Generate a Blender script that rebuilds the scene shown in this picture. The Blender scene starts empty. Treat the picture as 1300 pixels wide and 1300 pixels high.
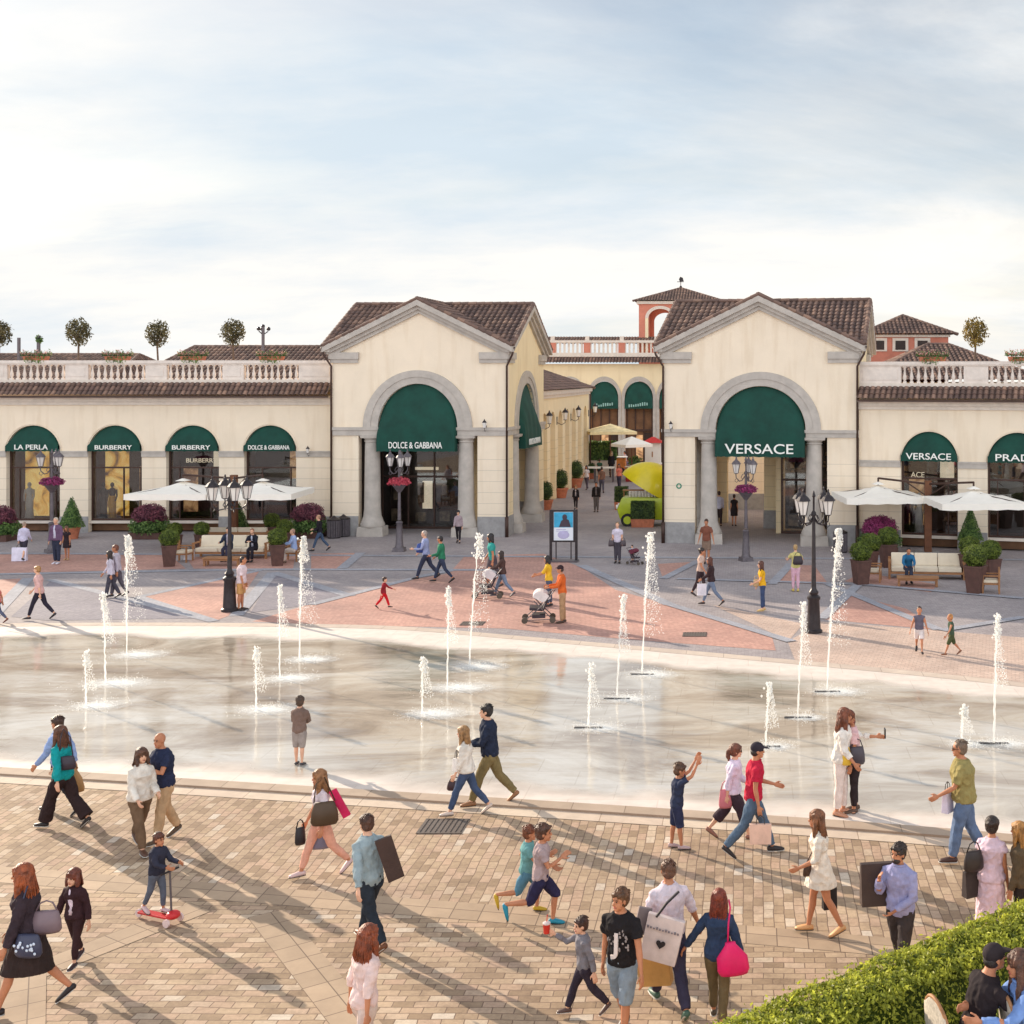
import bpy, bmesh, math, random
from mathutils import Vector, Matrix, noise
random.seed(7)
R = math.radians
PI = math.pi
C = bpy.context.scene.collection
SC = bpy.context.scene
F = 1600.0; CX = 950.0; CY = 480.0; CH = 7.5      # lens in photograph pixels, height of the viewpoint

def G(px, py):                                   # pixel of a point on the ground -> ground point
    y = F * CH / (py - CY)
    return ((px - CX) * y / F, y)
def AT(px, py, y):                               # pixel + distance -> point
    return ((px - CX) * y / F, y, CH - (py - CY) * y / F)
def S(r, g, b, k=1.0):
    def f(c):
        c /= 255.0
        return (c / 12.92 if c <= 0.04045 else ((c + 0.055) / 1.055) ** 2.4) * k
    return (f(r), f(g), f(b), 1.0)

# ---------------------------------------------------------------- materials
MATS = {}
def newmat(name):
    m = bpy.data.materials.new(name); m.use_nodes = True
    nt = m.node_tree
    b = nt.nodes['Principled BSDF']
    return m, nt, b
def N(nt, typ, **kw):
    n = nt.nodes.new(typ)
    for k, v in kw.items():
        if k.startswith('i_'):
            key = k[2:]
            n.inputs[int(key) if key.isdigit() else key.replace('_', ' ')].default_value = v
        else: setattr(n, k, v)
    return n
def ramp(nt, pts):
    r = nt.nodes.new('ShaderNodeValToRGB'); e = r.color_ramp.elements
    while len(e) < len(pts): e.new(0.5)
    for i, (p, c) in enumerate(pts): e[i].position = p; e[i].color = c
    return r
def mixc(nt, fac, a, b, mode='MIX'):
    m = nt.nodes.new('ShaderNodeMix'); m.data_type = 'RGBA'; m.blend_type = mode
    for sock, v in ((m.inputs[0], fac), (m.inputs[6], a), (m.inputs[7], b)):
        if hasattr(v, 'is_output') or hasattr(v, 'links'): nt.links.new(v, sock)
        else: sock.default_value = v
    return m.outputs[2]
def mat(name, col, rough=0.7, metal=0.0, var=0.12, scale=3.0, bump=0.0, bscale=30.0, spec=0.4, sheen=0.0, stretch=None, col2=None, coat=0.0):
    key = (name, col, rough, metal, var, scale, bump, col2)
    if key in MATS: return MATS[key]
    m, nt, b = newmat(name); L = nt.links.new
    tc = N(nt, 'ShaderNodeTexCoord'); src = tc.outputs['Object']
    if stretch:
        mp = N(nt, 'ShaderNodeMapping'); mp.inputs['Scale'].default_value = stretch
        L(src, mp.inputs[0]); src = mp.outputs[0]
    nz = N(nt, 'ShaderNodeTexNoise', i_Scale=scale, i_Detail=5.0, i_Roughness=0.6); L(src, nz.inputs['Vector'])
    c2 = col2 or tuple(max(0, c * (1 - 2.2 * var)) for c in col[:3]) + (1,)
    c1 = col if col2 else tuple(min(1, c * (1 + var)) for c in col[:3]) + (1,)
    r = ramp(nt, [(0.3, c2), (0.7, c1)]); L(nz.outputs['Fac'], r.inputs[0])
    L(r.outputs[0], b.inputs['Base Color'])
    b.inputs['Roughness'].default_value = rough; b.inputs['Metallic'].default_value = metal
    b.inputs['Specular IOR Level'].default_value = spec
    if sheen: b.inputs['Sheen Weight'].default_value = sheen
    if coat: b.inputs['Coat Weight'].default_value = coat
    if bump:
        n2 = N(nt, 'ShaderNodeTexNoise', i_Scale=bscale, i_Detail=6.0); L(src, n2.inputs['Vector'])
        bp = N(nt, 'ShaderNodeBump', i_Strength=bump, i_Distance=0.02)
        L(n2.outputs['Fac'], bp.inputs['Height']); L(bp.outputs[0], b.inputs['Normal'])
    MATS[key] = m
    return m
def emis(name, col, strength):
    key = (name, col, strength)
    if key in MATS: return MATS[key]
    m, nt, b = newmat(name)
    b.inputs['Base Color'].default_value = col
    b.inputs['Emission Color'].default_value = col
    b.inputs['Emission Strength'].default_value = strength
    MATS[key] = m; return m
def emis_var(name, cols, strength, scale=2.5):
    m, nt, b = newmat(name); L = nt.links.new
    tc = N(nt, 'ShaderNodeTexCoord'); nz = N(nt, 'ShaderNodeTexNoise', i_Scale=scale, i_Detail=3.0, i_Distortion=1.2); L(tc.outputs['Object'], nz.inputs['Vector'])
    r = ramp(nt, [(0.32+0.36*i/(len(cols)-1), c) for i, c in enumerate(cols)]); L(nz.outputs['Fac'], r.inputs[0])
    L(r.outputs[0], b.inputs['Base Color']); L(r.outputs[0], b.inputs['Emission Color']); b.inputs['Emission Strength'].default_value = strength
    return m

# ---------------------------------------------------------------- objects
def tag(o, label=None, cat=None, group=None, kind=None):
    if label: o['label'] = label
    if cat: o['category'] = cat
    if group: o['group'] = group
    if kind: o['kind'] = kind
    return o
def thing(name, label, cat, loc=(0, 0, 0), rz=0, group=None):
    o = bpy.data.objects.new(name, None); C.objects.link(o)
    o.location = loc; o.rotation_euler = (0, 0, rz); o.empty_display_size = 0.2
    return tag(o, label, cat, group)
def copy_tree(o, parent=None):
    c = o.copy(); C.objects.link(c)
    if parent is not None: c.parent = parent
    for ch in list(o.children): copy_tree(ch, c)
    return c
def wmat(p):
    m = Matrix.Identity(4)
    while p is not None:
        m = (Matrix.Translation(p.location) @ p.rotation_euler.to_matrix().to_4x4() @ Matrix.Diagonal(p.scale).to_4x4()) @ m
        p = p.parent
    return m

class MB:
    """collects shapes, builds ONE mesh object"""
    def __init__(s, xf=None):
        s.v = []; s.f = []; s.uv = []; s.xf = xf
    def add(s, vs, fs, uvs=None):
        n = len(s.v)
        if s.xf: vs = [s.xf(*p) for p in vs]
        s.v += [tuple(p) for p in vs]
        for i, f in enumerate(fs):
            s.f.append(tuple(a + n for a in f))
            s.uv.append(uvs[i] if uvs else None)
        return s
    def box(s, x0, x1, y0, y1, z0, z1):
        return s.add([(x0,y0,z0),(x1,y0,z0),(x1,y1,z0),(x0,y1,z0),(x0,y0,z1),(x1,y0,z1),(x1,y1,z1),(x0,y1,z1)],
                     [(0,3,2,1),(4,5,6,7),(0,1,5,4),(1,2,6,5),(2,3,7,6),(3,0,4,7)])
    def frustum(s, c, z0, z1, a0, b0, a1, b1):       # rectangular, half sizes
        x, y = c
        return s.add([(x-a0,y-b0,z0),(x+a0,y-b0,z0),(x+a0,y+b0,z0),(x-a0,y+b0,z0),(x-a1,y-b1,z1),(x+a1,y-b1,z1),(x+a1,y+b1,z1),(x-a1,y+b1,z1)],
                     [(0,3,2,1),(4,5,6,7),(0,1,5,4),(1,2,6,5),(2,3,7,6),(3,0,4,7)])
    def lathe(s, prof, c=(0, 0), n=16, ph=0):
        vs = []; fs = []
        for r, z in prof:
            for k in range(n):
                a = 2*PI*k/n + ph; vs.append((c[0]+r*math.cos(a), c[1]+r*math.sin(a), z))
        m = len(prof)
        for i in range(m-1):
            for k in range(n):
                k2 = (k+1) % n; fs.append((i*n+k, i*n+k2, (i+1)*n+k2, (i+1)*n+k))
        fs.append(tuple(range(n-1, -1, -1))); fs.append(tuple((m-1)*n+k for k in range(n)))
        return s.add(vs, fs)
    def tube(s, pts, rad, n=8):
        pts = [Vector(p) for p in pts]
        if not hasattr(rad, '__len__'): rad = [rad]*len(pts)
        return s.loft(pts, rad, rad, None, n)
    def loft(s, pts, rx, ry, xdir=None, n=12):
        pts = [Vector(p) for p in pts]; vs = []; fs = []; m = len(pts)
        prevx = Vector(xdir) if xdir is not None else None
        for i, p in enumerate(pts):
            t = (pts[min(i+1, m-1)] - pts[max(i-1, 0)])
            t = t.normalized() if t.length > 1e-9 else Vector((0, 0, 1))
            if prevx is None:
                prevx = Vector((1, 0, 0)) if abs(t.x) < 0.8 else Vector((0, 1, 0))
            x = (prevx - t * prevx.dot(t))
            if x.length < 1e-4: x = t.orthogonal()
            x.normalize(); y = t.cross(x)
            if xdir is None: prevx = x
            for k in range(n):
                a = 2*PI*k/n
                vs.append(p + x*(rx[i]*math.cos(a)) + y*(ry[i]*math.sin(a)))
        for i in range(m-1):
            for k in range(n):
                k2 = (k+1) % n; fs.append((i*n+k, i*n+k2, (i+1)*n+k2, (i+1)*n+k))
        fs.append(tuple(range(n-1, -1, -1))); fs.append(tuple((m-1)*n+k for k in range(n)))
        return s.add(vs, fs)
    def ball(s, c, rx, ry=None, rz=None, n=12, rings=8, rot=None):
        ry = ry or rx; rz = rz or rx; c = Vector(c)
        vs = []; fs = []
        for i in range(1, rings):
            th = PI*i/rings
            for k in range(n):
                a = 2*PI*k/n
                p = Vector((rx*math.sin(th)*math.cos(a), ry*math.sin(th)*math.sin(a), rz*math.cos(th)))
                vs.append(c + (rot @ p if rot else p))
        top = Vector((0, 0, rz)); bot = Vector((0, 0, -rz))
        vs.append(c + (rot @ top if rot else top)); vs.append(c + (rot @ bot if rot else bot))
        T = len(vs)-2; B = T+1
        for i in range(rings-2):
            for k in range(n):
                k2 = (k+1) % n; fs.append((i*n+k, (i+1)*n+k, (i+1)*n+k2, i*n+k2))
        for k in range(n):
            k2 = (k+1) % n; fs.append((T, k, k2)); fs.append((B, (rings-2)*n+k2, (rings-2)*n+k))
        return s.add(vs, fs)
    def poly(s, pts, z):
        return s.add([(p[0], p[1], z) for p in pts], [tuple(range(len(pts)))])
    def mesh(s, name, smooth=False, local=None):
        me = bpy.data.meshes.new(name)
        vs = s.v
        if local is not None:
            vs = [tuple(local @ Vector(p)) for p in vs]
        me.from_pydata(vs, [], s.f)
        if any(u is not None for u in s.uv):
            ul = me.uv_layers.new(name='UVMap')
            li = 0
            for fi, f in enumerate(s.f):
                for j in range(len(f)):
                    ul.data[li].uv = s.uv[fi][j] if s.uv[fi] else (0, 0); li += 1
        if smooth: me.polygons.foreach_set('use_smooth', [True]*len(me.polygons))
        me.update()
        return me
    def build(s, name, m, parent=None, smooth=False, world=False, bevel=0, angle=None):
        """world=True: the collected points are world points, whatever the parent's place"""
        me = s.mesh(name, smooth, wmat(parent).inverted() if (world and parent is not None) else None)
        bm = bmesh.new(); bm.from_mesh(me)
        bmesh.ops.recalc_face_normals(bm, faces=bm.faces)
        if bevel:
            es = [e for e in bm.edges if len(e.link_faces) == 2 and e.calc_face_angle(0) > 0.6]
            bmesh.ops.bevel(bm, geom=es, offset=bevel, segments=2, profile=0.6, affect='EDGES')
        bm.to_mesh(me); bm.free()
        if angle: me.set_sharp_from_angle(angle=angle)
        o = bpy.data.objects.new(name, me); C.objects.link(o)
        if m is not None: me.materials.append(m)
        if parent is not None: o.parent = parent
        return o

def text_obj(body, size, m, parent, mw, name='lettering', extrude=0.015, width=None, bold=0.0, spacing=1.0):
    cu = bpy.data.curves.new(name, 'FONT'); cu.body = body; cu.size = size; cu.extrude = extrude
    cu.align_x = 'CENTER'; cu.align_y = 'BOTTOM_BASELINE'; cu.offset = bold; cu.space_character = spacing
    t = bpy.data.objects.new('tmp', cu); C.objects.link(t)
    bpy.context.view_layer.update()
    dg = bpy.context.evaluated_depsgraph_get()
    me = bpy.data.meshes.new_from_object(t.evaluated_get(dg))
    C.objects.unlink(t); bpy.data.objects.remove(t); bpy.data.curves.remove(cu)
    if width:
        xs = [v.co.x for v in me.vertices]; k = width / (max(xs)-min(xs))
        for v in me.vertices: v.co.x *= k
    me.transform(wmat(parent).inverted() @ mw)
    me.materials.clear(); me.materials.append(m)
    o = bpy.data.objects.new(name, me); C.objects.link(o); o.parent = parent
    return o

class Frame:
    """a facade plane: u along it (left to right seen from the front), v inward, z up"""
    def __init__(s, a, b):
        s.o = Vector((a[0], a[1])); d = Vector((b[0]-a[0], b[1]-a[1])); s.len = d.length; s.d = d.normalized()
        s.n = Vector((-s.d.y, s.d.x))
    def P(s, u, v, z): 
        p = s.o + s.d*u + s.n*v
        return (p.x, p.y, z)
    def px(s, px, py):
        a = (px-CX)/F
        # o + u d = t (a,1)
        det = s.d.x*(-1) - s.d.y*(-a)
        u = (-s.o.x*(-1) + s.o.y*(-a)) / det
        t = s.o.y + u*s.d.y
        return u, CH-(py-CY)/F*t
    def u(s, px): return s.px(px, 500)[0]
    def z(s, py, px): return s.px(px, py)[1]
    def mb(s): return MB(s.P)
    def M(s, u, v, z):       # matrix: local x along the facade, y up, z towards the viewer
        p = s.P(u, v, z)
        return Matrix(((s.d.x, 0, -s.n.x, p[0]), (s.d.y, 0, -s.n.y, p[1]), (0, 1, 0, p[2]), (0, 0, 0, 1)))
# ---------------------------------------------------------------- surfaces
def wall_mat(name, col, joint=0.52, jz=3.7, amount=0.35):
    m, nt, b = newmat(name); L = nt.links.new
    tc = N(nt, 'ShaderNodeTexCoord'); sp = N(nt, 'ShaderNodeSeparateXYZ'); L(tc.outputs['Object'], sp.inputs[0])
    md = N(nt, 'ShaderNodeMath', operation='MODULO', i_1=joint); L(sp.outputs[2], md.inputs[0])
    lt = N(nt, 'ShaderNodeMath', operation='LESS_THAN', i_1=0.03); L(md.outputs[0], lt.inputs[0])
    lo = N(nt, 'ShaderNodeMath', operation='LESS_THAN', i_1=jz); L(sp.outputs[2], lo.inputs[0])
    mu = N(nt, 'ShaderNodeMath', operation='MULTIPLY'); L(lt.outputs[0], mu.inputs[0]); L(lo.outputs[0], mu.inputs[1])
    nz = N(nt, 'ShaderNodeTexNoise', i_Scale=0.6, i_Detail=8.0, i_Roughness=0.65); L(tc.outputs['Object'], nz.inputs['Vector'])
    mp = N(nt, 'ShaderNodeMapping'); mp.inputs['Scale'].default_value = (2.2, 2.2, 0.25); L(tc.outputs['Object'], mp.inputs[0])
    n3 = N(nt, 'ShaderNodeTexNoise', i_Scale=1.3, i_Detail=5.0); L(mp.outputs[0], n3.inputs['Vector'])
    d = tuple(c*0.92 for c in col[:3])+(1,)
    r = ramp(nt, [(0.3, d), (0.62, col)]); L(nz.outputs['Fac'], r.inputs[0])
    r3 = ramp(nt, [(0.33, (0.91, 0.88, 0.84, 1)), (0.5, (1, 1, 1, 1))]); L(n3.outputs['Fac'], r3.inputs[0])
    c1 = mixc(nt, 0.7, r.outputs[0], r3.outputs[0], 'MULTIPLY')
    mm = N(nt, 'ShaderNodeMath', operation='MULTIPLY', i_1=amount); L(mu.outputs[0], mm.inputs[0])
    c2 = mixc(nt, mm.outputs[0], c1, tuple(c*0.45 for c in col[:3])+(1,))
    L(c2, b.inputs['Base Color']); b.inputs['Roughness'].default_value = 0.85; b.inputs['Specular IOR Level'].default_value = 0.2
    n2 = N(nt, 'ShaderNodeTexNoise', i_Scale=25.0, i_Detail=6.0); L(tc.outputs['Object'], n2.inputs['Vector'])
    sub = N(nt, 'ShaderNodeMath', operation='SUBTRACT'); L(n2.outputs['Fac'], sub.inputs[0]); L(mu.outputs[0], sub.inputs[1])
    bp = N(nt, 'ShaderNodeBump', i_Strength=0.35, i_Distance=0.02); L(sub.outputs[0], bp.inputs['Height']); L(bp.outputs[0], b.inputs['Normal'])
    return m
def tile_mat():
    m, nt, b = newmat('clay_roof_tiles'); L = nt.links.new
    uv = N(nt, 'ShaderNodeUVMap'); fl = N(nt, 'ShaderNodeVectorMath', operation='FLOOR'); L(uv.outputs[0], fl.inputs[0])
    wn = N(nt, 'ShaderNodeTexWhiteNoise', noise_dimensions='2D'); L(fl.outputs[0], wn.inputs['Vector'])
    r = ramp(nt, [(0.0, S(96, 76, 68)), (0.5, S(114, 90, 80)), (0.85, S(130, 104, 90)), (1.0, S(150, 120, 104))])
    L(wn.outputs['Value'], r.inputs[0])
    tc = N(nt, 'ShaderNodeTexCoord'); nz = N(nt, 'ShaderNodeTexNoise', i_Scale=0.9, i_Detail=7.0); L(tc.outputs['Object'], nz.inputs['Vector'])
    r2 = ramp(nt, [(0.35, (0.82, 0.8, 0.82, 1)), (0.65, (1.08, 1.05, 1.0, 1))]); L(nz.outputs['Fac'], r2.inputs[0])
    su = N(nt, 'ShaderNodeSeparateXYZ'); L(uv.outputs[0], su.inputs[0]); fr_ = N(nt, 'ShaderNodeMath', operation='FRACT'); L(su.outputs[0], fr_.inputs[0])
    pan = ramp(nt, [(0.0, (0.42, 0.40, 0.42, 1)), (0.22, (0.5, 0.48, 0.5, 1)), (0.4, (1.12, 1.1, 1.08, 1)), (0.72, (1.12, 1.1, 1.08, 1)), (0.95, (0.5, 0.48, 0.5, 1))]); L(fr_.outputs[0], pan.inputs[0])  # tile colour darker along the valleys of the corrugation, lighter on the crests
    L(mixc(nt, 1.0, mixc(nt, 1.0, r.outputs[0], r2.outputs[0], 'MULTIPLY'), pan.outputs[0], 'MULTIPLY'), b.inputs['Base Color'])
    b.inputs['Roughness'].default_value = 0.75
    return m
CREAM = wall_mat('cream_plaster', (0.89, 0.745, 0.575, 1))
CREAM_Y = wall_mat('ochre_glow_plaster', (0.88, 0.72, 0.47, 1))
TILE = tile_mat()
GREY = mat('grey_stone_trim', S(188, 178, 168), 0.8, var=0.08, scale=2.5, bump=0.2)
GREYD = mat('grey_plinth_stone', S(160, 156, 154), 0.8, var=0.10, scale=4, bump=0.3)
PALE = mat('pale_stone', S(222, 208, 194), 0.8, var=0.06, bump=0.15)
DARKM = mat('dark_bronze_metal', S(74, 52, 44), 0.45, metal=0.3, var=0.1)
IRON = mat('dark_iron', S(58, 52, 54), 0.4, metal=0.4, var=0.15, scale=8)
IRONG = mat('grey_iron', S(104, 96, 100), 0.45, metal=0.3, var=0.12, scale=8)
WOOD = mat('teak_wood', S(168, 118, 78), 0.6, var=0.18, scale=3, stretch=(1, 12, 12))
WOODD = mat('brown_wood', S(112, 68, 42), 0.6, var=0.15, scale=4)
CANVAS = mat('cream_canvas', S(246, 238, 226), 0.85, var=0.02, bump=0.15, bscale=8)
CUSH = mat('cream_cushion_fabric', S(228, 212, 188), 0.9, var=0.04, bump=0.2, bscale=12)
GREEN = mat('green_awning_canvas', S(8, 66, 54), 0.75, var=0.14, scale=1.5, bump=0.15, bscale=5)
WHITE = mat('white_lettering', S(240, 238, 230), 0.5, var=0.0)
TERRA = mat('terracotta', S(186, 112, 82), 0.75, var=0.12, scale=6)
CORTEN = mat('brown_metal_planter', S(92, 62, 54), 0.6, var=0.15, scale=5)
ORANGE = mat('salmon_plaster', S(204, 128, 106), 0.85, var=0.08, scale=1.5)
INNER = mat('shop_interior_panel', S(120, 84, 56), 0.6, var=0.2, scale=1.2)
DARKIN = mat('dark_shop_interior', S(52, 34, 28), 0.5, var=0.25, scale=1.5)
LITGOLD = emis_var('lit_gold_display', [(0.10, 0.04, 0.02, 1), (0.85, 0.45, 0.08, 1), (0.98, 0.72, 0.25, 1), (0.35, 0.14, 0.05, 1)], 0.42, 0.9)
LITWARM = emis_var('lit_warm_panel', [(0.16, 0.07, 0.04, 1), (0.6, 0.33, 0.15, 1), (0.85, 0.55, 0.3, 1)], 0.3, 1.8)
LITPALE = emis('lit_pale_panel', (0.9, 0.78, 0.6, 1), 0.45)
def glass_mat(name, alpha, tint=(0.05, 0.04, 0.04, 1)):
    m, nt, b = newmat(name); L = nt.links.new
    tr = N(nt, 'ShaderNodeBsdfTransparent'); gl = N(nt, 'ShaderNodeBsdfGlossy', i_Roughness=0.02)
    tr.inputs[0].default_value = (0.86, 0.86, 0.84, 1)
    fr = N(nt, 'ShaderNodeFresnel', i_IOR=1.5); ad = N(nt, 'ShaderNodeMath', operation='ADD', i_1=alpha, use_clamp=True)
    L(fr.outputs[0], ad.inputs[0]); mx = N(nt, 'ShaderNodeMixShader')
    L(ad.outputs[0], mx.inputs[0]); L(tr.outputs[0], mx.inputs[1]); L(gl.outputs[0], mx.inputs[2])
    L(mx.outputs[0], nt.nodes['Material Output'].inputs[0])
    return m
GLASS = glass_mat('shop_glass', 0.05)
LGLASS = mat('frosted_lantern_glass', S(226, 220, 214), 0.25, var=0.03, spec=0.6)

# ---------------------------------------------------------------- building pieces
def arch_wall(fr, name, m, parent, u0, u1, z0, top, openings, thick=0.45, v0=0.0):
    """top(u)->z; openings: (uc, rx, zspring, rz, z_bottom, wide half-width or None, wide top)"""
    us = {round(u0, 4), round(u1, 4)}
    for o in openings:
        uc, rx, zs, rz, zb, W, Wt = o
        for k in range(25): us.add(round(uc - rx*math.cos(PI*k/24), 4))
        if W: us.add(round(uc-W, 4)); us.add(round(uc+W, 4))
    if hasattr(top, 'brk'):
        for b in top.brk: us.add(round(b, 4))
    us = sorted(u for u in us if u0-1e-3 <= u <= u1+1e-3)
    def otop(u, o, side):
        uc, rx, zs, rz, zb, W, Wt = o
        d = abs(u-uc)
        if d <= rx+1e-3: return zs + rz*math.sqrt(max(0, 1-(d/rx)**2))
        return Wt
    mb = fr.mb(); V0, V1 = v0, v0+thick
    def quad(pts): mb.add(pts, [tuple(range(len(pts)))])
    for a, b in zip(us[:-1], us[1:]):
        if b-a < 1e-5: continue
        mid = (a+b)/2; hit = None
        for o in openings:
            if abs(mid-o[0]) < (o[5] or o[1]): hit = o
        ta, tb = top(a), top(b)
        if hit is None:
            for V in (V0, V1): quad([(a,V,z0),(b,V,z0),(b,V,tb),(a,V,ta)])
        else:
            uc, rx, zs, rz, zb, W, Wt = hit
            if abs(mid-uc) < rx: oa, ob = otop(a, hit, 0), otop(b, hit, 0)
            else: oa = ob = Wt
            for V in (V0, V1): quad([(a,V,oa),(b,V,ob),(b,V,tb),(a,V,ta)])
            quad([(a,V0,oa),(b,V0,ob),(b,V1,ob),(a,V1,oa)])
            if zb > z0+1e-3:
                for V in (V0, V1): quad([(a,V,z0),(b,V,z0),(b,V,zb),(a,V,zb)])
                quad([(a,V0,zb),(b,V0,zb),(b,V1,zb),(a,V1,zb)])
        quad([(a,V0,ta),(b,V0,tb),(b,V1,tb),(a,V1,ta)])
    for o in openings:
        uc, rx, zs, rz, zb, W, Wt = o
        for s in (-1, 1):
            if W:
                quad([(uc+s*W,V0,zb),(uc+s*W,V1,zb),(uc+s*W,V1,Wt),(uc+s*W,V0,Wt)])
                if zs > Wt+1e-3: quad([(uc+s*rx,V0,Wt),(uc+s*rx,V1,Wt),(uc+s*rx,V1,zs),(uc+s*rx,V0,zs)])
            else: quad([(uc+s*rx,V0,zb),(uc+s*rx,V1,zb),(uc+s*rx,V1,zs),(uc+s*rx,V0,zs)])
    for u in (u0, u1): quad([(u,V0,z0),(u,V1,z0),(u,V1,top(u)),(u,V0,top(u))])
    return mb.build(name, m, parent, world=True)

def archivolt(fr, name, m, parent, uc, zs, rx0, rz0, rx1, rz1, v=-0.1, th=0.1, n=32):
    mb = fr.mb(); pr = []
    for k in range(n+1):
        a = PI*k/n; c, s_ = -math.cos(a), math.sin(a)
        pr.append(((uc+rx0*c, zs+rz0*s_), (uc+(rx0+rx1)/2*c, zs+(rz0+rz1)/2*s_), (uc+rx1*c, zs+rz1*s_)))
    for a, b in zip(pr[:-1], pr[1:]):
        (i0, m0, o0), (i1, m1, o1) = a, b
        q = lambda P: mb.add(P, [(0, 1, 2, 3)])
        q([(i0[0],v+0.035,i0[1]),(i1[0],v+0.035,i1[1]),(m1[0],v+0.035,m1[1]),(m0[0],v+0.035,m0[1])])
        q([(m0[0],v+0.035,m0[1]),(m1[0],v+0.035,m1[1]),(m1[0],v,m1[1]),(m0[0],v,m0[1])])
        q([(m0[0],v,m0[1]),(m1[0],v,m1[1]),(o1[0],v,o1[1]),(o0[0],v,o0[1])])
        q([(i0[0],v+0.035,i0[1]),(i1[0],v+0.035,i1[1]),(i1[0],v+th+0.1,i1[1]),(i0[0],v+th+0.1,i0[1])])
        q([(o0[0],v,o0[1]),(o1[0],v,o1[1]),(o1[0],v+th,o1[1]),(o0[0],v+th,o0[1])])
    return mb.build(name, m, parent, world=True)

def awning(fr, parent, uc, rx, zs, rz, zb, words, size, width, out=0.55, v=0.12, wz=0.12, bold=0.0, name='awning', sp=1.0):
    """green arched awning: top edge follows the arch, bottom swings out, straight valance"""
    mb = fr.mb(); n = 24; m_ = 7; val = 0.28
    rows = []
    for k in range(n+1):
        x = -rx*math.cos(PI*k/n); zt = zs + rz*math.sqrt(max(0, 1-(x/rx)**2))
        row = []
        for j in range(m_+1):
            t = j/m_; z = zt + (zb+val-zt)*t
            h = (z-(zb+val))/(zs+rz-zb-val)
            row.append((uc+x*0.985, v - out*math.sqrt(max(0, 1-max(0, h)**1.3)) * min(1, t*2.0)*(1-0.07*(1-abs(math.sin(PI*k/4)))) , z))
        e = row[-1]; sc = 0.03*math.sin(k*1.57)
        row.append((e[0], e[1]-0.01, zb+abs(sc)))
        rows.append(row)
    vs = [p for r in rows for p in r]; w = m_+2; fs = []
    for k in range(n):
        for j in range(w-1): fs.append((k*w+j, (k+1)*w+j, (k+1)*w+j+1, k*w+j+1))
    mb.add(vs, fs)
    for s in (0, n):      # side cheeks back to the wall
        e = rows[s]
        for j in range(w-1):
            mb.add([e[j], e[j+1], (e[j+1][0], v, e[j+1][2]), (e[j][0], v, e[j][2])], [(0, 1, 2, 3)])
    o = mb.build(name, GREEN, parent, smooth=True, world=True, angle=R(50))
    if words:
        text_obj(words, size, WHITE, o, fr.M(uc, v-out-0.035, zb+wz), width=width, bold=bold, spacing=sp)
    return o

def roof_plane(mb, o, ud, sd, ul, sl, clips=(), tw=0.27, tl=0.42, amp=0.07):
    """corrugated tiled plane as real relief"""
    o = Vector(o); ud = Vector(ud).normalized(); sd = Vector(sd).normalized(); nrm = ud.cross(sd).normalized()
    if nrm.z < 0: nrm = -nrm
    nu = int(ul/tw)+1; ns = int(sl/tl)+1; K = 4
    bm = bmesh.new(); uvl = bm.loops.layers.uv.new()
    grid = {}
    for j in range(ns):
        for e in (0, 1):
            for i in range(nu*K+1):
                u = min(i*tw/K, ul); s_ = min((j+e)*tl, sl)
                h = amp*abs(math.sin(PI*i/K/1.0))**0.8 + (0.035 if e == 0 else 0.0)
                grid[(j, e, i)] = bm.verts.new(o + ud*u + sd*s_ + nrm*h)
    for j in range(ns):
        for i in range(nu*K):
            if (i+0.5)*tw/K > ul: break
            f = bm.faces.new((grid[(j,0,i)], grid[(j,0,i+1)], grid[(j,1,i+1)], grid[(j,1,i)]))
            for l in f.loops: l[uvl].uv = (i//K + ((i % K)+(1 if l.vert in (grid[(j,0,i+1)], grid[(j,1,i+1)]) else 0))/K*0.98+0.01, j+0.5)
            if j > 0:
                f = bm.faces.new((grid[(j-1,1,i)], grid[(j-1,1,i+1)], grid[(j,0,i+1)], grid[(j,0,i)]))
                for l in f.loops: l[uvl].uv = (i//K + (i % K)/K+0.12, j+0.5)
    for co, no in clips:
        bmesh.ops.bisect_plane(bm, geom=bm.verts[:]+bm.edges[:]+bm.faces[:], plane_co=co, plane_no=no, clear_outer=True)
    bm.verts.index_update()
    save, mb.xf = mb.xf, None
    mb.add([v.co.copy() for v in bm.verts], [tuple(v.index for v in f.verts) for f in bm.faces], [[tuple(l[uvl].uv) for l in f.loops] for f in bm.faces])
    mb.xf = save
    bm.free()

def ridge_tiles(mb, a, b, r=0.12, step=0.4):
    a = Vector(a); b = Vector(b); L_ = (b-a).length; n = max(1, int(L_/step)); t = (b-a)/n
    save, mb.xf = mb.xf, None
    for i in range(n):
        k = len(mb.f)
        mb.loft([a+t*i, a+t*(i+1.08)], [r*1.1, r*0.92], [r*0.9, r*0.75], None, 8)
        for q in range(k, len(mb.f)): mb.uv[q] = [(i+0.5, 77.5)]*len(mb.f[q])
    mb.xf = save

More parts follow.
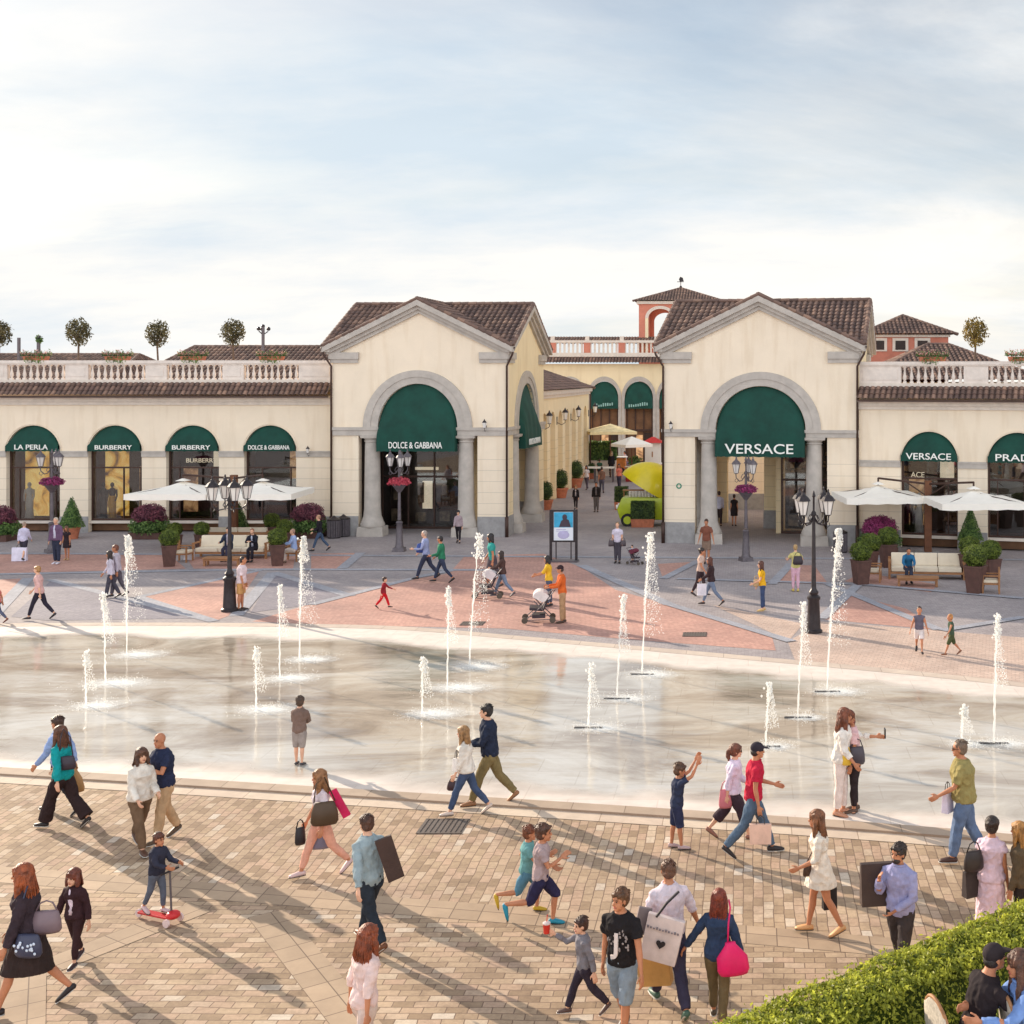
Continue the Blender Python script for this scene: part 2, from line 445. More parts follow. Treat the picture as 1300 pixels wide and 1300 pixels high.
def hip_roof(parent, cx, cy, hx, hy, z0, z1, rot=0.0, name='roof', inset=None):
    """pyramid / hipped roof with tiles"""
    mb = MB(); M_ = Matrix.Rotation(rot, 3, 'Z'); c = Vector((cx, cy, 0))
    k = min(hx, hy); rl = hx-k; rw = hy-k
    if inset is not None: rl = hx-inset; rw = 0
    P = lambda x, y, z: c + M_ @ Vector((x, y, z))
    cor = [(-hx, -hy), (hx, -hy), (hx, hy), (-hx, hy)]
    rid = [(-rl, -rw), (rl, -rw), (rl, rw), (-rl, rw)]
    for i in range(4):
        a, b = cor[i], cor[(i+1) % 4]; ra, rb = rid[i], rid[(i+1) % 4]
        A, B, RA, RB = P(*a, z0), P(*b, z0), P(*ra, z1), P(*rb, z1)
        ud = (B-A); mid = (RA+RB)/2 - (A+B)/2; sd = mid - ud.normalized()*mid.dot(ud.normalized())
        nn = ud.cross(sd).normalized()
        cen = (A+B+RA+RB)/4; cl = []
        for co, no in ((A, nn.cross(RA-A)), (B, nn.cross(RB-B))):
            cl.append((co, -no if (cen-co).dot(no) > 0 else no))
        roof_plane(mb, A, ud, sd, ud.length, sd.length, clips=cl)
        ridge_tiles(mb, A, RA)
    if rl > 0.1 or rw > 0.1: ridge_tiles(mb, P(*rid[0], z1), P(*rid[2], z1))
    return mb.build(name, TILE, parent, world=True)

def box_part(fr, name, m, parent, u0, u1, v0, v1, z0, z1, bevel=0):
    return fr.mb().box(u0, u1, v0, v1, z0, z1).build(name, m, parent, world=True, bevel=bevel)

def shop_window(fr, parent, uc, rx, zb, ztop, kind, v=0.3, label=None):
    """display window in an arch: frame, pane, lit backdrop, floor"""
    w = fr.mb(); th = 0.05
    w.box(uc-rx, uc-rx+0.09, v, v+0.12, zb, ztop); w.box(uc+rx-0.09, uc+rx, v, v+0.12, zb, ztop)
    tz = zb + (ztop-zb)*0.68
    w.box(uc-rx+0.09, uc+rx-0.09, v, v+0.12, tz, tz+0.08); w.box(uc-rx+0.09, uc+rx-0.09, v, v+0.12, zb, zb+0.1)
    mull = {0: (-0.32, 0.36), 1: (0.1, 0.42), 2: (-0.3, 0.3), 3: (-0.2, 0.35), 4: (0.32,), 5: (-0.34, 0.1)}[kind % 6]
    for q in mull: w.box(uc+q*2*rx-th/2, uc+q*2*rx+th/2, v+0.01, v+0.11, zb+0.1, tz)
    win = w.build('window_frame', DARKM, parent, world=True)
    if label: win['label'] = label
    g = fr.mb().box(uc-rx+0.09, uc+rx-0.09, v+0.05, v+0.06, zb+0.1, ztop).build('pane', GLASS, win, world=True)
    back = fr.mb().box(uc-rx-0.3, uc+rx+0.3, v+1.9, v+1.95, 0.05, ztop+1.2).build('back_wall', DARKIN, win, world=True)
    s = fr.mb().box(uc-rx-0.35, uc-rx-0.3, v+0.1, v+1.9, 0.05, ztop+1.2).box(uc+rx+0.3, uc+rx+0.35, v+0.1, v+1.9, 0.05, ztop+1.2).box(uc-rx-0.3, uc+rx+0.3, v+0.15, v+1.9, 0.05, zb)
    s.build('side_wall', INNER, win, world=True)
    rnd = random.Random(kind*13+5)
    if kind % 6 in (0, 1):
        d = fr.mb().box(uc-rx*0.95, uc-rx*0.05, v+1.2, v+1.25, zb+0.1, ztop-0.1); d.build('lit_backdrop', LITGOLD, win, world=True)
        fr.mb().box(uc+rx*0.25, uc+rx*0.85, v+1.5, v+1.55, zb+0.3, tz).build('lit_panel', LITWARM, win, world=True)
    elif kind % 6 in (3, 5):
        fr.mb().box(uc+rx*0.3, uc+rx*0.92, v+1.3, v+1.35, tz-0.6, ztop-0.2).build('lit_panel', LITWARM, win, world=True)
    else:
        fr.mb().box(uc-rx*0.9, uc-rx*0.35, v+1.3, v+1.35, zb+0.3, tz).build('lit_panel', LITWARM, win, world=True)
        fr.mb().box(uc+rx*0.2, uc+rx*0.7, v+1.5, v+1.55, tz-0.1, ztop-0.4).build('lit_panel', LITPALE, win, world=True)
    # shelves with goods
    sh = fr.mb()
    for k in range(3):
        z = zb+0.5+k*0.55; sh.box(uc+rx*0.3, uc+rx*0.95, v+1.35, v+1.7, z, z+0.04)
        for q in range(4):
            x = uc+rx*(0.36+0.15*q); hh = rnd.uniform(0.12, 0.3); sh.box(x, x+0.12, v+1.4, v+1.55, z+0.04, z+0.04+hh)
    sh.build('shelf', mat('shelf_goods', S(150, 120, 96), 0.6, var=0.3, scale=5), win, world=True)
    fr.mb().box(uc-rx-0.02, uc+rx+0.02, v-0.18, v+0.0, zb-0.12, zb).build('sill', PALE, win, world=True)
    return win
# ================================================================ BUILDINGS
def gable_top(half, zr, ze, L_):
    def t(u): return ze + (zr-ze)*(1-abs(u-half)/half)
    t.brk = [half]
    return t
def flat(z):
    def t(u): return z
    return t

def pavilion(fr, depth, px_arch, words, size, twidth, label, side_side, opt):
    """square hall with a gable on each side, a tall arch over two columns"""
    W = fr.len; h = W/2
    root = thing('pavilion_building', label, 'building', fr.P(0, 0, 0))
    xc, xi, xo, ytopi, ytopo, yst, ysb, xp0, xp1, ybot = px_arch
    uc = fr.u(xc); rxi = abs(fr.u(xi)-uc); rxo = abs(fr.u(xo)-uc); zst = fr.z(yst, xc); zsb = fr.z(ysb, xc)
    rzi = fr.z(ytopi, xc)-zst; rzo = fr.z(ytopo, xc)-zst
    Wd = (fr.u(xp1)-fr.u(xp0))/2; uo = (fr.u(xp1)+fr.u(xp0))/2
    zr, ze, ov = opt['zr'], opt['ze'], 0.34
    sides = {'front': fr,
             'right': Frame(fr.P(W, 0, 0), fr.P(W, depth, 0)), 'left': Frame(fr.P(0, depth, 0), fr.P(0, 0, 0))}
    slope = (zr-ze)/(h+ov)
    zw = ze + slope*ov - 0.12
    for key, f2 in sides.items():
        Lx = f2.len; hh = Lx/2
        top = gable_top(hh, zw+slope*h-0.02, zw-0.02, Lx)
        ops = []
        c_ = uc if key == 'front' else hh
        if key == 'front' or key in opt['open']:
            ops = [(c_, rxi, zst, rzi, 0.0, Wd, zsb)]
        arch_wall(f2, 'wall', CREAM if key == 'front' else CREAM_Y, root, 0.452 if key == 'right' else 0.0, Lx-0.452 if key == 'left' else Lx, 0, top, ops, thick=0.45, v0=0.0)  # sides yellower than the front: reflected warm glow put into the plaster colour
        if ops:
            archivolt(f2, 'archivolt', GREY, root, c_, zst, rxi, rzi, rxo, rzo)
            # impost band
            lo, hi = (0.0, c_-rxi) , (c_+rxi, Lx)
            for (p, q) in (lo, hi):
                a = f2.mb()
                a.box(p-0.03 if p == 0 else p, q+0.03 if q == Lx else q, -0.07, -0.002, zsb, zst)
                a.box(p-0.07 if p == 0 else p-0.05, q+0.07 if q == Lx else q+0.05, -0.12, -0.002, zst-0.12, zst+0.02)
                a.build('string_course', GREY, root, world=True)
            for s in (-1, 1):
                cx = c_ + s*(rxi+0.33+ (0.02)); p = f2.P(cx, 0.22, 0)
                col = MB()
                col.frustum((p[0], p[1]), 0, 0.45, 0.62, 0.5, 0.60, 0.48)
                col.lathe([(0.56, 0.45), (0.58, 0.55), (0.50, 0.72), (0.42, 0.95), (0.385, 1.3), (0.37, 2.5), (0.345, zsb-0.5), (0.33, zsb-0.32), (0.37, zsb-0.30), (0.37, zsb-0.24), (0.33, zsb-0.22), (0.42, zsb-0.12)], (p[0], p[1]), 24)
                col.frustum((p[0], p[1]), zsb-0.12, zsb-0.002, 0.46, 0.4, 0.48, 0.42)
                col.build('column', GREY, root, world=True, smooth=True, angle=R(40))
        else:
            box_part(f2, 'string_course', GREY, root, 0, Lx-0.13, -0.07, -0.002, zsb, zst)
        # plinth of grey stone on the piers
        e_ = Lx+0.03 if key == 'front' else Lx-0.05
        for a0, a1 in ([(-0.03, c_-Wd), (c_+Wd, e_)] if ops else [(0, e_)]): box_part(f2, 'plinth', GREYD, root, a0, a1, -0.035, -0.002, 0, 0.95)
        # raking cornice: grey band under the gable
        rk = f2.mb(); w_ = 0.62
        for s in (-1, 1):
            A = (hh + s*(hh+ov), ze-0.03); B = (hh, ze-0.03+slope*(hh+ov))
            Ad = (hh + s*(hh+ov-0.5), ze-0.03-w_*0.55); 
            for v0_, v1_, k0, k1 in ((-0.42, -0.003, 0.0, 0.26), (-0.26, -0.003, 0.26, 0.44), (-0.14, -0.003, 0.44, w_)):
                pts = [(A[0], A[1]-k0), (B[0], B[1]-k0), (B[0], B[1]-k1), (A[0], A[1]-k1)]
                if k0 > 0: pts[0] = (A[0]-s*0.16*(k0/0.26), A[1]-k0+slope*0.16*(k0/0.26)); pts[3] = (A[0]-s*0.16*(k0/0.26), A[1]-k1+slope*0.16*(k0/0.26))
                vs = [(u, v0_, z) for u, z in pts]+[(u, v1_, z) for u, z in pts]
                rk.add(vs, [(0,1,2,3),(7,6,5,4),(0,4,5,1),(1,5,6,2),(2,6,7,3),(3,7,4,0)])
        rk.build('raking_cornice', GREY, root, world=True)
        for s in (-1, 1):
            cr = f2.mb(); a0 = 0 if s < 0 else Lx-1.3
            cr.box(a0 - (0.12 if s < 0 else 0), a0+1.3+(0.12 if s > 0 else 0), -0.17, -0.004, ze-0.62, ze-0.30)
            cr.box(a0 - (0.04 if s < 0 else 0), a0+1.26+(0.08 if s > 0 else 0), -0.10, -0.004, ze-0.80, ze-0.62)
            cr.build('cornice_return', GREY, root, world=True)
    arch_wall(Frame(fr.P(W-0.452, depth, 0), fr.P(0.452, depth, 0)), 'back_wall', CREAM_Y, root, 0, W-0.904, 0, gable_top(h-0.452, zw+slope*h-0.1, zw-0.02, W), opt.get('back_ops', []), thick=0.4)
    # roof: cross gable, four arms of tiles
    def arm(mb, f2):
        Lx = f2.len; hh = Lx/2
        U = Vector((f2.d.x, f2.d.y, 0)); Nn = Vector((f2.n.x, f2.n.y, 0))
        ctr = Vector(f2.P(hh, depth/2 if key == 'front' else W/2, 0))
        for s in (-1, 1):
            start = Vector(f2.P(hh + s*(hh+ov), -ov-0.02, ze)); sd = (-s*U + Vector((0, 0, slope)))
            sl = math.hypot(hh+ov, (hh+ov)*slope)
            # valley: keep where the distance from the front axis end is smaller
            dgl = (U*s + Nn)          # diagonal from centre outward is U*s - Nn ; keep points with dot(p-ctr, Nn+U*s) ... 
            roof_plane(mb, start, Nn, sd, (depth if key == 'front' else W)/2+ov, sl, clips=[(ctr, (Nn + U*s))])
        ridge_tiles(mb, Vector(f2.P(hh, -ov, zr+0.03)), Vector((ctr.x, ctr.y, zr+0.03)), 0.13)
    rb = MB()
    back = Frame(fr.P(W, depth, 0), fr.P(0, depth, 0))
    for key, f2 in list(sides.items())+[('front', back)]: arm(rb, f2)
    # verge tiles along the rakes, corner gutters
    for f2 in (fr, sides['right'], sides['left'], back):
        hh = f2.len/2
        for s in (-1, 1): ridge_tiles(rb, f2.P(hh+s*(hh+ov), -ov, ze+0.02), f2.P(hh, -ov, zr+0.04), 0.11, 0.35)
    rb.build('roof', TILE, root, world=True)
    # ceiling so that no sky shows through
    box_part(fr, 'ceiling', CREAM_Y, root, 0.46, W-0.46, 0.46, depth-0.5, zst+rzi+0.25, zst+rzi+0.3)
    # drainpipes
    for u, nm in ((-0.02, 1), (W+0.02, 1)):
        dp = MB(); a = fr.P(u + (-0.40 if u < 0 else 0.40), -0.30, ze-0.05); b = fr.P(u+(-0.30 if u < 0 else 0.30), -0.28, ze-0.42); c = fr.P(u, -0.10, ze-0.95); d = fr.P(u, -0.10, 0.9)
        dp.tube([a, b, c, d], 0.05); dp.tube([fr.P(u, -0.10, 0.95), fr.P(u, -0.10, 0.0)], 0.085)
        dp.build('drainpipe', DARKM, root, world=True, smooth=True)
    awning(fr, root, uc, rxi, zst, rzi-0.02, fr.z(ybot, xc), words, size, twidth, out=0.5, v=0.1, wz=0.17, bold=0.004, sp=1.0)
    for key in opt['open']:
        awning(sides[key], root, sides[key].len/2, rxi, zst, rzi-0.02, fr.z(ybot, xc), words, size, twidth, out=0.5, v=0.1, wz=0.17)
    return root, uc, Wd, sides

# ---- left pavilion
fL = Frame((AT(422, 480, 59.9)[0], 59.9), (AT(643.5, 480, 59.5)[0], 59.5))
depthL = 8.25
pavL, ucL, WdL, sidesL = pavilion(fL, depthL, (530.5, 581, 600, 487, 470, 543, 553, 455, 606, 573), 'DOLCE & GABBANA', 0.42, 2.55,
    'left one of the two tall gabled cream pavilions, with a second arch facing the street', 'right',
    dict(zr=11.22, ze=9.02, open=['right']))
# dark shop front inside the left pavilion, cream wall to its right
def porch_shop(fr, root, u0, u1, v0, v1, ztop, goods, seed, gap=(0, 0)):
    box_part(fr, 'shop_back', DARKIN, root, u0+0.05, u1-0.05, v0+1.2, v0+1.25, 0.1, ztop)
    w = fr.mb(); n = max(2, int((u1-u0)/1.1))
    for k in range(n+1):
        u = u0 + (u1-u0-0.08)*k/n; w.box(u, u+0.08, v0, v0+0.1, 0.12, ztop)
    w.box(u0, u1, v0+0.002, v0+0.098, ztop-0.12, ztop-0.002); w.box(u0, u1, v0+0.002, v0+0.098, 2.55, 2.65); w.box(u0, u1, v0-0.05, v0+0.15, 0.0, 0.12)
    sf = w.build('shop_front', DARKM, root, world=True)
    fr.mb().box(u0+0.02, u1-0.02, v0+0.045, v0+0.055, 0.13, ztop-0.13).build('pane', GLASS, sf, world=True)
    rnd = random.Random(seed); sh = fr.mb()
    for k in range(n):
        u = u0+0.25+(u1-u0-0.3)*k/n
        if rnd.random() < 0.75: sh.box(u, u+0.5, v0+0.7, v0+0.9, 0.3, rnd.uniform(0.7, 1.1))
        sh.box(u+0.05, u+0.35, v0+0.9, v0+1.1, rnd.uniform(1.2, 1.6), rnd.uniform(1.9, 2.3))
    sh.build('shop_goods', goods, sf, world=True)
GOODS = mat('display_goods', S(150, 128, 108), 0.6, var=0.35, scale=4)
porch_shop(fL, pavL, 1.35, 5.35, 3.0, 7.5, 5.2, GOODS, 3)
lp = fL.mb(); lp.box(3.1, 3.6, 4.0, 4.05, 0.9, 2.3); lp.box(2.7, 3.9, 4.07, 4.1, 2.85, 3.0)
lp.build('lit_panel', LITPALE, pavL, world=True)
box_part(fL, 'inner_wall', CREAM_Y, pavL, 5.36, 5.6, 3.0, 7.6, 0, 5.4)
box_part(fL, 'inner_wall', CREAM_Y, pavL, 5.61, 7.75, 7.45, 7.75, 0, 5.4)
box_part(fL, 'inner_plinth', GREYD, pavL, 5.62, 7.74, 7.40, 7.448, 0, 0.95)
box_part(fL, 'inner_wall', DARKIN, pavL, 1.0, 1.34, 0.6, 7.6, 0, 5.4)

# ---- right pavilion, turned a little towards the viewer
fR = Frame((AT(843, 480, 57.4)[0], 57.4), (AT(1088, 480, 56.1)[0], 56.1))
pavR, ucR, WdR, sidesR = pavilion(fR, 8.7, (965.5, 1023, 1042.5, 490, 472, 546, 555, 881, 1049, 580), 'VERSACE', 0.62, 3.1,
    'right one of the two tall gabled cream pavilions, with a small round green mark', 'left',
    dict(zr=11.22, ze=8.98, open=['left'], back_ops=[(4.6, 2.2, 3.0, 1.6, 0.0, None, None)]))
W_ = fR.len
porch_shop(fR, pavR, 4.85, 7.5, 4.2, 7.5, 4.9, GOODS, 9)
box_part(fR, 'inner_wall', CREAM_Y, pavR, 3.75, 4.80, 6.2, 6.5, 0, 5.3)
box_part(fR, 'inner_wall', CREAM_Y, pavR, 4.6, 4.84, 4.2, 6.19, 0, 5.3)
box_part(fR, 'inner_plinth', GREYD, pavR, 3.72, 4.598, 6.15, 6.198, 0, 0.9)
fl = fR.mb(); rn = random.Random(4)
for k in range(40):
    u = rn.uniform(5.1, 7.2); z = rn.uniform(2.8, 4.6); r_ = rn.uniform(0.08, 0.2); fl.box(u, u+r_, 5.2, 5.3, z, z+r_)
fl.build('display_flowers', mat('display_flowers', S(190, 160, 120), 0.7, var=0.3, scale=6), pavR, world=True)
mk = MB(); pc = fR.P(fR.u(862), -0.012, fR.z(618, 862))
def ring(mb, fr, u, z, r0, r1, v):
    for k in range(20):
        a, b = 2*PI*k/20, 2*PI*(k+1)/20
        mb.add([fr.P(u+r0*math.cos(a), v, z+r0*math.sin(a)), fr.P(u+r1*math.cos(a), v, z+r1*math.sin(a)), fr.P(u+r1*math.cos(b), v, z+r1*math.sin(b)), fr.P(u+r0*math.cos(b), v, z+r0*math.sin(b))], [(0,1,2,3)])
ring(mk, fR, fR.u(862), fR.z(617, 862), 0.07, 0.13, -0.012)
mk.build('round_mark', mat('green_mark', S(60, 140, 110), 0.5), pavR, world=True)

# ---------------------------------------------------------------- arcades with balustrades
def baluster_mesh():
    mb = MB(); mb.frustum((0, 0), 0, 0.08, 0.075, 0.075, 0.075, 0.075)
    mb.lathe([(0.045, 0.08), (0.05, 0.1), (0.08, 0.2), (0.085, 0.27), (0.06, 0.38), (0.04, 0.5), (0.036, 0.58), (0.055, 0.62), (0.04, 0.65)], n=10)
    mb.frustum((0, 0), 0.65, 0.72, 0.07, 0.07, 0.07, 0.07)
    return mb.mesh('baluster')
BAL = baluster_mesh()
def arcade(fr, label, arches, secs, z, u0, u1, deep=10.0, closed='left'):
    """arches: (uc, rx, words, size, width, kind)"""
    root = thing('arcade_building', label, 'building', fr.P(u0, 0, 0))
    ze, zc0, zc1, zs0, zs1, ztop, zterr, zrail = z
    ops = [(a[0], a[1], zs0+0.0, ztop-zs0, 0.0, None, None) for a in arches]
    arch_wall(fr, 'wall', CREAM, root, u0, u1, 0, flat(zc1), ops, thick=0.35)
    cuts = sorted([(a[0]-a[1], a[0]+a[1]) for a in arches]); p = u0; st = fr.mb()
    for a, b in cuts+[(u1, u1)]:
        if a-p > 0.02:
            st.box(p, a, -0.06, -0.002, zs1, zs0-0.06); st.box(p, a, -0.09, -0.002, zs0-0.058, zs0+0.02)
            box_part(fr, 'plinth', GREYD, root, p-0.01, a+0.01, -0.03, -0.002, 0, 0.78)
        p = b
    st.build('string_course', GREY, root, world=True)
    cn = fr.mb(); cn.box(u0, u1, -0.10, -0.003, zc0, zc0+0.16); cn.box(u0, u1, -0.2, -0.003, zc0+0.16, zc0+0.34); cn.box(u0, u1, -0.42, -0.003, zc0+0.34, zc1+0.02)
    cn.build('cornice', PALE, root, world=True)
    # keystone rays are shallow: thin raised voussoirs
    for a in arches:
        archivolt(fr, 'archivolt', CREAM, root, a[0], zs0, a[1], ztop-zs0, a[1]+0.1, ztop-zs0+0.1, v=-0.03, th=0.028)
    # tiled eave strip
    rb = MB(); U = Vector((fr.d.x, fr.d.y, 0)); sd = Vector((fr.n.x, fr.n.y, 0))*0.62 + Vector((0, 0, zterr-0.05-ze))
    roof_plane(rb, fr.P(u0, -0.55, ze), U, sd, u1-u0, sd.length, tw=0.25, tl=0.3)
    rb.build('eave_tiles', TILE, root, world=True)
    gt = fr.mb(); gt.box(u0, u1, -0.6, -0.5, ze-0.1, ze-0.01); gt.build('gutter', DARKM, root, world=True)
    box_part(fr, 'terrace', PALE, root, u0, u1, 0.36, deep, zterr-0.4, zterr-0.06)
    box_part(fr, 'back_wall', CREAM, root, u0, u1, deep, deep+0.3, 0, zterr-0.5)
    box_part(fr, 'parapet_base', PALE, root, u0, u1, 0.08, 0.42, zterr-0.06, zterr+0.12)
    bs = fr.mb(); bs.box(u0, u1, 0.05, 0.45, zrail-0.15, zrail); bs.box(u0, u1, 0.09, 0.41, zrail-0.21, zrail-0.15)
    p = u0
    for a, b in secs+[(u1, u1)]:
        if a-p > 0.05:
            bs.box(p, a, 0.12, 0.38, zterr+0.12, zrail-0.21); 
            if a-p > 0.5: bs.box(p+0.15, a-0.15, 0.10, 0.12, zterr+0.27, zrail-0.34)
        p = b
    bal = bs.build('balustrade', mat('pale_rose_stone', S(228, 214, 202), 0.8, var=0.06, bump=0.15), root, world=True)
    hgt = zrail-0.21-(zterr+0.12); wm = wmat(bal).inverted()
    for a, b in secs:
        n = max(1, round((b-a)/0.31))
        for k in range(n):
            c = fr.P(a+(b-a)*(k+0.5)/n, 0.25, zterr+0.12)
            o = bpy.data.objects.new('baluster', BAL); C.objects.link(o); o.parent = bal
            o.location = wm @ Vector(c); o.scale = (1, 1, hgt/0.72)
    if not BAL.materials: BAL.materials.append(bal.data.materials[0])
    for a in arches:
        awning(fr, root, a[0], a[1], zs0, ztop-zs0-0.02, zs0, a[2], a[3], a[4], out=0.28, v=0.12, wz=0.1, bold=0.003)
        shop_window(fr, root, a[0], a[1], 0.55, zs0+0.35, a[5])
    return root

fWL = Frame((AT(0, 480, 61.2)[0], 61.2), (AT(421, 480, 61.2)[0], 61.2))
def UL(x): return fWL.u(x)
zwl = (fWL.z(502, 200), fWL.z(514, 200), fWL.z(503, 200), fWL.z(573, 200), fWL.z(580, 200), fWL.z(540, 200), fWL.z(485, 200), fWL.z(457.5, 200))
arcL = arcade(fWL, 'long cream arcade left of the pavilions, with green half-round awnings and a balustrade',
    [(UL(-61), 1.3, '', 0.3, 1, 2), (UL(42), UL(76)-UL(42), 'LA PERLA', 0.34, 1.62, 0), (UL(146), UL(180)-UL(146), 'BURBERRY', 0.3, 1.8, 1),
     (UL(244.5), UL(278)-UL(244.5), 'BURBERRY', 0.3, 1.85, 2), (UL(343), UL(376)-UL(343), 'DOLCE & GABBANA', 0.3, 2.0, 3)],
    [(UL(-190), UL(-120)), (UL(-92), UL(-20)), (UL(7), UL(81)), (UL(110), UL(183)), (UL(210), UL(281)), (UL(308), UL(378))], zwl, UL(-230), UL(421))
# lettering seen inside the second window from the right
text_obj('BURBERRY', 0.3, LITPALE, arcL, fWL.M(UL(250), 0.5, fWL.z(588, 250)), width=1.5)

fWR = Frame((AT(1089, 480, 56.3)[0], 56.3), (AT(1300, 480, 54.3)[0], 54.3))
def UR(x): return fWR.u(x)
zwr = (fWR.z(507, 1150), fWR.z(520, 1150), fWR.z(508.5, 1150), fWR.z(586, 1180), fWR.z(594, 1180), fWR.z(548, 1180), fWR.z(490, 1150), fWR.z(459, 1150))
arcR = arcade(fWR, 'cream arcade right of the pavilions, with two green half-round awnings and a balustrade',
    [(UR(1179.5), UR(1216)-UR(1179.5), 'VERSACE', 0.40, 1.98, 4), (UR(1292), UR(1331)-UR(1292), 'PRADA', 0.42, 1.9, 5), (UR(1292)+4.4, 1.3, '', 0.3, 1, 2)],
    [(UR(1143), UR(1223)), (UR(1254), UR(1334)), (UR(1365), UR(1445))], zwr, UR(1089)+0.05, UR(1300)+7.5, deep=12)
text_obj('ACE', 0.34, LITPALE, arcR, fWR.M(UR(1163), 0.5, fWR.z(607, 1163)), width=0.6)
box_part(fWR, 'closing_wall', CREAM, arcR, UR(1089)+0.06, UR(1089)+0.36, 0.36, 11.9, 0.002, zwr[6]-0.5)

# ---------------------------------------------------------------- low wing along the street
fS = Frame((-11.85, 68.3), (-12.15, 96.0))
stw = thing('street_wing', 'low ochre wing with tall blind arches and wall lanterns along the left of the street', 'building', fS.P(0, 0, 0))
ops = []
for k in range(8):
    c = 2.0 + k*3.35; ops.append((c, 1.05, 4.45, 1.0, 0.0, None, None))
arch_wall(fS, 'wall', CREAM_Y, stw, 0, fS.len, 0, flat(6.55), ops, thick=0.55)
box_part(fS, 'niche_wall', mat('deep_ochre_plaster', (0.68, 0.49, 0.25, 1), 0.85, var=0.08, scale=1.5), stw, 0.0, fS.len, 0.57, 0.8, 0, 6.5)
m_ = fS.mb()
for k in range(8):
    c = 2.0+k*3.35; m_.box(c-1.04, c+1.04, 0.3, 0.568, 4.0, 4.3)
m_.build('string_course', GREY, stw, world=True)
m_ = fS.mb(); m_.box(-0.2, fS.len+0.25, -0.25, -0.003, 6.5, 6.75); m_.box(-0.1, fS.len+0.15, -0.12, -0.004, 6.3, 6.5); m_.build('cornice', PALE, stw, world=True)
rb = MB(); U = Vector((fS.d.x, fS.d.y, 0)); sd = Vector((fS.n.x, fS.n.y, 0))*4.6 + Vector((0, 0, 1.75))
e0 = Vector(fS.P(-0.2, -0.4, 6.75)); far = Vector(fS.P(fS.len+0.4, -0.4, 6.75))
roof_plane(rb, e0, U, sd, fS.len+0.6, sd.length, clips=[(far, (U*1.0 + Vector((fS.n.x, fS.n.y, 0))*1.0))])
roof_plane(rb, Vector(fS.P(fS.len+0.4, -0.4, 6.75)), Vector((fS.n.x, fS.n.y, 0)), -U*4.6+Vector((0, 0, 1.75)), 9.2, sd.length, clips=[(far, -(U*1.0 + Vector((fS.n.x, fS.n.y, 0))*1.0))])
ridge_tiles(rb, far, far - U*4.6 + Vector((fS.n.x, fS.n.y, 0))*4.6 + Vector((0, 0, 1.75)))
rb.build('roof', TILE, stw, world=True)
box_part(fS, 'end_wall', CREAM, stw, fS.len-0.3, fS.len-0.002, 0.81, 9.0, 0, 6.6)
dp = MB(); dp.tube([fS.P(fS.len+0.05, -0.1, 6.5), fS.P(fS.len+0.05, -0.1, 0)], 0.07); dp.build('drainpipe', DARKM, stw, world=True)

# ---------------------------------------------------------------- building closing the street
fB = Frame((AT(640, 480, 108)[0], 108), (AT(905, 480, 108)[0], 108))
bb = thing('far_building', 'ochre building closing the far end of the street, with arches, green awnings and a balustrade', 'building', fB.P(0, 0, 0))
zsB = fB.z(505, 790); zti = fB.z(484, 790); zto = fB.z(478, 790)
ops = [(fB.u(x), fB.u(785)-fB.u(767), zsB, zti-zsB, 0, None, None) for x in (679, 723, 767, 811, 855)]
arch_wall(fB, 'wall', CREAM_Y, bb, 0, fB.len, 0, flat(fB.z(462, 790)), ops, thick=0.4)
for o in ops:
    archivolt(fB, 'archivolt', GREY, bb, o[0], zsB, o[1], zti-zsB, o[1]+0.25, zto-zsB, v=-0.1)
    box_part(fB, 'pilaster', GREY, bb, o[0]-o[1]-0.25, o[0]-o[1], -0.1, -0.003, 0, zsB); box_part(fB, 'pilaster', GREY, bb, o[0]+o[1], o[0]+o[1]+0.25, -0.1, -0.003, 0, zsB)
    awning(fB, bb, o[0], o[1], zsB, zti-zsB-0.02, fB.z(519, 790), '', 0.4, 1.5, out=0.4, v=0.15)
    m_ = fB.mb(); m_.box(o[0]-o[1], o[0]+o[1], 0.6, 0.65, 0, zsB); sf_ = m_.build('shop_front', INNER, bb, world=True)
    m_ = fB.mb()
    for q_ in (-0.92, -0.32, 0.28, 0.86): m_.box(o[0]+o[1]*q_, o[0]+o[1]*q_+0.1, 0.5, 0.598, 0, zsB)
    m_.box(o[0]-o[1], o[0]+o[1], 0.45, 0.499, 2.9, 3.1); m_.build('mullion', DARKM, sf_, world=True)
    box_part(fB, 'lit_panel', LITWARM, sf_, o[0]-o[1]*0.25, o[0]+o[1]*0.25, 0.56, 0.597, 0.4, 2.6)
    box_part(fB, 'dark_panel', DARKIN, sf_, o[0]+o[1]*0.36, o[0]+o[1]*0.84, 0.55, 0.596, 0.2, 2.8)
m_ = fB.mb(); rn = random.Random(2)
for x in (767, 811):
    for k in range(9):
        u = fB.u(x)-0.85+k*0.19; z = fB.z(517, x)+0.02*k; m_.box(u, u+0.11, -0.32, -0.29, z, z+rn.uniform(0.16, 0.3))
m_.build('awning_script', mat('pale_awning_script', S(150, 190, 180), 0.6), bb, world=True)
rb = MB(); roof_plane(rb, fB.P(0, -0.7, fB.z(462, 790)+0.05), Vector((1, 0, 0)), Vector((0, 0.9, 0.55)), fB.len, 1.1); rb.build('eave_tiles', TILE, bb, world=True)
m_ = fB.mb(); zb0, zb1 = fB.z(451.5, 790), fB.z(432, 790)
m_.box(0, fB.len, 0.1, 0.5, zb0-0.1, zb0+0.25); m_.box(0, fB.len, 0.05, 0.55, zb1-0.2, zb1)
for k in range(48):
    u = 0.2+k*fB.len/48; m_.box(u, u+0.16, 0.2, 0.4, zb0+0.25, zb1-0.2)
m_.build('balustrade', PALE, bb, world=True)
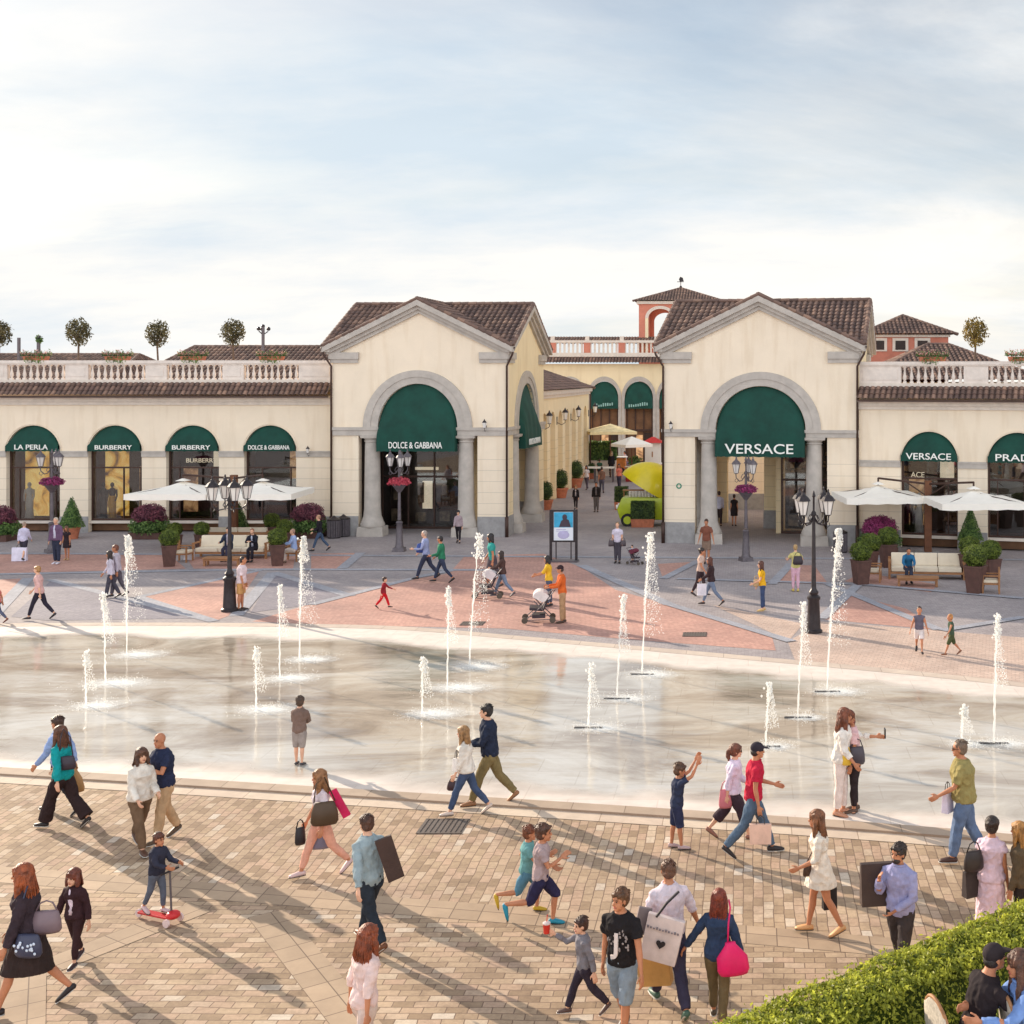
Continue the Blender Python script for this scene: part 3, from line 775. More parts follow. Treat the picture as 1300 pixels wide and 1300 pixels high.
for x in (701, 745, 789, 833): box_part(fB, 'balustrade_post', ORANGE, bb, fB.u(x)-0.28, fB.u(x)+0.28, 0.08, 0.52, zb0+0.25, zb1-0.2)
m_ = fB.mb()
for x in (701, 745, 789, 833): m_.box(fB.u(x)-0.16, fB.u(x)+0.16, 0.15, 0.45, zb1, zb1+0.35)
m_.build('urn', PALE, bb, world=True)
box_part(fB, 'terrace', PALE, bb, 0, fB.len, 0.42, 9, zb0-0.4, zb0-0.1)
rb = MB(); roof_plane(rb, (AT(640, 0, 116)[0], 116, fB.z(434, 790)), (1, 0, 0), (0, 1, 0.22), 22, 3.6); rb.build('roof', TILE, bb, world=True)

# ---------------------------------------------------------------- bell tower
fT = Frame((AT(811, 480, 119)[0], 119), (AT(912, 480, 119)[0], 119)); kT = 1.19
tw = thing('bell_tower', 'square terracotta-coloured tower with open arches and a weathervane rising behind the right pavilion', 'tower', fT.P(0, 0, 0))
Wt = fT.len
zt0, ztt, zsp = fT.z(440, 860), fT.z(386, 860), fT.z(404, 860)
for f2 in (fT, Frame(fT.P(Wt, Wt, 0), fT.P(0, Wt, 0))):
    ops = [(Wt*0.27, 0.95*kT, zsp, 0.75*kT, zt0-1.2, None, None), (Wt*0.73, 0.95*kT, zsp, 0.75*kT, zt0-1.2, None, None)]
    arch_wall(f2, 'wall', ORANGE, tw, 0, Wt, 0, flat(ztt), ops, thick=0.5)
    for o in ops:
        archivolt(f2, 'archivolt', PALE, tw, o[0], zsp, 0.95*kT, 0.75*kT, 1.2*kT, 0.98*kT, v=-0.06, th=0.05)
        for s in (-1, 1):
            a, b = sorted((o[0]+s*0.951*kT, o[0]+s*1.2*kT)); box_part(f2, 'jamb', CREAM_Y, tw, a, b, -0.06, -0.002, zt0-1.2, zsp)
for uu in (0, Wt-0.5):
    box_part(fT, 'side_pier', ORANGE, tw, uu+0.002, uu+0.498, 0.5, 1.6, 0, ztt); box_part(fT, 'side_pier', ORANGE, tw, uu+0.002, uu+0.498, Wt-1.6, Wt-0.5, 0, ztt)
box_part(fT, 'floor', PALE, tw, 0.05, Wt-0.05, 0.52, Wt-0.52, zt0-1.5, zt0-1.2)
m_ = fT.mb(); m_.box(-0.2, Wt+0.2, -0.2, Wt+0.2, ztt, ztt+0.28); m_.build('cornice', PALE, tw, world=True)
c = fT.P(Wt/2, Wt/2, 0); hip_roof(tw, c[0], c[1], Wt/2+0.5, Wt/2+0.5, ztt+0.28, fT.z(364, 860)+0.15)
zt = fT.z(364, 860)
m_ = MB(); m_.tube([(c[0], c[1], zt), (c[0], c[1], zt+1.15)], 0.035, 6); m_.ball((c[0], c[1], zt+0.25), 0.13); m_.box(c[0]-0.35, c[0]+0.3, c[1]-0.02, c[1]+0.02, zt+0.72, zt+0.78)
m_.add([(c[0]-0.1, c[1], zt+0.78), (c[0]+0.3, c[1], zt+0.8), (c[0]+0.2, c[1], zt+1.15), (c[0]-0.05, c[1], zt+1.25), (c[0]-0.18, c[1], zt+1.0)], [(0,1,2,3,4)])
m_.build('weathervane', IRON, tw, world=True)

# ---------------------------------------------------------------- orange building to the right
fO = Frame((AT(1101, 480, 80)[0], 80), (AT(1204, 480, 80)[0], 80))
ob = thing('orange_building', 'orange building with a brown hipped roof and three small square windows behind the right arcade', 'building', fO.P(0, 0, 0))
arch_wall(fO, 'wall', ORANGE, ob, 0, fO.len, 0, flat(fO.z(425, 1150)), [], thick=0.3)
box_part(fO, 'side_wall', PALE, ob, fO.len-0.3, fO.len-0.002, 0.302, 6, 0, fO.z(425, 1150))
for x in (1116, 1143, 1171):
    u = fO.u(x); z0, z1 = fO.z(444, x), fO.z(431.5, x)
    w = box_part(fO, 'window_frame', PALE, ob, u-0.5, u+0.5, -0.07, -0.004, z0-0.1, z1+0.12)
    box_part(fO, 'pane', DARKIN, w, u-0.32, u+0.32, -0.09, -0.072, z0, z1-0.05)
box_part(fO, 'cornice', PALE, ob, -0.1, fO.len+0.1, -0.15, -0.003, fO.z(428, 1150), fO.z(425, 1150))
c = fO.P(fO.len/2, 3.1, 0); hip_roof(ob, c[0], c[1], fO.len/2+0.5, 3.6, fO.z(425, 1150)+0.02, fO.z(400, 1140)+0.1)
lr = thing('low_roof_building', 'low building whose brown tiled roof slopes down to the right behind the right balustrade', 'building', AT(1095, 480, 74)[:2]+(0,))
p0 = AT(1085, 0, 74); p1 = AT(1310, 0, 74); z0 = 7.35; z1 = AT(0, 437, 76)[2]
cx_ = (p0[0]+p1[0])/2; hip_roof(lr, cx_, 76, (p1[0]-p0[0])/2, 6.6, z0, z1, inset=4.6)
MB().box(p0[0]+0.5, p1[0]-0.5, 70, 82, 0, z0-0.1).build('wall', CREAM, lr, world=True)
rw = thing('rear_wing', 'cream wall seen through the arch of the right pavilion', 'building', (-2.4, 72, 0))
MB().box(-2.4, 10, 72, 73, 0, 6.4).build('wall', CREAM, rw, world=True); MB().box(-2.4, 10, 71.9, 71.998, 3.4, 3.75).build('string_course', GREY, rw, world=True); MB().box(-2.4, 10, 71.94, 71.998, 0, 0.9).build('plinth', GREYD, rw, world=True)
# low tiled roofs behind the left balustrade
l1 = thing('low_roof_building', 'low building with a grey-brown hipped tile roof behind the left balustrade, beside the left pavilion', 'building', AT(205, 480, 74)[:2]+(0,))
xa = AT(183, 0, 73)[0]; xb = AT(440, 0, 73)[0]; z0 = 7.35; z1 = AT(0, 440, 76)[2]
hip_roof(l1, (xa+xb)/2, 76, (xb-xa)/2, 5.0, z0, z1, inset=1.6); MB().box(xa+0.4, xb-0.4, 71.5, 80.5, 0, z0-0.1).build('wall', CREAM, l1, world=True)
l2 = thing('low_roof_building', 'low building whose flat dark roof line runs along behind the far left of the balustrade', 'building', AT(-60, 480, 84)[:2]+(0,))
xa = AT(-120, 0, 84)[0]; xb = AT(200, 0, 84)[0]; z0 = 7.3; z1 = AT(0, 450, 84)[2]
hip_roof(l2, (xa+xb)/2, 84, (xb-xa)/2, 6.5, z0, z1, inset=1.2); MB().box(xa+0.4, xb-0.4, 78.5, 89.5, 0, z0-0.1).build('wall', CREAM, l2, world=True)
# ================================================================ GROUND
def sett_mat(name, cols, size=0.14, joint=(0.16, 0.15, 0.15, 1), rot=0.0):
    m, nt, b = newmat(name); L = nt.links.new
    tc = N(nt, 'ShaderNodeTexCoord'); mp = N(nt, 'ShaderNodeMapping'); mp.inputs['Rotation'].default_value = (0, 0, rot); L(tc.outputs['Object'], mp.inputs[0])
    br = N(nt, 'ShaderNodeTexBrick', i_Scale=1.0, i_Mortar_Size=0.008, i_Bias=-0.1); br.offset = 0.5
    br.inputs['Brick Width'].default_value = size*1.5; br.inputs['Row Height'].default_value = size
    br.inputs['Color1'].default_value = cols[0]; br.inputs['Color2'].default_value = cols[1]; br.inputs['Mortar'].default_value = joint
    L(mp.outputs[0], br.inputs['Vector'])
    nz = N(nt, 'ShaderNodeTexNoise', i_Scale=0.35, i_Detail=8.0, i_Roughness=0.65); L(tc.outputs['Object'], nz.inputs['Vector'])
    r = ramp(nt, [(0.3, (0.72, 0.72, 0.74, 1)), (0.68, (1.12, 1.1, 1.08, 1))]); L(nz.outputs['Fac'], r.inputs[0])
    n2 = N(nt, 'ShaderNodeTexNoise', i_Scale=9.0, i_Detail=4.0); L(tc.outputs['Object'], n2.inputs['Vector'])
    r2 = ramp(nt, [(0.3, (0.85, 0.85, 0.85, 1)), (0.7, (1.1, 1.1, 1.1, 1))]); L(n2.outputs['Fac'], r2.inputs[0])
    c = mixc(nt, 1.0, mixc(nt, 1.0, br.outputs['Color'], r.outputs[0], 'MULTIPLY'), r2.outputs[0], 'MULTIPLY')
    L(c, b.inputs['Base Color']); b.inputs['Roughness'].default_value = 0.75
    bp = N(nt, 'ShaderNodeBump', i_Strength=0.5, i_Distance=0.01); bp.invert = True; L(br.outputs['Fac'], bp.inputs['Height']); L(bp.outputs[0], b.inputs['Normal'])
    return m
def paver_mat(name, along_y):
    """sandstone pavers: random tint per stone, worn joints"""
    m, nt, b = newmat(name); L = nt.links.new
    tc = N(nt, 'ShaderNodeTexCoord'); mp = N(nt, 'ShaderNodeMapping')
    if along_y: mp.inputs['Rotation'].default_value = (0, 0, R(90))
    L(tc.outputs['Object'], mp.inputs[0])
    # slight waviness of the rows
    wv = N(nt, 'ShaderNodeTexNoise', i_Scale=0.5, i_Detail=3.0); L(mp.outputs[0], wv.inputs['Vector'])
    sc = N(nt, 'ShaderNodeVectorMath', operation='SCALE'); sc.inputs['Scale'].default_value = 0.12; L(wv.outputs['Color'], sc.inputs[0])
    w2 = N(nt, 'ShaderNodeTexNoise', i_Scale=4.0, i_Detail=2.0); L(mp.outputs[0], w2.inputs['Vector'])
    s2 = N(nt, 'ShaderNodeVectorMath', operation='SCALE'); s2.inputs['Scale'].default_value = 0.03; L(w2.outputs['Color'], s2.inputs[0])
    ad = N(nt, 'ShaderNodeVectorMath', operation='ADD'); L(mp.outputs[0], ad.inputs[0]); L(sc.outputs[0], ad.inputs[1])
    a2 = N(nt, 'ShaderNodeVectorMath', operation='ADD'); L(ad.outputs[0], a2.inputs[0]); L(s2.outputs[0], a2.inputs[1])
    br = N(nt, 'ShaderNodeTexBrick', i_Scale=1.0, i_Mortar_Size=0.008, i_Mortar_Smooth=0.3, i_Bias=0.0); br.offset = 0.5; br.offset_frequency = 2
    br.inputs['Brick Width'].default_value = 0.27; br.inputs['Row Height'].default_value = 0.145
    br.inputs['Color1'].default_value = (0, 0, 0, 1); br.inputs['Color2'].default_value = (1, 1, 1, 1); br.inputs['Mortar'].default_value = (0.5, 0.5, 0.5, 1)
    L(a2.outputs[0], br.inputs['Vector'])
    tint = ramp(nt, [(0.0, S(156, 132, 108)), (0.25, S(178, 153, 127)), (0.5, S(192, 167, 140)), (0.75, S(190, 160, 137)), (0.95, S(202, 181, 157)), (1.0, S(214, 199, 182))])
    L(br.outputs['Color'], tint.inputs[0])
    nz = N(nt, 'ShaderNodeTexNoise', i_Scale=0.45, i_Detail=8.0, i_Roughness=0.6); L(tc.outputs['Object'], nz.inputs['Vector'])
    r = ramp(nt, [(0.3, (0.84, 0.82, 0.82, 1)), (0.7, (1.08, 1.06, 1.02, 1))]); L(nz.outputs['Fac'], r.inputs[0])
    n2 = N(nt, 'ShaderNodeTexNoise', i_Scale=14.0, i_Detail=5.0, i_Roughness=0.7); L(tc.outputs['Object'], n2.inputs['Vector'])
    r2 = ramp(nt, [(0.3, (0.82, 0.82, 0.82, 1)), (0.7, (1.1, 1.1, 1.1, 1))]); L(n2.outputs['Fac'], r2.inputs[0])
    c = mixc(nt, 1.0, mixc(nt, 1.0, tint.outputs[0], r.outputs[0], 'MULTIPLY'), r2.outputs[0], 'MULTIPLY')
    mf_ = N(nt, 'ShaderNodeMath', operation='MULTIPLY', i_1=0.8); L(br.outputs['Fac'], mf_.inputs[0]); c = mixc(nt, mf_.outputs[0], c, S(108, 86, 72))
    n9 = N(nt, 'ShaderNodeTexNoise', i_Scale=1.7, i_Detail=9.0, i_Roughness=0.75); L(tc.outputs['Object'], n9.inputs['Vector']); r9 = ramp(nt, [(0.36, (0.72, 0.70, 0.70, 1)), (0.5, (1, 1, 1, 1))]); L(n9.outputs['Fac'], r9.inputs[0]); c = mixc(nt, 0.8, c, r9.outputs[0], 'MULTIPLY')
    L(c, b.inputs['Base Color']); b.inputs['Roughness'].default_value = 0.8; b.inputs['Specular IOR Level'].default_value = 0.3
    inv = N(nt, 'ShaderNodeMath', operation='MULTIPLY_ADD', i_1=-1.0); L(br.outputs['Fac'], inv.inputs[0])
    ml = N(nt, 'ShaderNodeMath', operation='MULTIPLY', i_1=0.35); L(n2.outputs['Fac'], ml.inputs[0]); L(ml.outputs[0], inv.inputs[2])
    bp = N(nt, 'ShaderNodeBump', i_Strength=0.6, i_Distance=0.012); L(inv.outputs[0], bp.inputs['Height']); L(bp.outputs[0], b.inputs['Normal'])
    return m
def slab_mat(name, cols, w=0.9, h=0.6):
    m, nt, b = newmat(name); L = nt.links.new
    uv = N(nt, 'ShaderNodeUVMap')
    br = N(nt, 'ShaderNodeTexBrick', i_Scale=1.0, i_Mortar_Size=0.008); br.offset = 0.0
    br.inputs['Brick Width'].default_value = w; br.inputs['Row Height'].default_value = h
    br.inputs['Color1'].default_value = cols[0]; br.inputs['Color2'].default_value = cols[1]; br.inputs['Mortar'].default_value = cols[2]
    L(uv.outputs[0], br.inputs['Vector'])
    tc = N(nt, 'ShaderNodeTexCoord'); nz = N(nt, 'ShaderNodeTexNoise', i_Scale=2.5, i_Detail=8.0, i_Roughness=0.65); L(tc.outputs['Object'], nz.inputs['Vector'])
    r = ramp(nt, [(0.3, (0.84, 0.83, 0.82, 1)), (0.7, (1.06, 1.06, 1.05, 1))]); L(nz.outputs['Fac'], r.inputs[0])
    L(mixc(nt, 1.0, br.outputs['Color'], r.outputs[0], 'MULTIPLY'), b.inputs['Base Color']); b.inputs['Roughness'].default_value = 0.75
    return m

GSET = sett_mat('grey_setts', (S(160, 150, 150), S(174, 164, 163)), 0.13, S(144, 134, 134))
RSET = sett_mat('red_setts', (S(190, 144, 130), S(204, 158, 142)), 0.13, S(172, 130, 118), rot=0.5)
BSET = sett_mat('blue_grey_band_setts', (S(160, 160, 168), S(172, 172, 180)), 0.13, S(146, 146, 152), rot=0.3)
TSET = sett_mat('tan_setts', (S(198, 172, 156), S(210, 186, 170)), 0.13, S(174, 150, 138), rot=0.2)
DSET = sett_mat('dark_setts', (S(134, 128, 138), S(146, 140, 148)), 0.13, S(120, 114, 122), rot=0.7)

g = MB().poly([(-600, -60), (600, -60), (600, 1500), (-600, 1500)], 0.0).build('ground', GSET); tag(g, kind='structure')

def edge_curve(pts, n=60):
    w = [G(*p) for p in pts]; out = []
    def cr(a, b, c, d, t): return 0.5*((2*b)+(-a+c)*t+(2*a-5*b+4*c-d)*t*t+(-a+3*b-3*c+d)*t**3)
    for i in range(len(w)-1):
        a = w[max(i-1, 0)]; b = w[i]; c = w[i+1]; d = w[min(i+2, len(w)-1)]
        for k in range(10): out.append((cr(a[0], b[0], c[0], d[0], k/10), cr(a[1], b[1], c[1], d[1], k/10)))
    out.append(w[-1]); return out
def at_x(curve, x):
    for (a, b) in zip(curve[:-1], curve[1:]):
        if a[0] <= x <= b[0]: t = (x-a[0])/(b[0]-a[0]); return a[1]+(b[1]-a[1])*t
    return curve[0][1] if x < curve[0][0] else curve[-1][1]
BACKE = [(-34, 38.6), (-30, 38.4)] + edge_curve([(-60, 797), (0, 796), (200, 795), (400, 797), (520, 801), (650, 812), (800, 825), (1000, 843), (1150, 857), (1300, 873), (1500, 897)]) + [(17, 26.0), (24, 23.5)]
FRONTE = [(-34, 27.2), (-22, 25.4)] + edge_curve([(-60, 973), (0, 977), (260, 993), (500, 1008), (740, 1023), (1040, 1043), (1200, 1055), (1300, 1064), (1450, 1078)]) + [(12, 18.8), (24, 15.9)]
XS = [-34 + 0.5*i for i in range(117)]
def strip(name, m, lo, hi, z, x0=-34, x1=24, rows=1):
    mb = MB(); xs = [x for x in XS if x0 <= x <= x1]; s = 0
    for a, b in zip(xs[:-1], xs[1:]):
        ds = math.hypot(b-a, lo(b)-lo(a))
        for r_ in range(rows):
            t0, t1 = r_/rows, (r_+1)/rows
            P = lambda x, t: (x, lo(x)+(hi(x)-lo(x))*t, z)
            wd = hi(a)-lo(a)
            mb.add([P(a, t0), P(b, t0), P(b, t1), P(a, t1)], [(0, 1, 2, 3)], [[(s, t0*wd), (s+ds, t0*wd), (s+ds, t1*wd), (s, t1*wd)]])
        s += ds
    o = mb.build(name, m); tag(o, kind='structure'); return o
be = lambda x: at_x(BACKE, x); fe = lambda x: at_x(FRONTE, x)
KERB = slab_mat('kerb_slabs', (S(172, 150, 130), S(186, 164, 144), S(128, 108, 92)), 0.95, 2.0)
KERB2 = slab_mat('pale_kerb_slabs', (S(206, 184, 164), S(214, 194, 172), S(160, 136, 116)), 1.1, 2.0)
BAND = slab_mat('paving_band_slabs', (S(170, 145, 120), S(188, 161, 134), S(118, 96, 78)), 0.42, 0.31)
strip('kerb', KERB, lambda x: fe(x)-0.36, lambda x: fe(x), 0.05)
strip('kerb', KERB2, lambda x: fe(x)-0.74, lambda x: fe(x)-0.36, 0.012)
PA = paver_mat('sandstone_pavers_lengthwise', True); PB = paver_mat('sandstone_pavers_crosswise', False)
strip('pavement', PA, lambda x: fe(x)-4.3, lambda x: fe(x)-0.74, 0.006)
strip('paving_band', BAND, lambda x: fe(x)-4.85, lambda x: fe(x)-4.3, 0.006)
strip('pavement', PB, lambda x: -20, lambda x: fe(x)-4.85, 0.004)
kf = MB(); 
for a, b in zip(XS[:-1], XS[1:]): kf.add([(a, fe(a)-0.36, 0.012), (b, fe(b)-0.36, 0.012), (b, fe(b)-0.36, 0.05), (a, fe(a)-0.36, 0.05)], [(0,1,2,3)]); kf.add([(a, fe(a), 0.0), (b, fe(b), 0.0), (b, fe(b), 0.05), (a, fe(a), 0.05)], [(0,1,2,3)])
tag(kf.build('kerb_face', KERB2), kind='structure')
def gpoly(name, m, pts, z):
    o = MB().poly([G(*p) for p in pts], z).build(name, m); tag(o, kind='structure'); return o
def gband(name, m, a, b, w, z):
    A = Vector(G(*a)); B = Vector(G(*b)); d = (B-A); L_ = d.length; d.normalize(); n = Vector((-d.y, d.x))*w/2
    mb = MB(); mb.add([(A-n).to_3d()+Vector((0,0,z)), (B-n).to_3d()+Vector((0,0,z)), (B+n).to_3d()+Vector((0,0,z)), (A+n).to_3d()+Vector((0,0,z))], [(0,1,2,3)], [[(0,0),(L_,0),(L_,w),(0,w)]])
    o = mb.build(name, m); tag(o, kind='structure'); return o
gband('paving_band', BAND, (338, 1160), (475, 1330), 0.5, 0.0078)
gband('paving_band', BAND, (255, 1152), (30, 1240), 0.5, 0.0092)
gband('paving_band', BAND, (30, 1240), (20, 1420), 0.5, 0.0106)
# back plaza: patches of red and tan setts with blue-grey bands
gpoly('red_paving', RSET, [(-120, 704), (215, 704), (236, 722), (0, 728), (-120, 730)], 0.004)
gpoly('red_paving', RSET, [(236, 707), (375, 706), (372, 722), (246, 722)], 0.004)
gpoly('red_paving', RSET, [(176, 758), (330, 724), (290, 782), (272, 789)], 0.004)
gpoly('red_paving', RSET, [(-120, 770), (-120, 742), (36, 734), (0, 772)], 0.004)
gpoly('red_paving', RSET, [(320, 789), (400, 765), (508, 738), (570, 728), (590, 706), (690, 703), (738, 720), (782, 749), (850, 768), (980, 808), (985, 826), (800, 812), (640, 798), (400, 793)], 0.004)
gpoly('red_paving', RSET, [(395, 703), (458, 702), (434, 722), (395, 724)], 0.004)
gpoly('red_paving', RSET, [(835, 716), (887, 713), (842, 735)], 0.004)
gpoly('red_paving', RSET, [(988, 740), (1004, 717), (1034, 718), (1052, 742)], 0.004)
gpoly('red_paving', RSET, [(1080, 755), (1151, 773), (1192, 800), (1043, 786)], 0.004)
gpoly('red_paving', RSET, [(1095, 727), (1190, 742), (1182, 752), (1072, 738)], 0.004)
gpoly('tan_paving', TSET, [(1043, 789), (1195, 801), (1330, 812), (1500, 830), (1500, 893), (1300, 869), (1150, 853), (1010, 840), (1000, 815)], 0.004)
gpoly('tan_paving', TSET, [(905, 768), (1020, 792), (1000, 815), (985, 806)], 0.004)
gpoly('dark_paving', DSET, [(64, 738), (262, 785), (60, 788), (14, 783)], 0.006)
gpoly('dark_paving', DSET, [(347, 729), (440, 757), (395, 768), (318, 778)], 0.006)
zb_ = 0.008
for a, b in (((176, 758), (330, 724)), ((272, 789), (176, 758)), ((36, 734), (-10, 783)), ((64, 736), (272, 789)), ((347, 727), (300, 782)), ((347, 727), (445, 757)), ((-100, 702), (1500, 712)), ((-100, 731), (330, 723)), ((330, 723), (640, 724)),
             ((395, 768), (530, 733)), ((530, 733), (575, 724)), ((434, 722), (458, 702)), ((738, 718), (850, 768)), ((842, 735), (887, 712)), ((980, 742), (1004, 716)), ((1052, 742), (1192, 800)), ((860, 735), (1090, 742)),
             ((1043, 786), (1090, 742)), ((1090, 742), (1300, 760)), ((1195, 801), (1300, 784)), ((850, 768), (1005, 815))):
    zb_ += 0.0008; gband('paving_band', BSET, a, b, 0.42 if a[1] < 735 else 0.36, zb_)
# drain covers
GRATE = mat('cast_iron_grate', S(118, 106, 98), 0.6, metal=0.3, var=0.2, scale=40)
for (x, y, w, d, lab) in ((563, 1050, 0.75, 0.62, 'square iron drain cover in the sandy pavers in front of the pool'), (882, 806, 0.7, 0.5, 'iron drain cover in the red paving behind the pool, right of the stroller'), (600, 792, 0.7, 0.5, 'iron drain cover in the red paving behind the leaning jet')):
    c = G(x, y); mb = MB()
    for k in range(9):
        u = c[0]-w/2+w*k/9; mb.box(u, u+w/9*0.6, c[1]-d/2, c[1]+d/2, 0.011, 0.022)
    mb.box(c[0]-w/2, c[0]+w/2, c[1]-d/2-0.03, c[1]-d/2, 0.011, 0.024); mb.box(c[0]-w/2, c[0]+w/2, c[1]+d/2, c[1]+d/2+0.03, 0.011, 0.024); mb.box(c[0]-w/2, c[0]+w/2, c[1]-d/2+0.002, c[1]+d/2-0.002, 0.0095, 0.013)
    tag(mb.build('drain_cover', GRATE), lab, 'drain cover')

# ---------------------------------------------------------------- the shallow pool
def pool_mat():
    m, nt, b = newmat('wet_pale_stone'); L = nt.links.new
    uv = N(nt, 'ShaderNodeUVMap'); sp = N(nt, 'ShaderNodeSeparateXYZ'); L(uv.outputs[0], sp.inputs[0])
    tc = N(nt, 'ShaderNodeTexCoord')
    mp = N(nt, 'ShaderNodeMapping'); mp.inputs['Scale'].default_value = (0.45, 1.0, 1); mp.inputs['Rotation'].default_value = (0, 0, R(10)); L(tc.outputs['Object'], mp.inputs[0])
    nz = N(nt, 'ShaderNodeTexNoise', i_Scale=0.5, i_Detail=10.0, i_Roughness=0.66, i_Distortion=0.8); L(mp.outputs[0], nz.inputs['Vector'])
    col = ramp(nt, [(0.28, S(126, 110, 94)), (0.42, S(164, 149, 132)), (0.53, S(194, 184, 170)), (0.63, S(208, 201, 191)), (0.78, S(170, 160, 146))])
    L(nz.outputs['Fac'], col.inputs[0])
    # dry rim: uv.y runs 0 (front) .. 1 (back)
    n2 = N(nt, 'ShaderNodeTexNoise', i_Scale=0.5, i_Detail=6.0); L(tc.outputs['Object'], n2.inputs['Vector'])
    wob = N(nt, 'ShaderNodeMath', operation='MULTIPLY_ADD', i_1=0.16, i_2=-0.08); L(n2.outputs['Fac'], wob.inputs[0])
    vv = N(nt, 'ShaderNodeMath', operation='ADD'); L(sp.outputs[1], vv.inputs[0]); L(wob.outputs[0], vv.inputs[1])
    dry = ramp(nt, [(0.03, (1, 1, 1, 1)), (0.085, (0, 0, 0, 1)), (0.86, (0, 0, 0, 1)), (0.91, (1, 1, 1, 1))]); L(vv.outputs[0], dry.inputs[0])
    n3 = N(nt, 'ShaderNodeTexNoise', i_Scale=3.0, i_Detail=6.0); L(tc.outputs['Object'], n3.inputs['Vector'])
    dc = ramp(nt, [(0.3, S(214, 198, 186)), (0.7, S(228, 214, 202))]); L(n3.outputs['Fac'], dc.inputs[0])
    # rows of large slabs, faint joints
    br = N(nt, 'ShaderNodeTexBrick', i_Scale=1.0, i_Mortar_Size=0.012); br.offset = 0.5
    br.inputs['Brick Width'].default_value = 1.6; br.inputs['Row Height'].default_value = 0.8
    br.inputs['Color1'].default_value = (0.95, 0.95, 0.95, 1); br.inputs['Color2'].default_value = (1, 1, 1, 1); br.inputs['Mortar'].default_value = (0.86, 0.84, 0.82, 1)
    L(tc.outputs['Object'], br.inputs['Vector'])
    c = mixc(nt, dry.outputs[0], col.outputs[0], dc.outputs[0]); c = mixc(nt, 1.0, c, br.outputs['Color'], 'MULTIPLY')
    L(c, b.inputs['Base Color'])
    n4 = N(nt, 'ShaderNodeTexNoise', i_Scale=0.7, i_Detail=5.0); L(mp.outputs[0], n4.inputs['Vector'])
    rr = ramp(nt, [(0.35, (0.02, 0.02, 0.02, 1)), (0.7, (0.14, 0.14, 0.14, 1))]); L(n4.outputs['Fac'], rr.inputs[0])
    L(mixc(nt, dry.outputs[0], rr.outputs[0], (0.7, 0.7, 0.7, 1)), b.inputs['Roughness'])
    b.inputs['IOR'].default_value = 1.5; b.inputs['Specular IOR Level'].default_value = 1.0
    n5 = N(nt, 'ShaderNodeTexNoise', i_Scale=7.0, i_Detail=5.0); L(mp.outputs[0], n5.inputs['Vector'])
    n6 = N(nt, 'ShaderNodeTexNoise', i_Scale=0.9, i_Detail=2.0); L(mp.outputs[0], n6.inputs['Vector'])
    ad = N(nt, 'ShaderNodeMath', operation='MULTIPLY_ADD', i_1=0.18); L(n5.outputs['Fac'], ad.inputs[0]); L(n6.outputs['Fac'], ad.inputs[2])
    bp = N(nt, 'ShaderNodeBump', i_Strength=0.32, i_Distance=0.06); L(ad.outputs[0], bp.inputs['Height']); L(bp.outputs[0], b.inputs['Normal'])
    return m
mb = MB()
for a, b in zip(XS[:-1], XS[1:]):
    for r_ in range(12):
        t0, t1 = r_/12, (r_+1)/12
        P = lambda x, t: (x, fe(x)+(be(x)-fe(x))*t, 0.012)
        mb.add([P(a, t0), P(b, t0), P(b, t1), P(a, t1)], [(0, 1, 2, 3)], [[(a, t0), (b, t0), (b, t1), (a, t1)]])
tag(mb.build('pool_water', pool_mat()), kind='structure')
strip('pool_rim', slab_mat('pool_rim_slabs', (S(196, 178, 164), S(208, 190, 174), S(160, 140, 126)), 1.1, 0.5), lambda x: be(x), lambda x: be(x)+0.5, 0.016)
# ================================================================ LEAFY THINGS
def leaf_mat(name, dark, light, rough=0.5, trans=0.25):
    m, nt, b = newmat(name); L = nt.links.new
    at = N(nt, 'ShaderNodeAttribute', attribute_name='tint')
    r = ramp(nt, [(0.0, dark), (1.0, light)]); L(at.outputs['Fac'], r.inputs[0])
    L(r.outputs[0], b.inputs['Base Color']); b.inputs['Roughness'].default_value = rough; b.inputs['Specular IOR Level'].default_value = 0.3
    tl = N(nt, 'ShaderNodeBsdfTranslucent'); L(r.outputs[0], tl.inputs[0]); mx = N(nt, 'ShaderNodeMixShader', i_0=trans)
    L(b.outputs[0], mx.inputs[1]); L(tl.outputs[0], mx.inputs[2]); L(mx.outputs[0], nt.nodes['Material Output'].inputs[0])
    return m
L_BOX = leaf_mat('boxwood_leaves', (0.05, 0.075, 0.015, 1), (0.24, 0.30, 0.05, 1))
L_HEDGE = leaf_mat('sunny_hedge_leaves', (0.06, 0.09, 0.012, 1), (0.68, 0.68, 0.09, 1), trans=0.4)
L_DARK = leaf_mat('dark_topiary_leaves', (0.03, 0.055, 0.02, 1), (0.13, 0.19, 0.05, 1))
L_PURP = leaf_mat('purple_flower_petals', (0.18, 0.03, 0.09, 1), (0.50, 0.08, 0.24, 1))
L_MAROON = leaf_mat('maroon_foliage', (0.09, 0.03, 0.05, 1), (0.32, 0.10, 0.13, 1))
L_PINK = leaf_mat('pink_petals', (0.5, 0.05, 0.09, 1), (0.75, 0.15, 0.18, 1))
L_TREE = leaf_mat('dry_green_leaves', (0.035, 0.035, 0.02, 1), (0.17, 0.14, 0.06, 1))
L_GREEN = leaf_mat('mid_green_leaves', (0.05, 0.10, 0.03, 1), (0.22, 0.34, 0.09, 1))
L_CORAL = leaf_mat('coral_petals', (0.6, 0.2, 0.18, 1), (0.9, 0.6, 0.5, 1))
BARK = mat('bark', S(110, 90, 76), 0.9, var=0.2, scale=10)

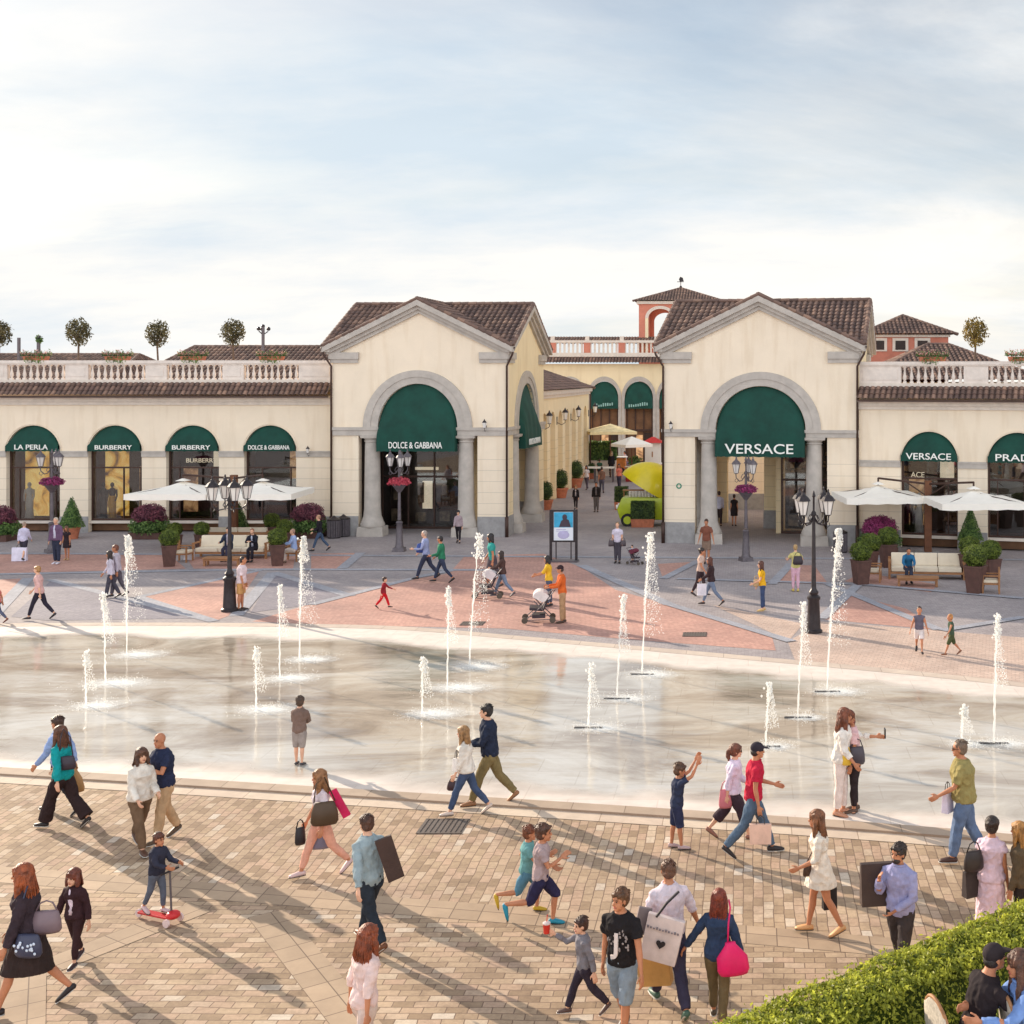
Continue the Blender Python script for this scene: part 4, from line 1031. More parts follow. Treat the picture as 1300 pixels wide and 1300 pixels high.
def leaves(name, pts, m, parent, size, seed=1, tilt=1.0, base=None, jitter=0.4):
    """pts: (point, outward normal); one small bent leaf at each"""
    rnd = random.Random(seed); vs = []; fs = []; tint = []
    for p, n in pts:
        p = Vector(p); n = Vector(n)
        d = Vector((rnd.uniform(-1, 1), rnd.uniform(-1, 1), rnd.uniform(-1, 1)))*tilt + n
        d.normalize(); t = d.orthogonal().normalized(); t = Matrix.Rotation(rnd.uniform(0, 6.28), 3, d) @ t; b = d.cross(t)
        s = size*rnd.uniform(1-jitter, 1+jitter); k = len(vs)
        vs += [p - t*s, p + b*s*0.5 + d*s*0.15, p + t*s, p - b*s*0.5 + d*s*0.15]
        fs.append((k, k+1, k+2, k+3))
        cl = noise.noise(p*(1.2/size*0.12)+Vector((seed, 0, 0)))
        tint.append(min(1, max(0, 0.5+cl*0.55+rnd.uniform(-0.35, 0.35))))
    if base:
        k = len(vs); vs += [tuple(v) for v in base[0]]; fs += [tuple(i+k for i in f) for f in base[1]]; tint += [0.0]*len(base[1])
    me = bpy.data.meshes.new(name); me.from_pydata([tuple(v) for v in vs], [], fs)
    a = me.attributes.new('tint', 'FLOAT', 'FACE'); a.data.foreach_set('value', tint)
    me.materials.append(m); me.update()
    o = bpy.data.objects.new(name, me); C.objects.link(o)
    if parent is not None: o.parent = parent
    return o
def sphere_pts(c, rx, rz, n, rnd, inner=0.82, bottom=-1.0, fill=0.0):
    out = []
    while len(out) < n:
        v = Vector((rnd.gauss(0, 1), rnd.gauss(0, 1), rnd.gauss(0, 1))).normalized()
        if v.z < bottom: continue
        k = rnd.uniform(inner, 1.0) if rnd.random() > fill else rnd.uniform(0.2, 1.0)
        bmp = 1 + 0.16*noise.noise(v*2.6 + Vector(c)) + 0.07*noise.noise(v*7.0)
        out.append((Vector(c)+Vector((v.x*rx, v.y*rx, v.z*rz))*k*bmp, v))
    return out
def cone_pts(c, r, h, n, rnd):
    out = []
    for _ in range(n):
        t = 1-math.sqrt(rnd.random()); a = rnd.uniform(0, 6.283); rr = (r*(1-t)+0.03)*rnd.uniform(0.85, 1.05)
        out.append((Vector((c[0]+rr*math.cos(a), c[1]+rr*math.sin(a), c[2]+t*h)), Vector((math.cos(a), math.sin(a), 0.4))))
    return out
def core_ball(c, rx, rz):
    mb = MB(); mb.ball(c, rx, rx, rz, 12, 8); return (mb.v, mb.f)

# box balls in tall tapered planters -------------------------------------
def make_boxball(tall=True):
    t = thing('potted_box_ball', 'x', 'planter', (0, 0, 0)); rnd = random.Random(11)
    mb = MB(); hgt = 0.85
    mb.frustum((0, 0), 0, hgt, 0.21, 0.21, 0.29, 0.29); mb.frustum((0, 0), hgt, hgt+0.05, 0.31, 0.31, 0.31, 0.31)
    mb.build('pot', CORTEN, t)
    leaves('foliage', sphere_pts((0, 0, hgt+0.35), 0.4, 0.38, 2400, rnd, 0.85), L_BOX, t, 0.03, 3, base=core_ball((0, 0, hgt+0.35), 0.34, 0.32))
    return t
proto = make_boxball(); used = False
spots = [(215, 719, 0.95, 'ball-clipped box in a tall brown planter, frontmost at the left of the left sofas'), (222, 700, 0.8, 'ball-clipped box partly hidden behind the front planter at the left end of the left sofas'),
         (256, 700, 0.82, 'ball-clipped box in a dark planter just left of the left cream sofa'), (352, 718, 0.95, 'ball-clipped box in a brown planter at the right end of the left sofas, frontmost there'),
         (361, 698, 0.85, 'ball-clipped box tucked behind the front planter right of the left sofas'), (345, 691, 0.9, 'rearmost ball-clipped box right of the left sofas, by the maroon bush'),
         (1093, 742, 1.0, 'ball-clipped box in a brown planter, frontmost left of the right sofa'), (1106, 728, 0.98, 'ball-clipped box between two others left of the right sofa, above the wooden chair'),
         (1127, 720, 1.02, 'ball-clipped box in a tall dark planter touching the left arm of the right sofa'), (1238, 753, 1.08, 'ball-clipped box in the large brown planter nearest the pool right of the right sofa'),
         (1231, 735, 1.02, 'ball-clipped box behind the large front planter, right arm of the right sofa'), (1257, 741, 1.02, 'ball-clipped box at the far right of the right seating area, above the wooden chair')]
for (x, y, s, lab) in spots:
    o = proto if not used else copy_tree(proto); used = True
    p = G(x, y); o.location = (p[0], p[1], 0); o.scale = (s, s, s); o['label'] = lab; o['group'] = 'ball-clipped box plants in planters'; o.rotation_euler.z = random.uniform(0, 6)
# cone topiaries --------------------------------------------------------
def make_cone():
    t = thing('cone_topiary', 'x', 'topiary'); rnd = random.Random(5)
    MB().lathe([(0.26, 0), (0.36, 0.45), (0.39, 0.46), (0.39, 0.55), (0.34, 0.56)], n=20).build('pot', TERRA, t, smooth=True, angle=R(40))
    mb = MB(); mb.lathe([(0.40, 0.6), (0.03, 1.9)], n=10)
    leaves('foliage', cone_pts((0, 0, 0.55), 0.52, 1.45, 2600, rnd), L_GREEN, t, 0.035, 4, base=(mb.v, mb.f)); return t
cp = make_cone(); used = False
for (x, y, s, lab) in ((91, 684, 1.0, 'cone-clipped green shrub in a terracotta pot left of the leftmost display with gold goods'), (1232, 702, 1.0, 'cone-clipped green shrub in a pot behind the right sofa under the parasols'), (303, 690, 0.95, 'dark cone shrub behind the left front lamp post, under the left parasols')):
    o = cp if not used else copy_tree(cp); used = True; p = G(x, y); o.location = (p[0], p[1], 0); o.scale = (s,)*3; o['label'] = lab; o['group'] = 'cone topiaries'
# domed flower bushes ------------------------------------------------------
def make_dome(petal):
    t = thing('flowering_bush', 'x', 'bush'); rnd = random.Random(6)
    MB().frustum((0, 0), 0, 0.3, 0.7, 0.6, 0.72, 0.62).build('trough', CORTEN, t)
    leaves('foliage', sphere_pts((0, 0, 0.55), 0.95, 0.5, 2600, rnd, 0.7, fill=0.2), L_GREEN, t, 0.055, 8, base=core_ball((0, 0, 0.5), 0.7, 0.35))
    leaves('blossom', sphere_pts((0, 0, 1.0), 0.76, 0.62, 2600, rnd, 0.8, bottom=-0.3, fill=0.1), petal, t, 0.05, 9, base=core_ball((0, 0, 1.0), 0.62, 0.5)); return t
d1 = make_dome(L_MAROON); d2 = make_dome(L_PURP); used = False
for (x, y, s, lab) in ((190, 683, 1.0, 'domed maroon bush over green leaves beside the second window with gold goods'), (391, 682, 1.0, 'domed maroon bush over green leaves left of the left pavilion'), (-2, 686, 1.0, 'maroon bush over green leaves cut by the left edge of the picture')):
    o = d1 if not used else copy_tree(d1); used = True; p = G(x, y); o.location = (p[0], p[1], 0); o['label'] = lab; o['group'] = 'domed maroon bushes'
p = G(1117, 702); d2.location = (p[0], p[1], 0); d2['label'] = 'domed bright purple flower bush in front of the right arcade, beside the drainpipe'; d2.scale = (1.0, 1.0, 1.0)
# lollipop trees on the terraces ----------------------------------------------
def make_lolli():
    t = thing('round_headed_tree', 'x', 'tree'); rnd = random.Random(8)
    MB().lathe([(0.24, 0), (0.3, 0.4), (0.32, 0.4), (0.32, 0.46)], n=14).build('pot', TERRA, t)
    mb = MB(); mb.tube([(0, 0, 0.3), (0.02, 0, 1.0), (-0.02, 0.01, 1.7), (0, 0, 2.1)], [0.06, 0.05, 0.045, 0.04])
    for k in range(9):
        a = k*0.7; mb.tube([(0, 0, 1.65), (0.25*math.cos(a), 0.25*math.sin(a), 2.0), (0.48*math.cos(a), 0.48*math.sin(a), 2.1+0.3*math.sin(k*2))], [0.03, 0.018, 0.006], 5)
    mb.build('trunk', BARK, t)
    leaves('crown', sphere_pts((0, 0, 2.15), 0.62, 0.6, 900, rnd, 0.6, fill=0.35), L_TREE, t, 0.07, 12, tilt=1.6); return t
lt = make_lolli(); used = False
for (x, yt, Y, s, zt, lab) in ((-1, 404, 64, 1.0, 0, 'round-headed small tree on the left terrace, cut by the left edge'), (99.5, 402, 64, 1.02, 0, 'round-headed small tree on the left terrace, the leftmost whole one'), (200, 404.5, 64, 0.97, 0, 'round-headed small tree on the left terrace at the left end of the brown roof'),
                         (296, 403, 64, 1.0, 0, 'round-headed small tree on the left terrace nearest the left pavilion'), (1238, 401, 60, 1.0, 1, 'round-headed small tree with yellowish leaves on the right terrace')):
    o = lt if not used else copy_tree(lt); used = True
    X, _, zt_ = AT(x, yt, Y); top = 2.77*s; o.location = (X, Y, zt_-top*1.0); o.scale = (s,)*3
    zb = (zwl if not zt else zwr)[6]-0.06; k = (zt_-zb)/2.77; o.location = (X, Y, zb); o.scale = (s, s, k); o['label'] = lab; o['group'] = 'round-headed trees on the terraces'; o.rotation_euler.z = random.uniform(0, 6)
    if zt:
        for ch in o.children:
            if ch.name.startswith('crown'): ch.data = ch.data.copy(); ch.data.materials.clear(); ch.data.materials.append(leaf_mat('yellowing_leaves', (0.06, 0.05, 0.02, 1), (0.36, 0.24, 0.05, 1)))
# flower boxes on the rails -----------------------------------------------------
def make_fbox():
    t = thing('flower_box', 'x', 'flower box'); rnd = random.Random(9)
    MB().frustum((0, 0), 0, 0.2, 0.55, 0.11, 0.6, 0.13).build('box', TERRA, t)
    mb = []; 
    for _ in range(420): mb.append((Vector((rnd.uniform(-0.72, 0.72), rnd.uniform(-0.2, 0.16), 0.22+abs(rnd.gauss(0, 0.1)))), Vector((0, -0.3, 1))))
    for _ in range(90): mb.append((Vector((rnd.uniform(-0.5, 0.5), rnd.uniform(-0.24, -0.14), rnd.uniform(-0.12, 0.2))), Vector((0, -1, 0.2))))
    leaves('foliage', mb, L_GREEN, t, 0.05, 2)
    leaves('blossom', [(p+Vector((0, 0, 0.05)), n) for p, n in mb[:300:2]], L_CORAL, t, 0.05, 3); return t
fb = make_fbox(); used = False
for (x, fr, z, lab) in ((43, fWL, zwl, 'coral flower box on the balustrade above the leftmost lettered awning'), (147, fWL, zwl, 'thin flower box on the balustrade above the second lettered awning from the left'), (243, fWL, zwl, 'fullest coral flower box, left end of the brown roof behind it'),
                     (343, fWL, zwl, 'coral flower box on the balustrade nearest the left pavilion'), (1183, fWR, zwr, 'green flower box on the right balustrade below the orange building'), (1297, fWR, zwr, 'flower box on the right balustrade cut by the right edge')):
    o = fb if not used else copy_tree(fb); used = True; p = fr.P(fr.u(x), 0.2, z[7]); o.location = p; o['label'] = lab; o['group'] = 'flower boxes on the balustrades'
# street planters --------------------------------------------------------------
def make_tall():
    t = thing('potted_bush', 'x', 'planter'); rnd = random.Random(15)
    MB().lathe([(0.36, 0), (0.5, 0.6), (0.54, 0.6), (0.54, 0.7), (0.48, 0.7)], n=18).build('pot', TERRA, t, smooth=True, angle=R(40))
    leaves('foliage', sphere_pts((0, 0, 1.3), 0.5, 0.75, 1500, rnd, 0.8), L_DARK, t, 0.05, 5, base=core_ball((0, 0, 1.3), 0.4, 0.62)); return t
tb = make_tall(); used = False
for (x, y, s, lab) in ((693, 647, 0.8, 'oval clipped bush in a terracotta pot, nearest of the row along the street wall'), (712, 632, 0.88, 'oval clipped bush in a terracotta pot, second of the row along the street wall'), (731.5, 619, 0.92, 'oval clipped bush in a terracotta pot, farthest of the row along the street wall'), (751, 608, 0.6, 'small clipped bush in a terracotta pot standing alone at the end of the street wall')):
    o = tb if not used else copy_tree(tb); used = True; p = G(x, y); o.location = (p[0], p[1], 0); o.scale = (s,)*3; o['label'] = lab; o['group'] = 'clipped bushes along the street'

def leafy_box(name, lab, x, y, w, d, h0, h1, potm, n, cat='planter', rz=0, lm=None, leaf=0.05):
    p = G(x, y); t = thing(name, lab, cat, (p[0], p[1], 0), rz); rnd = random.Random(n)
    MB().frustum((0, 0), 0, h0, w/2-0.03, d/2-0.03, w/2+0.02, d/2+0.02).build('trough', potm, t)
    pts = []
    for _ in range(n):
        k = rnd.random(); 
        if k < 0.35: pts.append((Vector((rnd.uniform(-w/2, w/2), rnd.uniform(-d/2, d/2), h1)), Vector((0, 0, 1))))
        elif k < 0.75: pts.append((Vector((rnd.uniform(-w/2, w/2), -d/2, rnd.uniform(h0, h1))), Vector((0, -1, 0))))
        else: s = rnd.choice((-1, 1)); pts.append((Vector((s*w/2, rnd.uniform(-d/2, d/2), rnd.uniform(h0, h1))), Vector((s, 0, 0))))
    c = MB().box(-w/2+0.05, w/2-0.05, -d/2+0.05, d/2-0.05, h0, h1-0.05)
    leaves('foliage', pts, lm or L_DARK, t, leaf, n, base=(c.v, c.f)); return t
leafy_box('hedge_planter', 'square-clipped dark hedge in a low terracotta trough in front of the lemon-shaped stand', 816, 669, 1.15, 0.5, 0.42, 1.28, TERRA, 1500)
leafy_box('hedge_planter', 'small dark clipped hedge in a terracotta pot left of the lemon-shaped stand', 789, 647, 0.75, 0.5, 0.45, 1.3, TERRA, 900)
leafy_box('hedge_planter', 'long pale trough of loose green plants at the far end of the street', 757, 604, 3.0, 0.8, 1.2, 2.6, PALE, 700, lm=L_GREEN, leaf=0.14)

# ---------------------------------------------------------------- lamp posts
def lantern_mb(): pass
def make_lamp(kind, flowers):
    """kind 'front': slender pole, four big lanterns; 'back': thick lower shaft and a flower basket"""
    t = thing('lamp_post', 'x', 'lamp post'); m = IRON if kind == 'front' else IRONG
    H_ = 3.45
    b = MB()
    if kind == 'front':
        b.lathe([(0.26, 0), (0.26, 0.08), (0.21, 0.12), (0.19, 0.5), (0.17, 0.95), (0.20, 1.0), (0.20, 1.06), (0.12, 1.12), (0.15, 1.2), (0.09, 1.28), (0.075, 1.34)], n=12)
    else:
        b.frustum((0, 0), 0, 0.16, 0.24, 0.24, 0.22, 0.22); b.lathe([(0.2, 0.16), (0.16, 0.25), (0.13, 0.9), (0.12, 1.15), (0.15, 1.2), (0.09, 1.26)], n=12)
    b.build('base', m, t, smooth=True, angle=R(40))
    MB().lathe([(0.075, 1.3), (0.06, 2.2), (0.05, H_), (0.075, H_+0.02), (0.075, H_+0.1), (0.03, H_+0.16), (0.03, 4.0), (0.06, 4.04), (0.015, 4.2)], n=12).build('pole', m, t, smooth=True, angle=R(40))
    ra = 0.52 if kind == 'front' else 0.40; k_ = 4 if kind == 'front' else 3; sc = 1.0 if kind == 'front' else 0.9
    for i in range(k_):
        a = 2*PI*i/k_ + (0.5 if kind == 'front' else 0.9); c, s_ = math.cos(a), math.sin(a)
        arm = MB(); P = lambda r_, z: (r_*c, r_*s_, z)
        arm.tube([P(0.04, H_-0.05), P(0.16, H_-0.22), P(0.34*ra/0.5, H_-0.25), P(ra, H_-0.12), P(ra+0.02, H_+0.04)], [0.025, 0.022, 0.022, 0.022, 0.02], 6)
        arm.tube([P(0.05, H_+0.05), P(0.14, H_+0.02), P(0.2, H_-0.1), P(0.15, H_-0.17), P(0.1, H_-0.12)], 0.014, 6)
        arm.tube([P(ra-0.1, H_-0.2), P(ra-0.02, H_-0.3), P(ra+0.06, H_-0.24), P(ra+0.03, H_-0.16)], 0.012, 6)
        ao = arm.build('arm', m, t, smooth=True)
        x, y, z = ra*c, ra*s_, H_+0.04
        ln = MB(); 
        ln.lathe([(0.06*sc, z), (0.10*sc, z+0.03), (0.03*sc, z+0.035)], (x, y), 6)
        for q in range(6):
            an = 2*PI*q/6; ln.tube([(x+0.10*sc*math.cos(an), y+0.10*sc*math.sin(an), z+0.03), (x+0.185*sc*math.cos(an), y+0.185*sc*math.sin(an), z+0.44*sc)], 0.009, 4)
        ln.lathe([(0.215*sc, z+0.44*sc), (0.205*sc, z+0.47*sc), (0.14*sc, z+0.56*sc), (0.06*sc, z+0.62*sc), (0.05*sc, z+0.68*sc), (0.025*sc, z+0.7*sc), (0.03*sc, z+0.75*sc), (0.004, z+0.8*sc)], (x, y), 12)
        lo = ln.build('lantern', m, t)
        MB().lathe([(0.085*sc, z+0.036), (0.17*sc, z+0.435*sc)], (x, y), 6).build('glass', LGLASS, lo)
    if flowers:
        rnd = random.Random(3)
        MB().lathe([(0.08, 2.45), (0.3, 2.75), (0.34, 2.78), (0.3, 2.79)], n=14).build('basket', m, t)
        leaves('blossom', sphere_pts((0, 0, 2.86), 0.46, 0.22, 700, rnd, 0.6, bottom=-0.5, fill=0.3), flowers, t, 0.055, 7)
    return t
lf = make_lamp('front', None); used = False
for (x, y, yt, lab) in ((291.5, 776, 603, 'dark lamp post with four lanterns beside the man in tan shorts'), (1033, 803, 619, 'dark lamp post with four lanterns behind the right part of the pool')):
    o = lf if not used else copy_tree(lf); used = True; p = G(x, y); o.location = (p[0], p[1], 0); h = (y-yt)/(y-CY)*CH; s = h/4.29; o.scale = (s, s, s); o['label'] = lab; o['group'] = 'dark lamp posts around the pool'
    o.rotation_euler.z = 0.15 if x < 500 else 0.4
for i, (x, y, yt, fl, lab) in enumerate(((507, 700, 571, L_PINK, 'grey lamp post with a pink flower basket in front of the left pavilion'), (947, 712, 579, L_PURP, 'grey lamp post with a dark red flower basket in front of the right pavilion'), (66, 702, 570, L_PURP, 'grey lamp post with a purple flower basket in front of the leftmost lettered shop'))):
    o = make_lamp('back', fl); p = G(x, y); o.location = (p[0], p[1], 0); h = (y-yt)/(y-CY)*CH; s = h/4.2; o.scale = (s, s, s); o['label'] = lab; o['group'] = 'lamp posts with flower baskets'; o.rotation_euler.z = i*0.4
# wall lanterns
def wall_lantern(fr, u, z, lab, sc=1.0):
    t = thing('wall_lantern', lab, 'lantern', fr.P(u, 0, z), math.atan2(fr.d.y, fr.d.x)); m = IRON
    MB().box(-0.05, 0.05, -0.03, 0, -0.25, 0.15).tube([(0, -0.03, -0.15), (0, -0.25, -0.25), (0, -0.42, -0.15), (0, -0.42, -0.02)], 0.018, 6).build('bracket', m, t)
    l = MB().lathe([(0.17, 0.36), (0.1, 0.46), (0.04, 0.52), (0.02, 0.6)], (0, -0.42), 8).lathe([(0.07, -0.02), (0.1, 0.0), (0.09, 0.01)], (0, -0.42), 8).build('lantern', m, t)
    MB().lathe([(0.09, 0.012), (0.15, 0.355)], (0, -0.42), 6).build('glass', LGLASS, l); t.scale = (sc,)*3
wall_lantern(fL, fL.u(617), fL.z(543, 617), 'small lantern on the right pier of the left pavilion', 0.7)
wall_lantern(fWL, UL(393), fWL.z(575, 393), 'small lantern on the left arcade wall beside the left pavilion', 0.6)
wall_lantern(fR, fR.u(853), fR.z(544, 853), 'small lantern on the left pier of the right pavilion', 0.6)
for k, (u, w) in enumerate(((3.68, 'nearest'), (10.4, 'second'), (17.1, 'third'), (27.3, 'farthest'))):
    wall_lantern(fS, u, 4.9, 'iron wall lantern on the ochre street wing, %s along the street' % w, 1.25)

# ---------------------------------------------------------------- parasols with a shared mast
def parasols(lab, px, py, items, arm_z):
    p = G(px, py); t = thing('double_parasol', lab, 'parasol', (p[0], p[1], 0))
    MB().frustum((0, 0), 0, 0.12, 0.55, 0.55, 0.5, 0.5).build('base', GREYD, t)
    MB().frustum((0, 0), 0.12, arm_z+0.25, 0.15, 0.13, 0.14, 0.12).build('mast', WOODD, t)
    for (cx, cy, zc, half, rz) in items:
        M_ = Matrix.Rotation(rz, 3, 'Z'); ctr = Vector((cx, cy, 0)); n = 8; mb = MB(); hi = 0.42; vs = []
        def Pt(x, y):
            r_ = max(abs(x), abs(y)); z = zc + hi*(1-r_) - 0.10*math.sin(PI*r_)*(1-abs(abs(x)-abs(y)))
            return ctr + M_ @ Vector((x*half, y*half, 0)) + Vector((0, 0, z))
        g_ = [[Pt(-1+2*i/n, -1+2*j/n) for i in range(n+1)] for j in range(n+1)]
        flat_ = [q for row in g_ for q in row]; mb.add(flat_, [(j*(n+1)+i, j*(n+1)+i+1, (j+1)*(n+1)+i+1, (j+1)*(n+1)+i) for j in range(n) for i in range(n)])
        per = [g_[0][i] for i in range(n)]+[g_[j][n] for j in range(n)]+[g_[n][n-i] for i in range(n)]+[g_[n-j][0] for j in range(n)]
        L2 = len(per); low = [q-Vector((0, 0, 0.24+0.03*(i % 2))) for i, q in enumerate(per)]
        mb.add(per+low, [(i, (i+1) % L2, L2+(i+1) % L2, L2+i) for i in range(L2)])
        cap = Vector(Pt(0, 0)); q = half*0.2
        for s_ in range(4):
            a = R(45+90*s_)+rz; b = R(135+90*s_)+rz
            mb.add([cap+Vector((0, 0, 0.14)), cap+Vector((q*math.cos(a), q*math.sin(a), 0.02)), cap+Vector((q*math.cos(b), q*math.sin(b), 0.02))], [(0, 1, 2)])
        co = mb.build('canopy', CANVAS, t)
        rb = MB()
        for s_ in range(4):
            a = R(45+90*s_)+rz; rb.tube([Pt(0, 0)-Vector((0, 0, 0.12)), ctr+Vector((1.38*half*math.cos(a), 1.38*half*math.sin(a), zc-0.06))], 0.02, 5)
        rb.tube([Pt(0, 0)-Vector((0, 0, 0.45)), Pt(0, 0)+Vector((0, 0, 0.3))], 0.04)
        rb.build('rib', DARKM, co)
        am = MB(); top = Pt(0, 0)+Vector((0, 0, 0.28)); am.tube([(0, 0, arm_z+0.1), tuple(top)], 0.05, 6); am.tube([(0, 0, arm_z-0.45), tuple(Vector((0, 0, arm_z+0.1)).lerp(top, 0.45))], 0.03, 6)
        am.build('arm', DARKM, t)
    return t
parasols('pair of square cream parasols on a brown mast over the left sofas', 297, 692, [(-1.75, -1.2, 2.55, 1.75, 0.0), (1.75, -1.2, 2.55, 1.75, 0.06)], 2.9)
parasols('pair of square cream parasols on a brown wooden mast over the right sofa', 1178, 704, [(-2.05, 0.6, 2.5, 1.72, 0.12), (1.55, -2.2, 2.55, 1.75, 0.10)], 2.9)

# ---------------------------------------------------------------- benches, tables, chairs
def sofa(lab, x, y, w, rz=0.0, n=3):
    p = G(x, y); t = thing('sofa', lab, 'sofa', (p[0], p[1], 0), rz)
    fr_ = MB()
    for sx in (-1, 1):
        fr_.box(sx*w/2-0.04, sx*w/2+0.04, -0.4, -0.32, 0, 0.62); fr_.box(sx*w/2-0.04, sx*w/2+0.04, 0.32, 0.4, 0, 0.75); fr_.box(sx*w/2-0.05, sx*w/2+0.05, -0.42, 0.42, 0.62, 0.67)
    fr_.box(-w/2+0.04, w/2-0.04, -0.38, -0.34, 0.2, 0.28); fr_.box(-w/2+0.04, w/2-0.04, 0.34, 0.38, 0.2, 0.75); fr_.box(-w/2+0.04, w/2-0.04, -0.34, 0.34, 0.24, 0.28)
    fr_.build('frame', WOOD, t)
    for k in range(n):
        a = -w/2+0.07+(w-0.14)*k/n; b = a+(w-0.14)/n-0.02
        MB().box(a, b, -0.38, 0.24, 0.285, 0.45).build('seat_cushion', CUSH, t, bevel=0.03)
        o = MB(); o.add([(a, 0.16, 0.45), (b, 0.16, 0.45), (b, 0.33, 0.45), (a, 0.33, 0.45), (a, 0.26, 0.9), (b, 0.26, 0.9), (b, 0.42, 0.9), (a, 0.42, 0.9)], [(0,3,2,1),(4,5,6,7),(0,1,5,4),(1,2,6,5),(2,3,7,6),(3,0,4,7)]); o.build('back_cushion', CUSH, t, bevel=0.03)
    return t
def low_table(lab, x, y, w, d=0.7, rz=0.0):
    p = G(x, y); t = thing('low_table', lab, 'table', (p[0], p[1], 0), rz); tp = MB()
    for k in range(6): tp.box(-w/2, w/2, -d/2+d*k/6, -d/2+d*(k+0.9)/6, 0.30, 0.34)
    tp.box(-w/2+0.05, w/2-0.05, -d/2+0.05, -d/2+0.09, 0.22, 0.298); tp.box(-w/2+0.05, w/2-0.05, d/2-0.09, d/2-0.05, 0.22, 0.298); tp.build('table_top', WOOD, t)
    for sx in (-1, 1):
        for sy in (-1, 1): MB().box(sx*(w/2-0.08)-0.04, sx*(w/2-0.08)+0.04, sy*(d/2-0.14)-0.04, sy*(d/2-0.14)+0.04, 0, 0.298).build('leg', WOOD, t)
def armchair(lab, x, y, rz):
    p = G(x, y); t = thing('wooden_armchair', lab, 'chair', (p[0], p[1], 0), rz)
    for sx in (-1, 1):
        for sy in (-1, 1): MB().box(sx*0.3-0.03, sx*0.3+0.03, sy*0.28-0.03, sy*0.28+0.03, 0, 0.6 if sy < 0 else 0.85).build('leg', WOOD, t)
        MB().box(sx*0.3-0.04, sx*0.3+0.04, -0.32, 0.32, 0.602, 0.64).build('armrest', WOOD, t)
    bk = MB()
    for k in range(4): bk.box(-0.27, 0.27, 0.26, 0.29, 0.45+k*0.11, 0.52+k*0.11)
    bk.build('backrest', WOOD, t); MB().box(-0.27, 0.27, -0.3, 0.25, 0.3, 0.36).build('seat', WOOD, t); MB().box(-0.26, 0.26, -0.3, 0.24, 0.362, 0.47).build('cushion', CUSH, t, bevel=0.03); return t
sofa('long cream sofa under the right parasols, with one person in blue on it', 1176, 734, 2.75, -0.1)
low_table('low slatted wooden table in front of the right sofa', 1165, 744, 1.5, 0.6, -0.1)
sofa('cream sofa on a wooden frame under the left parasols, facing the pool', 296, 708, 3.0)
low_table('low slatted wooden table in front of the left sofa', 283, 718, 1.5, 0.6)
sofa('cream sofa seen from behind, back to back with the left front sofa', 306, 694, 2.7, PI, 2)
armchair('wooden armchair with a white cushion between the left planter pair and the white shopping bag', 232, 713, R(90))
armchair('wooden armchair right of the left sofas, a man in light blue on it', 371, 712, R(-90))
armchair('wooden armchair with a pale cushion left of the right sofa, between the box balls', 1108, 738, R(80))
armchair('wooden armchair with a pale cushion at the right end of the right seating area', 1258, 752, R(-100))
# litter bins
def bin_(lab, x, y):
    p = G(x, y); t = thing('litter_bin', lab, 'bin', (p[0], p[1], 0)); s_ = MB()
    for k in range(16):
        a = 2*PI*k/16; s_.box(0.27*math.cos(a)-0.035, 0.27*math.cos(a)+0.035, 0.27*math.sin(a)-0.035, 0.27*math.sin(a)+0.035, 0.05, 0.82)
    s_.lathe([(0.24, 0.06), (0.24, 0.8)], n=16); s_.build('body', IRONG, t)
    MB().lathe([(0.31, 0.82), (0.31, 0.88), (0.2, 0.92), (0.1, 0.98), (0.03, 1.05)], n=16).build('lid', IRON, t); MB().lathe([(0.29, 0), (0.29, 0.05)], n=16).build('foot', IRON, t)
bin_('dark slatted litter bin against the left pier of the left pavilion', 436, 681); bin_('dark slatted litter bin behind the wide spray jet, right of the right pavilion', 1067, 701)
bin_('dark slatted litter bin beside the left arcade, close to the drainpipe', 424, 683)

# poster stand ----------------------------------------------------------------
p = G(715.5, 713); t = thing('poster_stand', 'dark metal poster stand with a blue and white poster in front of the street', 'poster stand', (p[0], p[1], 0), 0.0)
k = 1/31.0; f_ = MB()
for x in (-16.2, 16.2): f_.box(x*k-0.05, x*k+0.05, -0.05, 0.05, 0.06, 2.12)
for x in (-9.5, 9.5): f_.box(x*k-0.02, x*k+0.02, -0.03, 0.03, 0.1, 0.86)
f_.box(-0.47, 0.47, -0.045, 0.045, 0.8, 0.87); f_.box(-0.47, 0.47, -0.045, 0.045, 2.04, 2.115); f_.box(-0.47, -0.40, -0.044, 0.044, 0.87, 2.04); f_.box(0.40, 0.47, -0.044, 0.044, 0.87, 2.04)
f_.build('frame', IRON, t); MB().box(-0.6, 0.6, -0.28, 0.28, 0.008, 0.06).build('foot', IRONG, t)
po = MB().box(-0.4, 0.4, -0.025, 0.025, 0.87, 2.04).build('poster', mat('poster_white', S(226, 230, 236), 0.5, var=0.02), t)
MB().box(-0.385, 0.385, -0.032, -0.026, 1.4, 2.02).build('poster_sky', mat('poster_blue', S(60, 166, 206), 0.4, var=0.15, scale=3), po)
fg = MB(); fg.ball((0.05, -0.036, 1.82), 0.10, 0.008, 0.12); fg.add([(-0.18, -0.038, 1.42), (0.3, -0.038, 1.42), (0.22, -0.038, 1.7), (0.05, -0.038, 1.78), (-0.1, -0.038, 1.66)], [(0,1,2,3,4)]); fg.build('poster_figure', mat('poster_dark', S(70, 58, 70), 0.5), po)
fg = MB(); fg.ball((0.0, -0.034, 1.1), 0.24, 0.006, 0.17); fg.box(-0.3, 0.1, -0.034, -0.028, 1.30, 1.33); fg.box(-0.3, 0.2, -0.034, -0.028, 1.24, 1.26); fg.build('poster_shape', mat('poster_lilac', S(186, 180, 214), 0.5), po)

